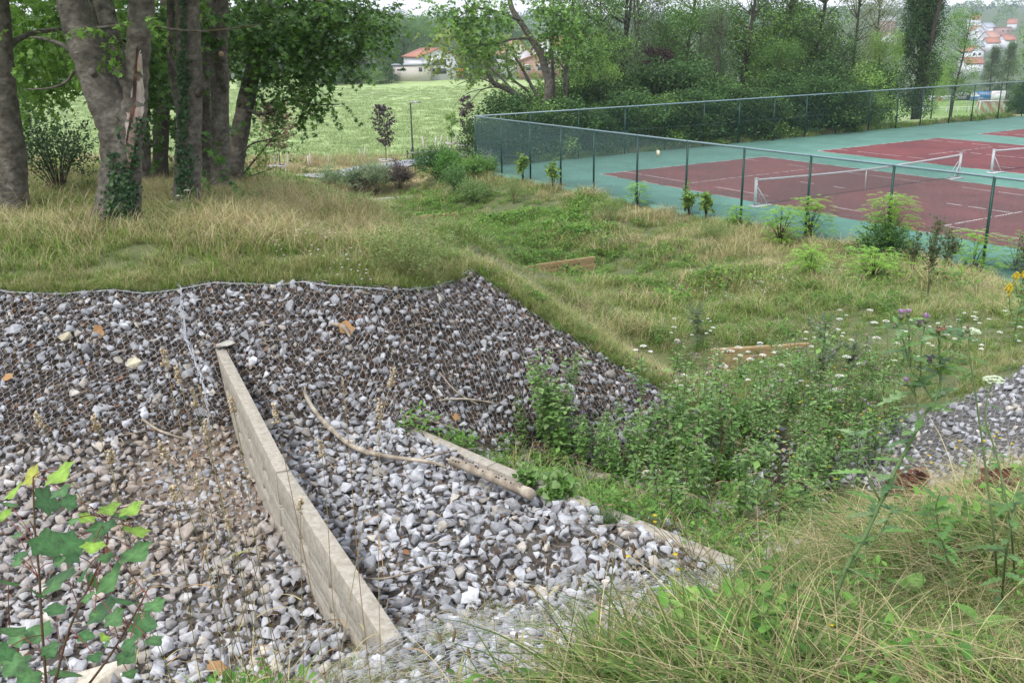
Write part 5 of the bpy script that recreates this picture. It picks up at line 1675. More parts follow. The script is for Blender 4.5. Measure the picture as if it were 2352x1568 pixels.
def put(meshes, names, loc, rz, sc, nm, label, cat, group=None, tilt=(0, 0)):
    o = empty(nm, tuple(loc), rz, label=label, cat=cat, group=group)
    o.rotation_euler = (tilt[0], tilt[1], rz)
    o.scale = (sc,) * 3
    for me, k in zip(meshes, names):
        if me is None: continue
        link(bpy.data.objects.new(k, me), o)
    return o
WG = [(.15, .29, .075), (.20, .35, .10), (.11, .22, .055), (.25, .37, .15)]
TH = [weed_mesh(rng.uniform(.8, 1.1), 40, (.045, .10), WG, 4, [(.40, .29, .42), (.26, .18, .13), (.40, .32, .24), (.30, .22, .16)], heads=2, bush_=.18) for _ in range(5)]
WD = [weed_mesh(rng.uniform(.6, .95), 38, (.04, .095), WG, 3, None, bush_=.15) for _ in range(3)]
npl = 0
poly_t = [(1185, 1010), (1250, 975), (1330, 965), (1420, 930), (1530, 930), (1640, 900), (1800, 910), (1890, 960), (1905, 1080), (1860, 1190), (1770, 1220), (1690, 1250), (1560, 1200), (1420, 1130), (1230, 1050)]
ptx = np.array([(1165, 985), (1260, 975), (1400, 1050), (1520, 985), (1640, 940), (1800, 930), (1960, 940), (2050, 985), (2040, 1090), (1930, 1120), (1870, 1195), (1770, 1225), (1690, 1262), (1560, 1195), (1420, 1128), (1230, 1052)], float)
for i in range(4000):
    if npl >= 190: break
    px, py = rng.uniform(1150, 2060), rng.uniform(925, 1262); jx, jy = rng.normal(0, 26, 2)
    if px > 1480 and rng.random() < .45: continue
    if not inpoly(np.array([px]), np.array([py]), ptx)[0]: continue
    p = hit(px + jx, py + jy * .5)
    k = rng.random() < .45
    if k: put(TH[rng.integers(5)], ('foliage', 'blossoms'), p, rng.uniform(0, 6.28), rng.uniform(.6, 1.35), 'thistle', 'tall creeping thistle in the dense green thicket beyond the low concrete weir', 'thistle', 'thistles of the channel thicket', tilt=rng.normal(0, .09, 2))
    else: put(WD[rng.integers(3)], ('foliage', None), p, rng.uniform(0, 6.28), rng.uniform(.55, 1.3), 'weed', 'leafy flowerless weed among the thistles beyond the low concrete weir', 'weed', 'leafy weeds of the channel thicket', tilt=rng.normal(0, .1, 2))
    npl += 1
# willowherbs and grey mugwort to the right of the thicket
MG = [weed_mesh(1.0, 90, (.05, .10), [(.14, .20, .10), (.18, .24, .13), (.11, .16, .08)], 9, None, bush_=.5) for _ in range(2)]
for px, py, lab in ((1935, 905, 'greyish bushy mugwort right of the timber weir among umbels'), (1880, 935, 'greyish mugwort just above the yellow flowers'), (1600, 800, 'bushy weed left of the middle timber weir'), (1890, 850, 'pale mugwort standing at the right end of the timber weir')):
    put(MG[rng.integers(2)], ('foliage', None), hit(px, py), rng.uniform(0, 6), 1.0, 'mugwort', lab, 'weed')
for px, py in ((1640, 900), (1700, 905), (1760, 905), (1830, 895), (1860, 920), (1940, 960), (1980, 940), (2010, 920), (2060, 900), (1560, 860), (1585, 885), (1960, 1000), (1900, 1000), (1985, 985), (2030, 880), (1770, 870), (1820, 860), (1700, 870), (2100, 860), (2150, 850), (2200, 840), (2080, 830), (2000, 860)):
    put(TH[rng.integers(5)] if rng.random() < .5 else WD[rng.integers(3)], ('foliage', 'blossoms'), hit(px, py), rng.uniform(0, 6), rng.uniform(.6, .85), 'weed', 'loose weed in the flowery strip between the thicket and the right bank', 'weed', 'weeds of the flowery strip')

def umbel_mesh(H, r, k):
    b, h = MB(), MB()
    a0 = rng.uniform(0, 6)
    top = np.array([rng.normal(0, .05), rng.normal(0, .05), H])
    P = smooth_path([(0, 0, -.05), (top[0] * .2, top[1] * .2, H * .5), top], 6)
    cyl_path(b, P, .003, .0015, 4, (.16, .24, .07))
    heads = [(top, r)]
    for i in range(k):
        t = rng.uniform(.5, .8); q = P[int(t * 5)]; a = rng.uniform(0, 6)
        e = q + np.array([math.cos(a) * .12, math.sin(a) * .12, H * .25])
        cyl_path(b, [q, (q + e) / 2, e], .002, .001, 4, (.16, .24, .07)); heads.append((e, r * .7))
    n = 26
    t = rng.uniform(.05, .8, n)
    i = t * 5
    pos = np.array([np.interp(i, np.arange(6), P[:, k_]) for k_ in range(3)]).T
    a = rng.uniform(0, 6.28, n)
    b.rep(NL_V, QL_F, frames(np.stack([np.cos(a), np.sin(a), rng.uniform(0, .8, n)], 1)) * rng.uniform(.05, .11, n)[:, None, None], pos, leafcols(n, WG))
    for c, rr in heads:
        for j in range(9):
            a = j * .7; e = c + np.array([math.cos(a) * rr * .7, math.sin(a) * rr * .7, -.003]); cyl_path(b, [c - [0, 0, .03], e], .0008, .0008, 3, (.2, .3, .1))
        dome(h, c, rr, 70, .013, (.74, .75, .68))
    x = b.build('stem', M['leaf']); xm = x.data; bpy.data.objects.remove(x)
    x = h.build('umbel', M['petal']); hm = x.data; bpy.data.objects.remove(x)
    return xm, hm
UM = [umbel_mesh(.7, .048, 0), umbel_mesh(.7, .055, 1), umbel_mesh(.7, .042, 2), umbel_mesh(.7, .06, 1)]
UP_ = [(1553,732),(1600,727),(1620,735),(1548,758),(1552,790),(1640,800),(1655,808),(1680,812),(1690,825),(1705,838),(1660,842),(1640,855),(1725,795),(1735,803),(1790,806),(1805,850),(1765,868),(1905,742),(1920,765),(1935,717),(1975,722),
 (2082,727),(2140,737),(2155,744),(2190,732),(2200,717),(2225,723),(2240,715),(2252,727),(2305,713),(2075,757),(2060,772),(2035,750),(2110,782),(2230,782),(2000,792),(1985,812),(2120,757),(1850,772),(1880,757),(1870,802),(1925,872),(1565,872),(1895,900),(2010,762),
 (1580,745),(1630,760),(1700,800),(1745,832),(1775,815),(1830,880),(1950,830),(1960,790),(2040,800),(1470,800),(2170,760),(2270,760),(2325,750)]
for i, (px, py) in enumerate(UP_):
    sc = rng.uniform(.75, 1.1)
    p = hit(px, py + 60); dd = np.linalg.norm(p); p = hit(px, py + .7 * sc * 2000 / dd)
    where = 'above the timber weir' if px < 1720 and py < 780 else 'around the timber weir' if px < 1860 else 'in the flowery strip right of the mugwort' if px < 2050 else 'on the grassy bank at the right'
    put(UM[i % 4], ('stem', 'umbel'), p, rng.uniform(0, 6), sc * (.8 if px > 2050 else 1), 'wild_carrot', 'white wild carrot umbel, one of those ' + where, 'wild flower', 'wild carrots ' + where)
for px, py, s_, lab in ((407, 461, .55, 'small white umbel at the foot of the ivy column trunk, left'), (427, 463, .62, 'largest white umbel at the foot of the ivy column trunk'), (405, 480, .45, 'lower white umbel by the ivy column trunk'), (428, 505, .35, 'low white umbel in the grass right below the ivy column trunk')):
    p = hit(px, py + s_ * 95)
    put(UM[0 if s_ < .6 else 3], ('stem', 'umbel'), p, 0, s_ * 1.25, 'wild_carrot', lab, 'wild flower')

def daisy_mesh(H, r, col, n=3):
    b, h = MB(), MB()
    for j in range(n):
        e = np.array([rng.normal(0, .07) * (j > 0), rng.normal(0, .07) * (j > 0), H * (1 - .15 * j)])
        cyl_path(b, smooth_path([(0, 0, -.05), e * [.3, .3, .5], e], 5), .002, .001, 4, (.16, .24, .07))
        th = np.linspace(0, 2 * np.pi, 13)[:-1]
        V = [e + [0, 0, .002]] + [e + np.array([math.cos(t) * r * (1 if i % 2 else .8), math.sin(t) * r * (1 if i % 2 else .8), .004]) for i, t in enumerate(th)] + [e + [0, 0, -.008]]
        F_ = [(0, 1 + i, 1 + (i + 1) % 12) for i in range(12)] + [(13, 1 + (i + 1) % 12, 1 + i) for i in range(12)]
        h.add(V, np.array(F_), np.array([tuple(np.array(col) * .8)] + [col] * 13))
    x = b.build('stem', M['leaf']); xm = x.data; bpy.data.objects.remove(x)
    x = h.build('flower', M['petal']); hm = x.data; bpy.data.objects.remove(x)
    return xm, hm
YE = [daisy_mesh(.5, .02, (.75, .58, .02), k) for k in (1, 2, 3)]
for i, (px, py) in enumerate([(1880,845),(1910,855),(1935,860),(1905,890),(1850,875),(1990,955),(1970,965),(1850,990),(1800,1030),(1790,1045),(1920,1000),(1890,1065),(2010,1005),(1955,905),(1870,915),(1830,935),(1780,1000),(1815,1060),(2060,980),(2190,1030),(2275,1012),(2268,1022),(2120,1062),(1940,930),(1760,950),(1500,1200),(1545,1300),(1440,1302),(2240,1045)]):
    p = hit(px, py + 45); dd = np.linalg.norm(p); p = hit(px, py + .5 * 1950 / dd)
    put(YE[i % 3], ('stem', 'flower'), p, rng.uniform(0, 6), 1.0, 'hawkbit', 'thin stalk with small yellow flowers, one of many dotted through the weeds', 'wild flower', 'yellow hawkbits in the weeds')
p = hit(1897, 1568); put(YE[0], ('stem', 'flower'), p, 0, .45, 'hawkbit', 'single yellow flower low in the grass at the bottom edge', 'wild flower')
RW = weed_mesh(.8, 40, (.05, .1), WG, 6, [(.72, .55, .02), (.62, .46, .02)], heads=12)
for px, py, lab in ((2340, 760, 'ragwort with bright yellow clusters at the right edge'), (2325, 800, 'lower yellow ragwort close to the right edge')):
    put(RW, ('foliage', 'blossoms'), hit(px, py), 1, 1.25, 'ragwort', lab, 'wild flower')
CL = daisy_mesh(.28, .017, (.70, .70, .64), 3)
for i, (px, py) in enumerate([(705,525),(712,545),(690,520),(600,530),(730,545),(745,540),(758,548),(760,560),(690,555),(575,535),(640,575),(720,590),(735,600),(770,620),(800,610),(810,600),(830,640),(845,660),(650,590),(790,645)]):
    put(CL, ('stem', 'flower'), hit(px, py + 24), rng.uniform(0, 6), rng.uniform(.8, 1.1), 'clover', 'white clover heads in the dark leafy patch on the mound', 'wild flower', 'white clover on the mound')
for i in range(46):
    px, py = [(rng.normal(1420, 40), rng.normal(570, 10)), (rng.normal(1640, 90), rng.normal(690, 18)), (rng.normal(1400, 30), rng.normal(515, 10)), (rng.normal(1840, 60), rng.normal(640, 20))][i % 4]
    put(CL, ('stem', 'flower'), hit(px, py + 10), rng.uniform(0, 6), rng.uniform(1, 1.6), 'daisy', 'tiny white daisies scattered in the green hollow by the long timber weir' if i % 2 == 0 else 'tiny white daisies scattered on the bank below the fence', 'wild flower', 'white daisies by the weir' if i % 2 == 0 else 'white daisies on the bank')
p = hit(1265, 672); put(daisy_mesh(.3, .03, (.75, .06, .02), 1), ('stem', 'flower'), p, 0, 1, 'poppy', 'single red poppy beyond the tip of the stony embankment', 'wild flower')

# pinnate-leaved saplings and other shrubs along the near fence
def pinnate(nm, label, c, H, n, cols, spread=.55, leafl=.24, group=None, lf=.05):
    root = empty(nm, tuple(c), label=label, cat='shrub', group=group)
    b, L = MB(), MB()
    for i in range(n):
        a = rng.uniform(0, 6.283); z = H * rng.uniform(.15, 1) ; o_ = rng.uniform(.0, spread) * (1.2 - .5 * z / H)
        k = np.array([math.cos(a) * o_, math.sin(a) * o_, z])
        D = np.array([math.cos(a), math.sin(a), .25]); D /= np.linalg.norm(D)
        t = np.linspace(0, 1, 9)
        Q = k + D * (t[:, None] * leafl) - np.array([0, 0, 1]) * (t[:, None] ** 2 * leafl * .35)
        S = np.cross(D, [0, 0, 1])
        for s_ in (-1, 1):
            DD = np.tile(S * s_ + D * .3, (9, 1)) + rng.normal(0, .12, (9, 3))
            L.rep(QL_V * [1.1, 1, 1], QL_F, frames(DD) * lf * rng.uniform(.85, 1.3), Q, leafcols(9, cols, .2))
        if i % 5 == 0: b.tube(smooth_path([(0, 0, -.1), k * [.3, .3, .5], k], 5), [.014, .011, .008, .005, .003], 4, cap=False, col=(.9, .8, .6))
    b.build('stems', M['darkbark'], root); L.build('foliage', M['leaf'], root)
    return root
RB = [(.24, .46, .06), (.30, .52, .08), (.18, .36, .05)]
GRB = 'saplings along the near court fence'
at_fence = {}
for k_, t_ in ((1218, npos[2]), (1288, npos[3]), (1488, npos[5] + .6), (1605, npos[6] + .7), (1640, npos[6] + 1.6), (1720, npos[7] + .3)):
    q = K_[:2] + E1 * t_ - E2 * .42; at_fence[k_] = np.array([q[0], q[1], float(height(q[0], q[1]))])
for px, py, H, n, sp, lab in ((1790, 570, 1.3, 210, .7, 'bright green feathery sapling spreading left of the fence post by the net'), (1858, 560, 1.5, 230, .7, 'bright green feathery sapling in front of the post right of the net post'), (2035, 600, 1.9, 420, .9, 'largest feathery sapling, wrapped round a fence post'), (2005, 650, .8, 160, .8, 'low feathery shoots below the largest sapling'),
    (2230, 640, 1.3, 170, .65, 'feathery sapling behind the rightmost visible fence post'), (2330, 630, 1.2, 120, .6, 'feathery sapling at the right edge below the fence'), (1488, 455, 1.0, 90, .4, 'small feathery sapling by the fence left of the pale plate'), (1720, 545, .8, 90, .5, 'small feathery sapling at the foot of the fence under the net post'), (1860, 640, .8, 120, .6, 'low feathery clump halfway down the bank')):
    pinnate('sapling', lab, at_fence[px] if px in at_fence else hit(px, py), H, n, RB, sp, group=GRB)
bush('bush', 'dark ivy-like bush round the foot of the post under the largest sapling', hit(2030, 610), .55, .55, 300, (.05, .09), [(.06, .14, .035), (.08, .18, .045)], stems=20, sh=1, group=None)
SM = [(.20, .33, .07), (.26, .38, .10), (.14, .25, .05)]
for px, py, H, lab in ((1605, 500, .55, 'small sycamore seedling under the fence, left of a pair'), (1640, 505, .65, 'small sycamore seedling under the fence with pinkish top'), (1218, 400, .85, 'vine-like plant climbing the third post of the near fence'), (1288, 410, .7, 'leafy plant at the foot of the fourth fence post')):
    bush('sapling', lab, at_fence.get(px, hit(px, py)), .24, H, 60, (.06, .12), SM, SL_V, SL_F, stems=9, cat='shrub', twl=.25)
for px, py, H, lab in ((1395, 520, .55, 'wiry olive broom bush on the bank below the fence'), (1180, 470, .6, 'thin wiry bush on the bank right of the dark broom'), (935, 640, .3, 'thin wiry shoot at the right end of the mound') , (1640, 560, .3, 'small wiry bush on the bank')):
    bush('broom', lab, hit(px, py), .55, H, 420, (.025, .05), [(.18, .25, .08), (.23, .30, .10)], NL_V * [1.6, 1, 1], QL_F, stems=40, lean=.3, cat='bush', twl=.35, sr=.3, scol=(2.2, 2.6, 1.2))
for i, (px, py, H) in enumerate(((2140, 650, .8), (2165, 660, .95), (2130, 690, .7), (2092, 655, .7), (2180, 640, .7), (2340, 700, .75))):
    bush('nettle', ['tall dark nettle stem, leftmost of the pair between two fence posts', 'tallest dark nettle between the two right fence posts', 'nettle standing lower on the bank below the pair', 'slim brownish dock spike left of the nettles', 'nettle right of the tallest one', 'dark spike at the right edge under the fence'][i], hit(px, py), .10, H, 34, (.05, .10), [(.07, .12, .04), (.10, .15, .05), (.12, .11, .05)], NL_V * [2, 1, 1], QL_F, stems=4, cat='weed', twl=.3, lean=.15, sr=.4, group='dark spikes by the right fence posts')

BRM = [(.05, .14, .03), (.07, .18, .04), (.045, .11, .03)]
def far_bush(px, py, wpx, hpx, lab, cols, leaf=(.08, .16), LV=NL_V * [1.2, 1, 1], n=520, nm='bush'):
    p = hit(px, py); k = np.linalg.norm(p) / F
    bush(nm, lab, p, wpx * k / 2, hpx * k / 2, n, leaf, cols, LV, QL_F, stems=44, lean=.22, twl=.5, sr=.5, scol=(1.5, 1.8, 1))
far_bush(1005, 415, 120, 62, 'big dark green broom bush beside the end of the path', BRM, n=900)
far_bush(1035, 420, 60, 60, 'green broom rising out of the right end of the big broom bush', [(.09, .22, .04), (.12, .27, .05)], n=500)
far_bush(1098, 405, 70, 34, 'light green low broom near the fence corner', [(.14, .28, .06), (.17, .32, .08)], n=420)
far_bush(1045, 448, 50, 50, 'upright grey-green broom below the big broom bush', [(.12, .24, .07), (.10, .20, .06)], n=260)
far_bush(1085, 465, 90, 30, 'soft green bush on the bank above the distant timber weir', [(.13, .22, .06), (.16, .25, .08)], n=320)
far_bush(865, 449, 90, 60, 'pale grey-green willow bush above the farthest timber weir', [(.24, .31, .17), (.20, .28, .14), (.28, .34, .20)], n=620)
far_bush(816, 446, 44, 46, 'greener willow bush at the left of the pale one', [(.14, .21, .10), (.17, .24, .12)], n=260)
far_bush(920, 438, 56, 52, 'dark reddish willow bush between the pale willow and the broom', [(.11, .09, .08), (.15, .13, .11), (.09, .06, .055)], n=360)
far_bush(838, 447, 40, 30, 'small reddish shrub hidden in the pale willows', [(.16, .07, .05), (.10, .06, .05)], n=150)
far_bush(758, 430, 50, 34, 'soft grey-green bush at the foot of the path', [(.20, .28, .13), (.23, .31, .16)], n=260)
far_bush(1112, 378, 30, 20, 'small bush with white blossoms at the fence corner', [(.16, .25, .1), (.7, .7, .66)], n=90)

# ------------------------------------------------------------------ young trees in their guards, lamp, path, stakes
def strip_on_ground(name, pts, w_, m, lift=.05, n=60, **k):
    P = smooth_path(pts, n)[:, :2]
    T = np.gradient(P, axis=0); T /= np.linalg.norm(T, axis=1)[:, None]
    S = np.stack([-T[:, 1], T[:, 0]], 1)
    V = []
    for j, q in enumerate(np.linspace(-w_ / 2, w_ / 2, 5)):
        X_ = P + S * q
        V.append(np.column_stack([X_, height(X_[:, 0], X_[:, 1])]))
    V = np.stack(V, 1)
    V[:, :, 2] = V[:, :, 2].max(1)[:, None] + lift
    i = np.arange(n - 1)[:, None] * 5 + np.arange(4)[None]
    return mesh(name, V.reshape(-1, 3), np.stack([i, i + 1, i + 6, i + 5], -1).reshape(-1, 4), None, m, smooth=True, **k)
pp = hits([(700, 412), (787, 403), (832, 395), (904, 385), (976, 374), (1030, 367), (1085, 360)])
strip_on_ground('path', pp, 2.3, mat('asphalt', (.30, .31, .34), .9, .1, 3, bump=.2), kind='structure', lift=.12)
strip_on_ground('path_verge', pp + [0, 1.9, 0], 2.2, mat('verge', (.17, .27, .05), .9, .3, 1.5, bump=.4), kind='structure', lift=.06)


def young_tree(px, py, topy, cols, lab, w_, n, guard=True, low=.35):
    p = hit(px, py); k = np.linalg.norm(p) / F; H = (py - topy) * k
    root = empty('young_tree', tuple(p), label=lab, cat='young tree', group='young trees along the path')
    b, L = MB(), MB()
    b.tube(smooth_path([(0, 0, -.2), (.02, 0, H * .5), (0, .02, H)], 8), np.linspace(.035, .008, 8), 6, cap=False)
    for i in range(n):
        t = rng.uniform(low, .98); z = t * H; ww = w_ * k / 2 * math.sin(math.pi * min(1, (1 - t) / (1 - low) * .75 + .12)) + .05
        a = rng.uniform(0, 6.28); e = np.array([math.cos(a) * ww, math.sin(a) * ww, z + ww * .35]); s_ = np.array([0, 0, z])
        b.tube([s_, e], [.008, .003], 3, cap=False)
        m_ = 26
        tt = rng.uniform(.25, 1.05, (m_, 1))
        scatter_leaves(L, s_ + (e - s_) * tt + rng.normal(0, .05, (m_, 3)), np.tile(e - s_, (m_, 1)), (.09, .18), cols, QL_V, QL_F, face=.9)
    b.build('trunk', M['darkbark'], root); L.build('crown', M['leaf'], root)
    if guard:
        g = empty('tree_guard', tuple(p + [0, -.1, 0]), rng.uniform(0, 1), label='low wooden guard frame round the ' + lab.split(' standing')[0].split(' by ')[0], cat='tree guard', group='wooden guards of the young trees')
        R_ = .62
        for j in range(3):
            a = j * 2.094 + .3; b = MB(); b.tube([(math.cos(a) * R_, math.sin(a) * R_, -.3), (math.cos(a) * R_, math.sin(a) * R_, .52)], .045, 7); b.build('post', M['greywood'], g)
            a2 = a + 2.094
            b = MB(); b.tube([(math.cos(a) * R_ * 1.1, math.sin(a) * R_ * 1.1, .52), (math.cos(a2) * R_ * 1.1, math.sin(a2) * R_ * 1.1, .54)], .05, 7); b.build('rail', M['greywood'], g)
PU2 = [(.075, .05, .06), (.10, .07, .08), (.055, .04, .045)]
young_tree(888, 388, 250, PU2, 'purple-leaved young tree standing beside the path in the middle', 46, 60)
young_tree(645, 402, 252, [(.20, .10, .08), (.26, .14, .11), (.15, .08, .06)], 'reddish young tree by the maple boughs left of the path', 76, 60)
young_tree(1074, 352, 228, PU2, 'slim purple young tree by the fence corner', 28, 50)
young_tree(1038, 346, 264, G_LT, 'slim green young tree by the far end of the path', 22, 26)


def lamp(px, py, topy, lab, arm=.6, m='black'):
    p = hit(px, py); k = np.linalg.norm(p) / F; H = (py - topy) * k
    root = empty('street_lamp', tuple(p), label=lab, cat='street lamp')
    b = MB(); b.tube([(0, 0, -.2), (0, 0, .9), (0, 0, .92), (0, 0, H)], [.085, .085, .055, .045], 10); b.build('pole', M[m], root, smooth=False)
    b = MB(); b.tube([(-.05, 0, H), (arm * .3, 0, H + .06), (arm, 0, H + .04)], [.05, .05, .035], 8); b.box((arm * .55, 0, H + .04), (arm * .8, .22, .09)); b.build('lamp_head', M['metal'], root)
lamp(949, 370, 245, 'dark street lamp by the path at the foot of the meadow', .75)
p = hit(812, 178)
root = empty('street_lamp', tuple(p), label='old concrete lamp post beyond the meadow beside copper-leaved trees', cat='street lamp')
k = np.linalg.norm(p) / F; H = 70 * k
b = MB(); b.tube([(0, 0, -.3), (0, 0, H)], [.22, .13], 8); b.build('pole', M['concrete'], root)
b = MB(); b.tube([(0, 0, H), (-1.2, 0, H + .5)], [.07, .05], 6); b.box((-1.6, 0, H + .5), (1.1, .35, .16)); b.build('lamp_head', M['white'], root)
p2 = hit(940, 180); H2 = 72 * np.linalg.norm(p2) / F
root = empty('utility_pole', tuple(p2 + [0, 6, 0]), label='slim wooden utility pole behind the white house', cat='utility pole')
b = MB(); b.tube([(0, 0, -.3), (0, 0, H2)], [.16, .11], 8); b.build('pole', M['oldwood'], root)
b = MB()
A3 = np.array([0, 0, H2 - .3]); B3 = p + [0, 0, H * .62] - (p2 + [0, 6, 0])
for s_ in (0, -1.1):
    t = np.linspace(0, 1, 14)[:, None]
    b.tube(A3 + (B3 - A3) * t + np.array([0, 0, 1]) * (-1.6 * 4 * t * (1 - t) * .5 + s_), .035, 4)
b.build('overhead_wire', M['black'], root)

for i, (u_, v_) in enumerate([(345,1290),(448,1300),(604,1285),(622,1285),(752,1270),(995,1225),(1035,1225),(1385,1175),(1480,1165),(1580,1140),(1668,1128),(1620,1135),(1728,1110)]):
    px, py = 529 + u_ * .3, v_ * .3
    p = hit(px, py); h = rng.uniform(.75, 1.15)
    b = MB(); r = rng.uniform(.035, .09)
    b.tube([(0, 0, -.3), (rng.normal(0, .03), 0, h * .5), (rng.normal(0, .06), rng.normal(0, .04), h)], [r, r * .95, r * .85], 7, wob=.05)
    o = b.build('fence_stake', M['greywood'], loc=tuple(p))
    tag(o, 'weathered leaning stake of the old wire fence along the foot of the meadow', 'fence stake', 'stakes along the foot of the meadow')
p = hit(969, 368)
root = empty('low_barrier', tuple(p), .35, label='low wooden rail with metal hoops beside the path under the lamp', cat='barrier')
b = MB(); b.tube([(-1, 0, .5), (1, 0, .55)], .06, 8); b.build('rail', M['greywood'], root)
for s_ in (-1, 1):
    b = MB(); b.tube([(s_ * 1.0, math.cos(t) * .14, .5 + math.sin(t) * .2) for t in np.linspace(-.3, 3.5, 9)], .03, 5); b.tube([(s_, .1, -.2), (s_, .1, .5)], .03, 5); b.build('hoop', M['black'], root)

# ------------------------------------------------------------------ houses, boards and the football ground
M['wallwhite'] = mat('wallwhite', (.62, .63, .66), .8, .06, 1.5)
M['brick'] = mat('brick', (.36, .24, .20), .9, .15, 2, col2=(.30, .19, .16))
M['tile'] = mat('tile', (.38, .17, .12), .8, .18, 2)
M['tile2'] = mat('tile2', (.42, .24, .19), .8, .18, 2)
M['greyroof'] = mat('greyroof', (.34, .36, .42), .6, .1, 2)
M['glass'] = mat('glass', (.05, .06, .07), .15, spec=.6)
M['cladding'] = mat('cladding', (.50, .46, .42), .85, .2, .9, stretch=(8, 8, .4))


def house(px, py, dd, w_, d_, h_, rz, wall, roof, lab, rh=None, wins=3, flat=False, chim=False, group=None, base=None):
    p = atd(px, py, dd) if base is None else np.array(base)
    z = float(height(p[0], p[1]))
    hz_ = max(h_, h_ + 0)
    root = empty('house', (p[0], p[1], p[2] if base is None else p[2]), rz, label=lab, cat='house', group=group)
    b = MB(); b.box((0, 0, h_ / 2 - .5), (w_, d_, h_ + 1)) 
    rh = rh if rh is not None else w_ * .32
    if not flat:
        b.add([(-w_ / 2, -d_ / 2, h_), (w_ / 2, -d_ / 2, h_), (0, -d_ / 2, h_ + rh)], np.array([[0, 1, 2]]))
        b.add([(-w_ / 2, d_ / 2, h_), (w_ / 2, d_ / 2, h_), (0, d_ / 2, h_ + rh)], np.array([[1, 0, 2]]))
    b.build('wall', wall, root)
    b = MB()
    if flat:
        b.box((0, 0, h_ + .12), (w_ + .5, d_ + .5, .24))
    else:
        o_ = .4; t = .22; s_ = rh / (w_ / 2)
        for sg in (-1, 1):
            A = [(0, -d_ / 2 - o_, h_ + rh + .02), (0, d_ / 2 + o_, h_ + rh + .02), (sg * (w_ / 2 + o_), d_ / 2 + o_, h_ - s_ * o_ + .02), (sg * (w_ / 2 + o_), -d_ / 2 - o_, h_ - s_ * o_ + .02)]
            A = np.array(A); B_ = A + [0, 0, t]
            b.add(np.vstack([A, B_]), np.array([[0, 1, 2, 3], [7, 6, 5, 4], [0, 3, 7, 4], [1, 5, 6, 2], [2, 6, 7, 3], [0, 4, 5, 1]]))
    r_ = b.build('roof', roof, root)
    if chim:
        b = MB(); b.box((w_ * .15, d_ * .1, h_ + rh), (.7, .7, 1.6)); b.build('chimney', M['brick'], r_)
    for i in range(wins):
        x = (i + .5) / wins * w_ * .8 - w_ * .4
        for zz in ([h_ * .5] if h_ < 4 else [h_ * .28, h_ * .72]):
            b = MB(); b.box((x, -d_ / 2 - .02, zz), (w_ / wins * .4, .08, 1.3)); f = b.build('window', M['white'], root)
            b = MB(); b.box((x, -d_ / 2 - .07, zz), (w_ / wins * .4 - .16, .03, 1.14)); b.build('pane', M['glass'], f)
    return root
D_ = 204.0
g0 = atd(955, 182, D_)
h1 = house(0, 0, 0, 8.2, 11, 4.1, .42, M['wallwhite'], M['tile'], 'white two-storey house with a shallow red gable at the far edge of the meadow', rh=1.5, wins=1, base=(g0[0] + 2.6, g0[1] + 7, g0[2] + .3))
an = empty('timber_annex', tuple(atd(948, 181.5, D_ - 1)), -.05, label='pale timber-clad annex with a flat roof in front of the white house', cat='annex')
b = MB(); b.box((0, 0, 1.1), (7.4, 4.2, 3.4)); b.build('wall', M['cladding'], an)
b = MB(); b.box((0, 0, 2.9), (7.9, 4.7, .22)); b.build('roof', M['greyroof'], an)
b = MB(); b.box((-1.9, -2.12, 1.9), (1.9, .06, .3)); b.build('window', M['glass'], an)
b = MB(); b.box((2.0, -2.12, 1.9), (.7, .06, .8)); b.build('window', M['glass'], an)
g1 = atd(1185, 172, 210)
house(0, 0, 0, 6.5, 7, 3.6, .2, M['wallwhite'], M['tile2'], 'white house with a steep salmon roof seen left of the crooked maple', rh=2.9, wins=2, base=(g1[0] - .3, g1[1] + 8, g1[2] + .6))
house(0, 0, 0, 9.5, 6, 2.6, -.08, M['brick'], M['tile2'], 'long low brick house with an orange roof behind the crooked maple', rh=1.6, wins=3, base=(g1[0] + 5.4, g1[1] + 3, g1[2] + .1))
house(0, 0, 0, 6, 8, 4.2, -.5, M['wallwhite'], M['tile'], 'white gabled house between the crooked maple and the thin stems', rh=2.6, wins=2, base=(g1[0] + 8.4, g1[1] + 12, g1[2] + 1))
house(0, 0, 0, 7, 8, 3.4, .3, M['wallwhite'], M['tile'], 'red-roofed house half hidden right of the thin grey stems', rh=2.6, wins=2, base=(g1[0] + 14.5, g1[1] + 16, g1[2] + 1.6))
# orange play slide under the conifers
p = atd(1058, 180, 205); root = empty('play_slide', tuple(p + [0, 0, .1]), label='small orange and yellow play slide on the lawn under the dark conifers', cat='play slide')
b = MB(); b.box((0, 0, .9), (.9, .9, .1)); [b.box((x, y, .45), (.08, .08, .9)) for x in (-.4, .4) for y in (-.4, .4)]; b.box((0, 0, 1.6), (1, .9, .5)); b.build('tower', mat('slide_orange', (.65, .16, .04), .5), root)
b = MB(); b.box((-1.2, 0, .55), (1.9, .5, .08), R_of((0, 1, 0), (.45, 0, 1))); b.build('chute', mat('slide_yellow', (.7, .5, .08), .5), root)

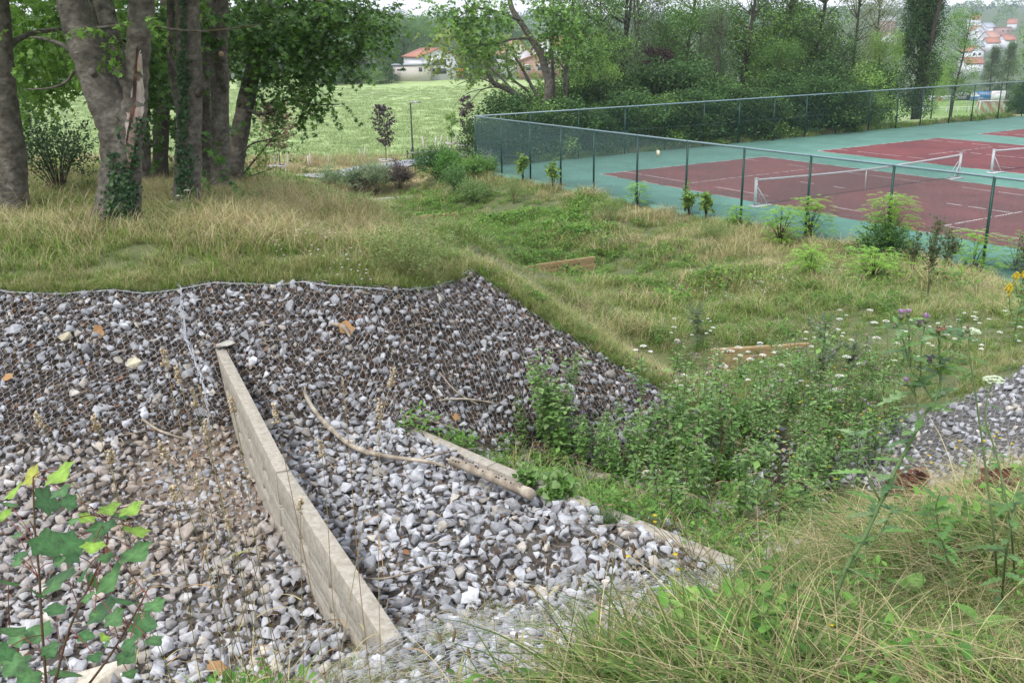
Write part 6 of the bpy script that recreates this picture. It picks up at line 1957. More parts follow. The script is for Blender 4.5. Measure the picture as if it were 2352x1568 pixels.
TOWN = [(2236, 58, 860, 'r', 'red-roofed white gable highest on the hill'), (2248, 72, 800, 'T', 'large white terrace block with pillars on the hill'), (2241, 84, 760, 'r', 'house with a clear red roof below the white terrace'), (2212, 84, 780, 'd', 'dark house left below the white terrace'),
 (2241, 95, 720, 'w', 'white house with pale roof below the red roof'), (2266, 78, 770, 'g', 'grey-roofed white house right of the terrace'), (2299, 92, 740, 'B', 'tall brown brick block near the right edge'), (2272, 100, 640, 'p', 'long pale pink roof in the middle of the town'),
 (2274, 117, 560, 'o', 'orange roof peeping over the left pointed tree'), (2236, 126, 540, 'g', 'grey-blue roofed building low on the hill'), (2231, 140, 480, 'o', 'low orange-red roof right of the airy ash'), (2227, 160, 440, 'w', 'white building low beside the airy ash'), (2229, 170, 420, 'r', 'lowest red roof beside the airy ash'),
 (2292, 104, 640, 'w', 'white house by the top of the pointed trees'), (2036, 78, 780, 'B', 'brown block seen left of the dark poplar'), (2038, 103, 620, 'r', 'dark red roof left of the dark poplar'), (2041, 52, 900, 'w', 'tiny white house high up left of the poplar'), (2323, 68, 820, 'r', 'reddish house at the top right'),
 (2256, 96, 700, 'g', 'grey house in the thick of the town'), (2282, 86, 760, 'w', 'white house left of the brown block'), (2218, 70, 840, 'w', 'white house at the left end of the terrace'), (2262, 112, 600, 'w', 'white house under the pink roof'), (2310, 110, 600, 'o', 'orange roof right of the brown block'), (1330, 128, 330, 'r', 'red roof glimpsed between the stems of the wood')]
for i, (px, py, dd, k, lab) in enumerate(TOWN):
    s_ = dd / 700
    wall, roof = {'r': (M['wallwhite'], M['tile']), 'T': (M['wallwhite'], M['greyroof']), 'd': (M['greyroof'], M['greyroof']), 'w': (M['wallwhite'], M['wallwhite']), 'g': (M['wallwhite'], M['greyroof']), 'B': (M['brick'], M['brick']), 'p': (M['wallwhite'], M['tile2']), 'o': (M['wallwhite'], M['tile'])}[k]
    P = atd(px, py, dd)
    w_, d_, h_ = (17, 9, 6) if k == 'T' else (9, 9, 9) if k == 'B' else (14, 7, 3) if k == 'p' else (8 * s_ + 2, 7, 4.5)
    hh = house(0, 0, 0, w_, d_, h_, rng.choice([math.pi / 2, 0, math.pi / 2]) + rng.normal(0, .2) if k not in 'TBp' else (.05 if k != 'p' else math.pi / 2 + .1), wall, roof, lab, wins=3 if k == 'T' else 2, flat=k in 'TBw', group='houses of the town on the hillside', base=tuple(P))

# football ground: rail, boards, goal
def text_mesh(s, size, m, parent, loc, rz, name='lettering', ext=.01, shear=0, align='CENTER', xs=1):
    cu_ = bpy.data.curves.new(name, 'FONT'); cu_.body = s; cu_.size = size; cu_.extrude = ext; cu_.align_x = align; cu_.shear = shear
    t = bpy.data.objects.new(name, cu_); COL.objects.link(t)
    bpy.context.view_layer.update()
    me = bpy.data.meshes.new_from_object(t.evaluated_get(bpy.context.evaluated_depsgraph_get()))
    bpy.data.objects.remove(t)
    o = bpy.data.objects.new(name, me); me.materials.clear(); me.materials.append(m)
    link(o, parent); o.location = loc; o.rotation_euler = (math.pi / 2, 0, rz); o.scale = (xs, 1, 1)
    return o
M['boardnavy'] = mat('boardnavy', (.045, .055, .075), .5); M['boardblue'] = mat('boardblue', (.06, .19, .45), .5); M['boardwhite'] = mat('boardwhite', (.72, .72, .75), .5)
M['lred'] = mat('lred', (.62, .05, .04), .5); M['lgrey'] = mat('lgrey', (.25, .26, .28), .5)
DB = 205.0
def board(x0, x1, y0, y1, m, lab):
    a, c = atd(x0, y1, DB), atd(x1, y1, DB); t = atd(x0, y0, DB)
    W_ = c[0] - a[0]; H_ = t[2] - a[2]
    root = empty('advertising_board', tuple((a + c) / 2), label=lab, cat='advertising board', group='boards behind the goal')
    b = MB(); b.box((0, 0, H_ / 2), (W_ - .06, .08, H_)); b.build('panel', m, root)
    for s_ in (-1, 1):
        b = MB(); b.tube([(s_ * W_ * .42, .12, -3.2), (s_ * W_ * .42, .12, H_ * .9)], .06, 6); b.build('post', M['metal'], root)
    return root, W_, H_
r_, W_, H_ = board(2132, 2184, 219.5, 233, M['boardwhite'], 'white board with a red flame and dark letters, left of the navy board')
text_mesh('& CO', .8, M['lgrey'], r_, (W_ * .27, -.08, .35), 0, xs=1.2)
text_mesh('S', .8, M['lgrey'], r_, (-W_ * .22, -.08, .35), 0)
b = MB(); th = np.linspace(0, 2 * np.pi, 9)[:-1]
fl = np.array([(0, .1), (.3, .15), (.38, .45), (.22, .75), (.1, .6), (0, 1.1), (-.15, .7), (-.3, .8), (-.36, .4), (-.25, .15)])
V = [(x, -.06, y) for x, y in fl] + [(0, -.06, .45)]
b.add(V, np.array([[10, i, (i + 1) % 10] for i in range(10)])); b.build('emblem', M['lred'], r_)
r_, W_, H_ = board(2185, 2227.5, 210, 231, M['boardnavy'], 'navy board with wide white letters over a smaller line, beside the blue board')
text_mesh('GMS', .95, M['boardwhite'], r_, (0, -.08, H_ - .85), 0, shear=.2, xs=1.6)
text_mesh('LEUVEN', .42, M['boardwhite'], r_, (.1, -.08, H_ - 1.3), 0, xs=1.3)
b = MB(); b.box((0, -.06, H_ - 1.42), (W_ * .7, .02, .03)); b.build('line', M['boardwhite'], r_)
b = MB()
t = np.linspace(0, 2 * np.pi, 25); b.tube([(-W_ * .3 + .2 * math.cos(a), -.07, .32 + .2 * math.sin(a)) for a in t], .02, 4)
for a in (1.5708, 3.665, 5.76): b.tube([(-W_ * .3, -.07, .32), (-W_ * .3 + .19 * math.cos(a), -.07, .32 + .19 * math.sin(a))], .018, 4)
b.build('emblem', M['boardwhite'], r_)
b = MB(); b.box((W_ * .08, -.06, .32), (W_ * .36, .02, .1)); b.build('small_line', M['lgrey'], r_)
r_, W_, H_ = board(2228, 2274, 210, 231.5, M['boardblue'], 'blue board with white letters and a white roof shape')
text_mesh('IMMPULS', .72, M['boardwhite'], r_, (W_ * .19, -.08, H_ - .72), 0, shear=.2, xs=.85)
b = MB(); b.add([(-W_ * .5 + .05, -.06, H_ * .45), (-W_ * .02, -.06, H_ * .45), (-W_ * .28, -.06, H_ - .05), (-W_ * .5 + .05, -.06, H_ * .72)], np.array([[0, 1, 2, 3]])); b.build('emblem', M['boardwhite'], r_)
b = MB(); b.add([(-W_ * .40, -.075, H_ * .68), (-W_ * .26, -.075, H_ * .68), (-W_ * .30, -.075, H_ * .84)], np.array([[0, 1, 2]])); b.build('red_mark', M['lred'], r_)
b = MB(); b.box((0, -.06, .55), (W_ * .3, .02, .07)); b.box((0, -.06, .3), (W_ * .85, .02, .07)); b.build('small_line', M['boardwhite'], r_)
r_, W_, H_ = board(2274.5, 2308, 209, 232, M['boardwhite'], 'white board with a thin red curved line, right of the blue board')
b = MB(); b.tube([(-W_ * .38, -.06, H_ * .62), (-W_ * .25, -.06, H_ * .78), (0, -.06, H_ * .84), (W_ * .35, -.06, H_ * .8)], .03, 4); b.build('emblem', M['lred'], r_)
b = MB(); b.box((0, -.06, .35), (W_ * .6, .02, .05)); b.build('small_line', M['lgrey'], r_)
a, c = atd(2120, 258.5, 200), atd(2330, 258.5, 200)
root = empty('pitch_railing', tuple(a), label='long metal railing along the football pitch below the boards', cat='railing')
L_ = c[0] - a[0]
b = MB(); b.tube([(0, 0, .95), (L_, 0, .95)], .05, 6); b.tube([(0, 0, .5), (L_, 0, .5)], .03, 5); b.build('rail', M['white'], root)
for i in range(9):
    b = MB(); b.tube([(i * L_ / 8, 0, -.4), (i * L_ / 8, 0, .95)], .045, 6); b.build('post', M['white'], root)
a = atd(2248, 262, 189); c = atd(2320, 262, 189)
root = empty('football_goal', tuple(a), label='white football goal with a red and white striped net', cat='goal')
Wg = 7.0
b = MB(); b.tube([(0, 0, -.2), (0, 0, 2.44)], .07, 8); b.tube([(Wg, 0, -.2), (Wg, 0, 2.44)], .07, 8); b.build('post', M['white'], root)
b = MB(); b.tube([(-.06, 0, 2.44), (Wg + .06, 0, 2.44)], .07, 8); b.build('crossbar', M['white'], root)
b = MB()
for x in (0, Wg): b.tube([(x, .9, 2.44), (x, 1.9, 0)], .04, 6); b.tube([(x, 0, 2.44), (x, .9, 2.44)], .04, 6)
b.build('stay', M['white'], root)
m = bpy.data.materials.new('goalnet'); m.use_nodes = True; N, L = nodes(m)
tc = N.new('ShaderNodeTexCoord'); wv = N.new('ShaderNodeTexWave'); wv.bands_direction = 'DIAGONAL'; wv.inputs['Scale'].default_value = .35; wv.inputs['Distortion'].default_value = .4
L.new(tc.outputs['Object'], wv.inputs[0]); rp = N.new('ShaderNodeValToRGB'); rp.color_ramp.interpolation = 'CONSTANT'
rp.color_ramp.elements[0].color = (.42, .05, .05, 1); rp.color_ramp.elements[1].color = (.45, .48, .46, 1); rp.color_ramp.elements[1].position = .5
L.new(wv.outputs[0], rp.inputs[0]); L.new(rp.outputs[0], N['Principled BSDF'].inputs[0])
b = MB()
for i in range(47):
    x = i * .15; b.box((x, 1.4, 1.22), (.045, .03, 2.63), R_of((0, 1, 0), (0, -.41, 1)))
for i in range(16):
    z = .08 + i * .15; b.box((Wg / 2, 1.9 - z * .41, z), (Wg, .03, .045))
b.build('goal_net', m, root)
# parked car by the pitch
p = atd(2120, 256.5, 196); root = empty('parked_car', tuple(p), .3, label='small white car parked beyond the verge left of the football pitch', cat='car')
b = MB(); prof = np.array([(-2, .3), (-2, .8), (-1.5, .9), (-.9, 1.42), (.6, 1.45), (1.3, .95), (2, .8), (2.05, .35)])
V = [(x, y, z) for y in (-.85, .85) for x, z in prof]; n = len(prof)
b.add(V, np.array([[i, (i + 1) % n, n + (i + 1) % n, n + i] for i in range(n)])); b.add(V, np.array([[0, 1, 6, 7], [1, 2, 5, 6], [2, 3, 4, 5], [n + 7, n + 6, n + 1, n], [n + 6, n + 5, n + 2, n + 1], [n + 5, n + 4, n + 3, n + 2]]))
b.build('body', M['white'], root)
for s_ in (-.86, .86):
    b = MB(); b.add([(-1.2, s_, .95), (1.1, s_, .95), (.55, s_, 1.36), (-.85, s_, 1.34)], np.array([[0, 1, 2, 3]])); b.build('window', M['glass'], root)
    for x in (-1.3, 1.3):
        b = MB(); b.tube([(x, s_ - .08, .32), (x, s_ + .08, .32)], .32, 14); b.build('wheel', M['black'], root)

# ------------------------------------------------------------------ things lying in the channel
def log(nm, pts, lab, cat, m='oldwood', wob=.06, n=30, sides=10, holes=0):
    Q = []
    for px, py, hw, off in pts:
        p = hit(px, py); r = hw / F * np.linalg.norm(p); Q.append([p[0], p[1], p[2] + off + r, r])
    S = smooth_path(Q, n); b = MB(); o = S[0, :3]
    b.tube(S[:, :3] - o, S[:, 3] * (1 + rng.normal(0, .06, n)), sides, wob=wob)
    ob = b.build(nm, M[m], smooth=True, loc=tuple(o)); tag(ob, lab, cat)
    if holes:
        h = MB()
        for i in range(holes):
            j = rng.integers(2, n - 2); a = rng.uniform(2.6, 4.2) + math.pi * 0
            T = S[j + 1, :3] - S[j - 1, :3]; T /= np.linalg.norm(T)
            up = np.array([0, -.45, .9]); up -= T * (up @ T); up /= np.linalg.norm(up); sd = np.cross(T, up)
            d_ = up * math.cos(rng.uniform(-.8, .8)) + sd * rng.uniform(-.7, .7); d_ /= np.linalg.norm(d_)
            c = S[j, :3] - o + d_ * S[j, 3] * .9
            h.tube([c, c + d_ * S[j, 3] * .14], [.010, .009], 6)
        h.build('holes', M['black'], ob)
    return ob
log('fallen_branch', [(703, 914, 2.2, .12), (706, 942, 4.3, .12), (733, 986, 5.0, .12), (775, 1026, 5.4, .12), (820, 1060, 6.5, .12), (870, 1076, 5.4, .12), (950, 1088, 5.0, .12), (1005, 1096, 4.0, .12), (1026, 1100, 2.9, .10)], 'long curved bleached branch lying from the embankment across the stones', 'branch', wob=.12)
log('rotten_log', [(1038, 1102, 10, .15), (1100, 1128, 12, .15), (1160, 1156, 12, .15), (1222, 1182, 12, .15)], 'short rotten log full of beetle holes beside the low concrete weir', 'log', holes=22)
for i, (pts, lab) in enumerate((([(1010, 945, 2, .10), (1070, 943, 2.5, .10), (1138, 948, 2, .10)], 'thin dark stick lying on the netting above the low weir'), ([(925, 968, 2.5, .06), (1000, 985, 3, .06), (1060, 1005, 2, .05)], 'dark twig at the foot of the embankment by the low weir end'),
    ([(930, 1085, 2.5, .08), (1020, 1062, 2.5, .09), (1110, 1048, 1.5, .09)], 'forked twig crossing between the bleached branch and the low weir'), ([(330, 985, 3, .08), (370, 1010, 3, .07), (430, 1028, 2, .06)], 'bent pale twig on the netting left of the tall weir'),
    ([(760, 770, 3, .09), (790, 782, 6, .09), (806, 800, 2, .09)], 'curled strip of bark high on the embankment'), ([(780, 1345, 3, .08), (880, 1352, 2.5, .08), (1000, 1320, 2, .08)], 'stick among the stones near the end of the tall weir'), ([(1010, 880, 2, .10), (1050, 925, 2, .10), (1100, 950, 1.5, .1)], 'slanting twig on the netting above the low weir'))):
    log('stick', pts, lab, 'stick', wob=.1, n=14, sides=6)
def rock(px, py, wpx, lab, col, flat=.5, k=0, lift=.3, asp=.75):
    p = hit(px, py); w_ = wpx / F * np.linalg.norm(p) / 2
    V, Fc = SV[k]
    b = MB(); b.add(V * [w_ / 1.1, w_ * asp / .85, w_ * flat / .8], Fc, col)
    o = b.build('rock', M['stone'], loc=tuple(p + [0, 0, w_ * flat * lift])); tag(o, lab, 'rock'); o.rotation_euler = (.1, -.1, rng.uniform(-.4, .4))
rock(262, 1548, 200, 'large pale boulder at the bottom left edge of the picture', (.50, .45, .37), .55, 3)
rock(838, 1298, 88, 'flat brown slab right behind the tall concrete weir', (.24, .19, .145), .12, 5, .9)
rock(905, 1385, 60, 'small flat brown slab near the near end of the tall weir', (.24, .20, .16), .12, 7, .9)
rock(1432, 1220, 34, 'single pale stone lying on top of the low weir', (.42, .43, .46), .8, 9, 1)
rock(275, 720, 34, 'big light stone under the netting near the top left', (.46, .47, .50), .8, 2, 1)
rock(310, 855, 50, 'wide cream stone under the netting', (.48, .44, .33), .6, 4, 1)
rock(520, 812, 50, 'broken stone slab leaning over the upper end of the tall weir', (.36, .35, .31), .35, 6, 1.6)
rock(155, 790, 34, 'yellowish stone under the netting at the left', (.46, .42, .30), .7, 8, 1)
for px, py, s_, lab in ((240, 775, 26, 'tan dead leaf upright by the netting seam'), (795, 790, 34, 'pale curled dead leaf high on the embankment'), (1052, 985, 18, 'orange dead leaf under the end of the low weir'), (25, 880, 20, 'brown dead leaf at the left edge'), (520, 1550, 44, 'orange-brown leaf on the stones at the bottom')):
    p = hit(px, py); w_ = s_ / F * np.linalg.norm(p)
    b = MB(); b.rep(ML_V * [1, 1, 1.6], ML_F, randrot(1) * w_, np.zeros((1, 3)), np.array([(.38, .22, .10)]))
    tag(b.build('dead_leaf', M['litter'], loc=tuple(p + [0, 0, .09])), lab, 'dead leaf')

# tufts of grass growing at the low weir
for px, py, s_, lab in ((1108, 1072, .9, 'dense dark grass tuft growing over the low weir near its left end'), (1400, 1210, 1.0, 'dense dark grass tuft growing over the low weir farther right')):
    V, Fc, C = blade_set(240, (.12, .30), .10, (.3, 1.0), (.0015, .003), [(.07, .15, .03), (.10, .19, .04), (.05, .11, .025)], 5)
    p = hit(px, py)
    o = mesh('grass_tuft', V * s_, Fc, C, M['grass'], loc=tuple(p)); tag(o, lab, 'grass tuft')
bush('weed', 'broad-leaved weed on the edge of the low weir beside the rotten log', hit(1285, 1150), .10, .10, 40, (.05, .09), WG, SL_V, SL_F, stems=8, twl=.1, cat='weed', sr=.3)
bush('weed', 'small leafy weed sprouting behind the end of the rotten log', hit(1215, 1135), .06, .12, 24, (.03, .06), WG, SL_V, SL_F, stems=6, twl=.1, cat='weed', sr=.3)

# ------------------------------------------------------------------ the plants close to the camera
def near_pt(px, py, dd): return atd(px, py, dd)


# sycamore sapling at the lower left
def palmate(b, c, w_, D, up, col):
    R = frames(np.array([D], float), up) * w_
    V = ML_V * [1.0, 1.05, 1]
    b.rep(V, ML_F, R, np.array([c]), np.array([col]))
    b.C[-1] = b.C[-1] * np.array([1.1, .9, 1.0, .8, 1.12, .8, .9, 1.15, .9, .8, 1.12, .8, 1.0, .9, 1.45])[:, None]
root = empty('sycamore_sapling', tuple(hit(150, 1700)), label='young sycamore with red leaf stalks and lobed leaves at the lower left', cat='sapling')
o0 = np.array(root.location)
D0 = 2.7
Ls0 = [(380,240,230,0),(200,250,170,1),(90,350,170,0),(290,415,230,2),(440,420,130,2),(30,500,120,0),(290,680,230,2),(450,680,200,2),(180,540,130,0),(550,520,130,0),(650,580,210,2),(690,460,160,0),(830,465,180,0),(860,600,200,0),(590,700,170,0),(860,740,240,3),(540,860,200,2),(700,900,280,3),(380,900,240,2),(50,930,160,2),
      (640,1110,240,2),(780,1050,180,2),(900,1190,200,2),(980,1070,160,3),(80,1240,200,3),(240,1250,210,3),(560,1020,120,3),(540,1270,120,2),(660,1275,90,0),(820,1310,140,2),(800,1390,160,2),(420,1510,250,3),(100,1440,210,3),(180,1530,180,3),(20,1370,160,2),(240,1000,150,2),(450,770,150,2),(350,1100,150,2),(130,760,120,2),(600,1400,110,2),(320,1350,130,2)]
Ls = [(a, b_, c * .74, d_) for a, b_, c, d_ in Ls0] + [(a + random.uniform(-90, 90), b_ + random.uniform(20, 120), c * .5, 3) for a, b_, c, d_ in Ls0[::2]]
LC = [(.24, .40, .06), (.36, .38, .07), (.06, .155, .055), (.085, .19, .07)]
stems_ = [[(305, 1700), (290, 1410), (245, 1220), (215, 1020), (210, 720), (215, 620), (213, 540)], [(330, 1600), (430, 1330), (560, 1130), (660, 990), (675, 880), (672, 800)], [(560, 1568 * 1.0), (700, 1390), (790, 1230), (850, 1120), (900, 1090)], [(250, 1568), (120, 1400), (60, 1250)]]
sp = lambda u, v, dd=D0: atd(u * .3628, 1000 + (v) * .3628, dd)
b, L = MB(), MB()
nodes_ = []
zst = [[(305,1720),(265,1200),(250,900),(225,640),(213,420),(210,260)], [(330,1650),(430,1250),(560,960),(640,790),(680,660),(672,520)], [(540,1600),(690,1400),(800,1220),(880,1080),(940,960)], [(240,1650),(130,1400),(60,1250)]]
for k, st in enumerate(zst):
    P = smooth_path([sp(u, v, D0 + .08 * k) for u, v in st], 24)
    P[0] = P[0] * .5 + P[1] * .5
    b.tube(P - o0, np.linspace(.005, .0022, 24), 7, col=(.15, .10, .06)); nodes_.append(P)
b.tube([np.array([0, 0, -.05]), (nodes_[0][0] - o0) * [.6, .6, .6], nodes_[0][0] - o0], [.008, .006, .005], 7, col=(.16, .1, .07))
for k in (1, 2, 3): b.tube([np.array([0, 0, .0]), (nodes_[k][0] - o0) * .6, nodes_[k][0] - o0], [.006, .005, .005], 6, col=(.16, .1, .07))
Pn = np.concatenate(nodes_)
pet = MB()
for u, v, w_, ci in Ls:
    c = sp(u, v, D0 + rng.uniform(-.22, .22))
    k = Pn[np.argmin(np.linalg.norm(Pn - (c - [0, 0, .05]), axis=1))]
    ww = w_ * .3628 / F * np.linalg.norm(c)
    D = c - k; D[2] = D[2] * .3 - .02; D += rng.normal(0, .02, 3); D /= np.linalg.norm(D) + 1e-6
    base = c - D * ww * .4
    pet.tube(smooth_path([k, (k + base) / 2 + [0, 0, .01], base], 5) - o0, .0016, 5, col=(.24, .08, .06))
    palmate(L, base - o0, ww * .95, D, (rng.normal(0, .45), rng.normal(-.3, .4), 1), np.array(LC[ci]) * rng.uniform(.85, 1.15))
b.build('stem', M['petal'], root); pet.build('leaf_stalks', M['petal'], root)
M['bigleaf'] = mat('bigleaf', (1, 1, 1), .45, .25, 30, attr=True, trans=.35, spec=.4, bump=.3, bscale=60)
L.build('foliage', M['bigleaf'], root)


# dry grass stalks
def stalk(bx, by, tx, ty, dd, kind, lab, group, lean=0, w_=.0022):
    base = hit(bx, by); top = atd(tx, ty, dd)
    root = empty('grass_stalk', tuple(base), label=lab, cat='grass stalk', group=group)
    L_ = top - base
    side = np.cross(L_, [0, 0, 1]); side /= np.linalg.norm(side) + 1e-9
    P = smooth_path([(0, 0, 0), L_ * .4 + [0, 0, .05] + side * rng.normal(0, .015), L_ * .8 + [0, 0, .04], L_ + [0, 0, lean]], 14)
    c = [(.46, .36, .17), (.40, .27, .12), (.52, .44, .25), (.30, .32, .10)][rng.integers(4)]
    b = MB(); b.tube(P, np.linspace(w_, w_ * .5, 14), 5, col=c, cap=False)
    for t in (.3, .5):      # a dry leaf or two
        if rng.random() < .55:
            k = P[int(t * 13)]; a = rng.uniform(0, 6.28); Lf = rng.uniform(.12, .26)
            tt = np.linspace(0, 1, 7)[:, None]; dr = np.array([math.cos(a), math.sin(a), .5])
            Q = k + dr * tt * Lf - np.array([0, 0, 1]) * tt ** 2 * Lf * .9
            sd = np.array([-math.sin(a), math.cos(a), 0]) * .004
            V = np.concatenate([Q - sd * (1 - tt * .9), Q + sd * (1 - tt * .9)])
            b.add(V, np.array([[i, i + 1, i + 8, i + 7] for i in range(6)]), np.array([(.42, .26, .13), (.35, .36, .12), (.46, .38, .2)][rng.integers(3)]))
    b.build('stem', M['petal'], root)
    h = MB()
    T = P[-1] - P[-3]; T /= np.linalg.norm(T)
    if kind == 'head':       # clustered seed head
        n = 44; t = rng.random(n) ** .8; pos = P[-1] - T[None] * (t * .10)[:, None] + rng.normal(0, .004, (n, 3)) * (.4 + t[:, None] * 1.2)
        D = T[None] + rng.normal(0, .45, (n, 3))
        V = np.array([[0, 0, 0], [.3, .4, 0], [0, .4, .3], [-.3, .4, 0], [0, .4, -.3], [0, 1, 0]]); Fc = np.array([[0, 1, 2], [0, 2, 3], [0, 3, 4], [0, 4, 1], [5, 2, 1], [5, 3, 2], [5, 4, 3], [5, 1, 4]])
        h.rep(V, Fc, frames(D) * rng.uniform(.012, .02, n)[:, None, None], pos, leafcols(n, [(.55, .46, .32), (.44, .33, .2), (.62, .55, .42)]))
    elif kind == 'spike':
        n = 26; t = np.linspace(0, 1, n); pos = P[-1] - T[None] * (t * .17)[:, None]
        D = T[None] + rng.normal(0, .35, (n, 3))
        V = np.array([[0, 0, 0], [.18, .5, 0], [0, 1, 0], [-.18, .5, .08]])
        h.rep(V, QL_F, frames(D) * .016, pos, leafcols(n, [(.50, .40, .24), (.58, .5, .34)]))
    elif kind == 'plantain':
        h.tube([P[-1] - T * .035, P[-1] - T * .02, P[-1], P[-1] + T * .008], [.004, .0062, .005, .002], 8, col=(.15, .10, .05), wob=.12)
    h.build('seed_head', M['petal'], root)
KA = [(560,1640,373,797,3.0),(590,1640,403,832,3.0),(430,1660,78,940,2.7),(640,1660,440,888,3.1),(690,1660,455,880,3.1),(660,1640,530,905,3.2),(760,1640,628,922,3.3),(420,1640,213,950,2.9),(610,1660,365,1010,2.8),(860,1640,786,866,3.4),(800,1640,735,1005,3.3),(640,1660,520,1180,2.8),(480,1660,395,1110,2.6),(760,1640,905,826,3.6),(300,1640,330,1400,2.6),(520,1640,450,1085,2.9),(880,1640,870,912,3.5),(700,1640,690,1140,3.1),(360,1640,250,1030,2.9),(540,1640,600,1250,2.8),(600,1640,470,960,3.0)]
for i, (bx, by, tx, ty, dd) in enumerate(KA):
    stalk(bx, by, tx, ty, dd, 'head' if i % 5 != 4 else 'spike', 'tall straw-coloured grass stalk with a seed head standing before the stones at the left', 'dry grass stalks at the lower left', lean=-.04 if tx > 890 else -.01)
KB = [(1534,963),(1678,952),(1602,1002),(1507,1066),(1390,1141),(1739,1066),(1520,1150),(1570,1120),(1655,1115),(1910,1112),(1430,1130),(1326,1041),(1450,1102),(1480,1200),(1760,1180),(1850,1080),(1700,1130)]
for i, (tx, ty) in enumerate(KB):
    stalk(1600 + rng.normal(0, 22), 1300 + rng.normal(0, 10), tx, ty, 5.1 + rng.normal(0, .15), 'spike', 'straw-coloured grass stalk fanning out of the tussock at the end of the low weir', 'dry stalks of the tussock by the low weir', lean=-.05 if abs(tx - 1600) > 120 else 0, w_=.0028)
for i, (tx, ty) in enumerate([(1246,1241),(971,1376),(1045,1451),(1075,1490),(1187,1455),(1205,1366),(1257,1302),(1454,1249),(1410,1284),(1375,1290),(1432,1262),(1008,1455),(1030,1520),(1267,1485),(1372,1365),(1280,1440),(508,1385),(1118,1300),(1330,1330)]):
    stalk(tx + rng.normal(10, 25), min(ty + 330, 1760), tx, ty, max(2.6, 3.4 - (ty - 1240) * .002), 'plantain', 'thin plantain stalk with a small brown head rising over the near wire netting', 'plantains over the near netting', w_=.0016)

# tall thistle at the right, and its neighbour
root = empty('tall_thistle', tuple(hit(1905, 1440)), label='tallest thistle with lilac flower heads and long jagged leaves at the right', cat='thistle')
o0 = np.array(root.location); DT = 3.0
zz = lambda u, v, dd=DT: atd((2600 + u) / 1.7007, (1100 + v) / 1.7007, dd)
branches = [[(645,1290),(700,1130),(780,990),(830,880),(900,730),(960,620),(1010,520),(1050,470),(1075,380),(1070,280),(1070,200)], [(840,860),(790,760),(765,690),(745,610),(735,580)], [(940,660),(985,560),(975,440),(955,330),(925,220),(900,160)], [(955,330),(950,180),(948,135)], [(975,440),(960,420),(945,400)], [(1050,470),(1000,380),(1000,250),(1015,165)], [(1075,380),(1060,340),(1035,320)], [(1070,240),(1060,200),(1050,185)], [(830,880),(870,820),(900,760),(960,720)], [(1075,300),(1140,230),(1180,190)], [(700,1130),(820,1010),(880,900)]]
b, L, H_m = MB(), MB(), MB()
JL = np.array([(0, 0), (.05, .08), (.16, .14), (.06, .22), (.20, .32), (.07, .40), (.20, .52), (.06, .58), (.15, .72), (.04, .78), (.06, .9), (0, 1.0)])
JV = np.vstack([np.column_stack([JL[:, 0], JL[:, 1], .25 * JL[:, 0] - .12 * JL[:, 1] ** 2]), np.column_stack([-JL[1:-1, 0], JL[1:-1, 1], .25 * JL[1:-1, 0] - .12 * JL[1:-1, 1] ** 2])])
JV = np.vstack([JV, np.column_stack([np.zeros(12), JL[:, 1], -.12 * JL[:, 1] ** 2 - .01])])
jf = []
for i in range(11):
    jf += [(22 + i, i, i + 1), (22 + i, i + 1, 23 + i)]
    a_ = (12 + i - 1) if i > 0 else 0; c_ = (12 + i) if i < 10 else 11
    jf += [(22 + i, c_, a_), (22 + i, 23 + i, c_)]
JF = np.array(jf)
for k, st in enumerate(branches):
    P = smooth_path([zz(u, v) for u, v in st], 10 if k else 26) - o0
    if k == 0: P = np.vstack([[0, 0, -.05], P])
    b.tube(P, np.linspace(.009 if k == 0 else .004, .003 if k == 0 else .002, len(P)), 6, col=(.16, .25, .10))
    nn = 26 if k == 0 else 7
    t = rng.uniform(.05, .98, nn); i = t * (len(P) - 1)
    pos = np.array([np.interp(i, np.arange(len(P)), P[:, j]) for j in range(3)]).T
    a = np.arange(nn) * 2.4 + k
    D = np.stack([np.cos(a), np.sin(a) * .8, rng.uniform(-.15, .55, nn)], 1)
    L.rep(JV, JF, frames(D) * (rng.uniform(.07, .16, nn) * (1.1 - .5 * t))[:, None, None], pos, leafcols(nn, [(.13, .27, .07), (.17, .33, .09), (.11, .22, .09), (.20, .30, .14)]))
b.build('stem', M['petal'], root); L.build('foliage', M['bigleaf'], root)
for u, v, s_, c in ((920,125,1,0),(948,118,.8,0),(992,158,.8,0),(1017,140,1,0),(1030,305,1,0),(936,385,.85,0),(895,165,.6,1),(948,200,.5,1),(1065,180,.8,2),(1085,178,.8,2),(1180,180,.8,1),(985,330,.5,1)):
    c0 = zz(u, v + 8) - o0; r = .011 * s_
    h = MB(); h.tube([c0 - [0, 0, r * 1.3], c0 - [0, 0, r * .6], c0, c0 + [0, 0, r * .6]], [r * .3, r, r * .9, r * .6], 9, col=(.14, .17, .09) if c < 2 else (.22, .11, .07), wob=.06)
    n = 60 if c == 0 else 14
    D = rng.normal(0, .5, (n, 3)); D[:, 2] = 1
    h.rep(NL_V * [.5, 1, 1], QL_F, frames(D) * (.02 * s_), np.tile(c0 + [0, 0, r * .4], (n, 1)), leafcols(n, [(.60, .36, .62), (.68, .46, .70)] if c == 0 else [(.3, .2, .14)], .15))
    h.build('flower_head', M['petal'], root)
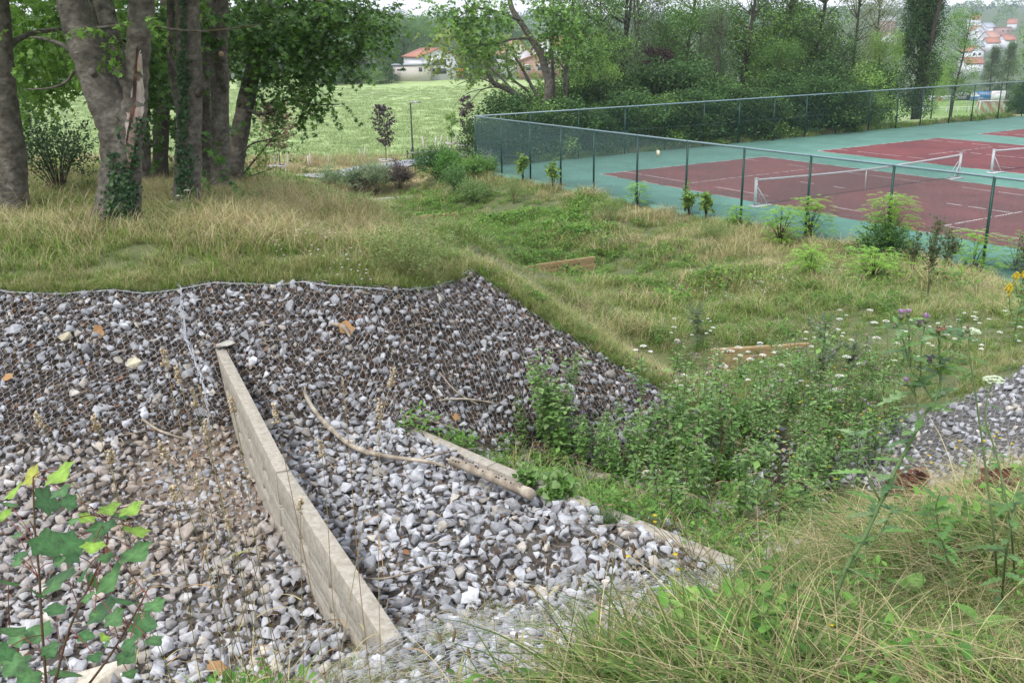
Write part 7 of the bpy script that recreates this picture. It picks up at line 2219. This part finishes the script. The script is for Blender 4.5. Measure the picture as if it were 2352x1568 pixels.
def tall_weed(pts, dd, lab, cols, n, leaf, umb=None, nm='tall_weed'):
    base = hit(*pts[0]); root = empty(nm, tuple(base), label=lab, cat='weed')
    P = smooth_path([base] + [atd(x, y, dd) for x, y in pts[1:]], 20) - base
    b, L = MB(), MB(); b.tube(P, np.linspace(.005, .002, 20), 6, col=(.17, .24, .10)); b.build('stem', M['petal'], root)
    t = rng.uniform(.1, .9, n); i = t * 19; pos = np.array([np.interp(i, np.arange(20), P[:, j]) for j in range(3)]).T
    a = rng.uniform(0, 6.28, n); D = np.stack([np.cos(a), np.sin(a), rng.uniform(-.3, .5, n)], 1)
    L.rep(JV, JF, frames(D) * rng.uniform(*leaf, n)[:, None, None], pos, leafcols(n, cols)); L.build('foliage', M['bigleaf'], root)
    if umb:
        h = MB(); dome(h, P[-1], umb, 110, .008, (.60, .68, .50)); h.build('umbel', M['petal'], root)
tall_weed([(2288,1340),(2285,1250),(2262,1060),(2240,900),(2225,800),(2232,755)], 3.2, 'thin-stemmed wild carrot right of the tallest thistle', [(.12, .24, .07)], 8, (.05, .1), .03)
tall_weed([(2300,1400),(2310,1280),(2345,1100),(2380,1000)], 2.6, 'dark-stemmed weed leaning out of the right edge', [(.10, .20, .06), (.12, .24, .07)], 16, (.06, .12))
tall_weed([(2330,1340),(2320,1200),(2290,1050),(2262,950),(2285,865)], 3.0, 'wild carrot with a big white umbel at the right edge', [(.12, .24, .07)], 8, (.05, .1), .035)
tall_weed([(1545,1480),(1560,1400),(1565,1330)], 3.6, 'broad pale green blades of a young dock at the bottom middle', [(.20, .36, .06), (.24, .40, .08)], 12, (.10, .2))
tall_weed([(2200,1400),(2180,1300),(2150,1180),(2160,1130)], 3.4, 'leafy weed below the tallest thistle', [(.12, .26, .06)], 22, (.06, .12))
# dock rosettes and other broad leaves
def rosette(px, py, n, leaf, cols, lab, asp=.5, nm='dock'):
    p = hit(px, py); root = empty(nm, tuple(p), label=lab, cat='weed')
    V = np.array([[x * asp * math.sin(math.pi * min(1, y * .92 + .06)) ** .8, y, .10 * abs(x) + .22 * math.sin(y * 2.2) - .25 * y * y] for y in np.linspace(0, 1, 9) for x in (-.5, -.25, 0, .25, .5)])
    V[:, 2] += .012 * np.sin(V[:, 1] * 30) * np.abs(V[:, 0]) * 4
    Fq = np.array([[r * 5 + c, r * 5 + c + 1, r * 5 + c + 6, r * 5 + c + 5] for r in range(8) for c in range(4)])
    a = np.arange(n) * 2.4; D = np.stack([np.cos(a), np.sin(a), np.full(n, .35) + rng.normal(0, .15, n)], 1)
    L = MB(); L.rep(V, Fq, frames(D) * rng.uniform(*leaf, n)[:, None, None], np.tile([0, 0, .06], (n, 1)) + rng.normal(0, .02, (n, 3)), leafcols(n, cols, .15)); 
    L.build('foliage', M['bigleaf'], root)
rosette(2215, 1235, 7, (.16, .26), [(.15, .32, .11), (.18, .36, .13)], 'wrinkled broad dock leaves at the right below the stony bank')
rosette(2335, 1215, 8, (.15, .25), [(.16, .36, .05), (.20, .40, .06)], 'bright green broad leaves at the right edge')
rosette(2060, 1535, 6, (.07, .12), [(.15, .30, .06)], 'small rosette of broad leaves low in the foreground grass', .7)
rosette(1410, 1545, 7, (.12, .2), [(.18, .34, .10)], 'pale broad leaves in the grass at the bottom middle', .7)
rosette(2100, 1395, 5, (.06, .1), [(.17, .33, .07)], 'rounded small leaves in the foreground grass', .8)
rosette(1560, 1410, 9, (.14, .24), [(.20, .36, .06)], 'upright yellow-green plantain rosette at the bottom middle', .22)
rosette(2260, 1500, 8, (.08, .14), [(.15, .30, .06)], 'leafy clump in the lower right corner', .4)
for px, py, lab in ((2270, 1150, 'withered dark brown leaves near the right edge'), (2085, 1140, 'withered leaf cluster hanging beside the stony bank')):
    bush('withered_weed', lab, hit(px, py + 40), .10, .14, 40, (.03, .06), [(.12, .06, .04), (.18, .08, .05)], SL_V, SL_F, stems=8, twl=.12, cat='weed', sr=.3)

# ------------------------------------------------------------------ air
hb = MB(); zb, zt = float(Z.min()) - 3, 48.0
hb.box((150, 700, (zb + zt) / 2), (4600, 4700, zt - zb))
M_h = bpy.data.materials.new('haze'); M_h.use_nodes = True; N, L = nodes(M_h)
N.remove(N['Principled BSDF']); pv = N.new('ShaderNodeVolumePrincipled')
pv.inputs['Color'].default_value = (.80, .88, 1.0, 1); pv.inputs['Density'].default_value = .0003; pv.inputs['Anisotropy'].default_value = .1
L.new(pv.outputs[0], N['Material Output'].inputs['Volume'])
ho = hb.build('haze', M_h, kind='stuff'); tag(ho, 'thin pale haze in the air', 'haze')
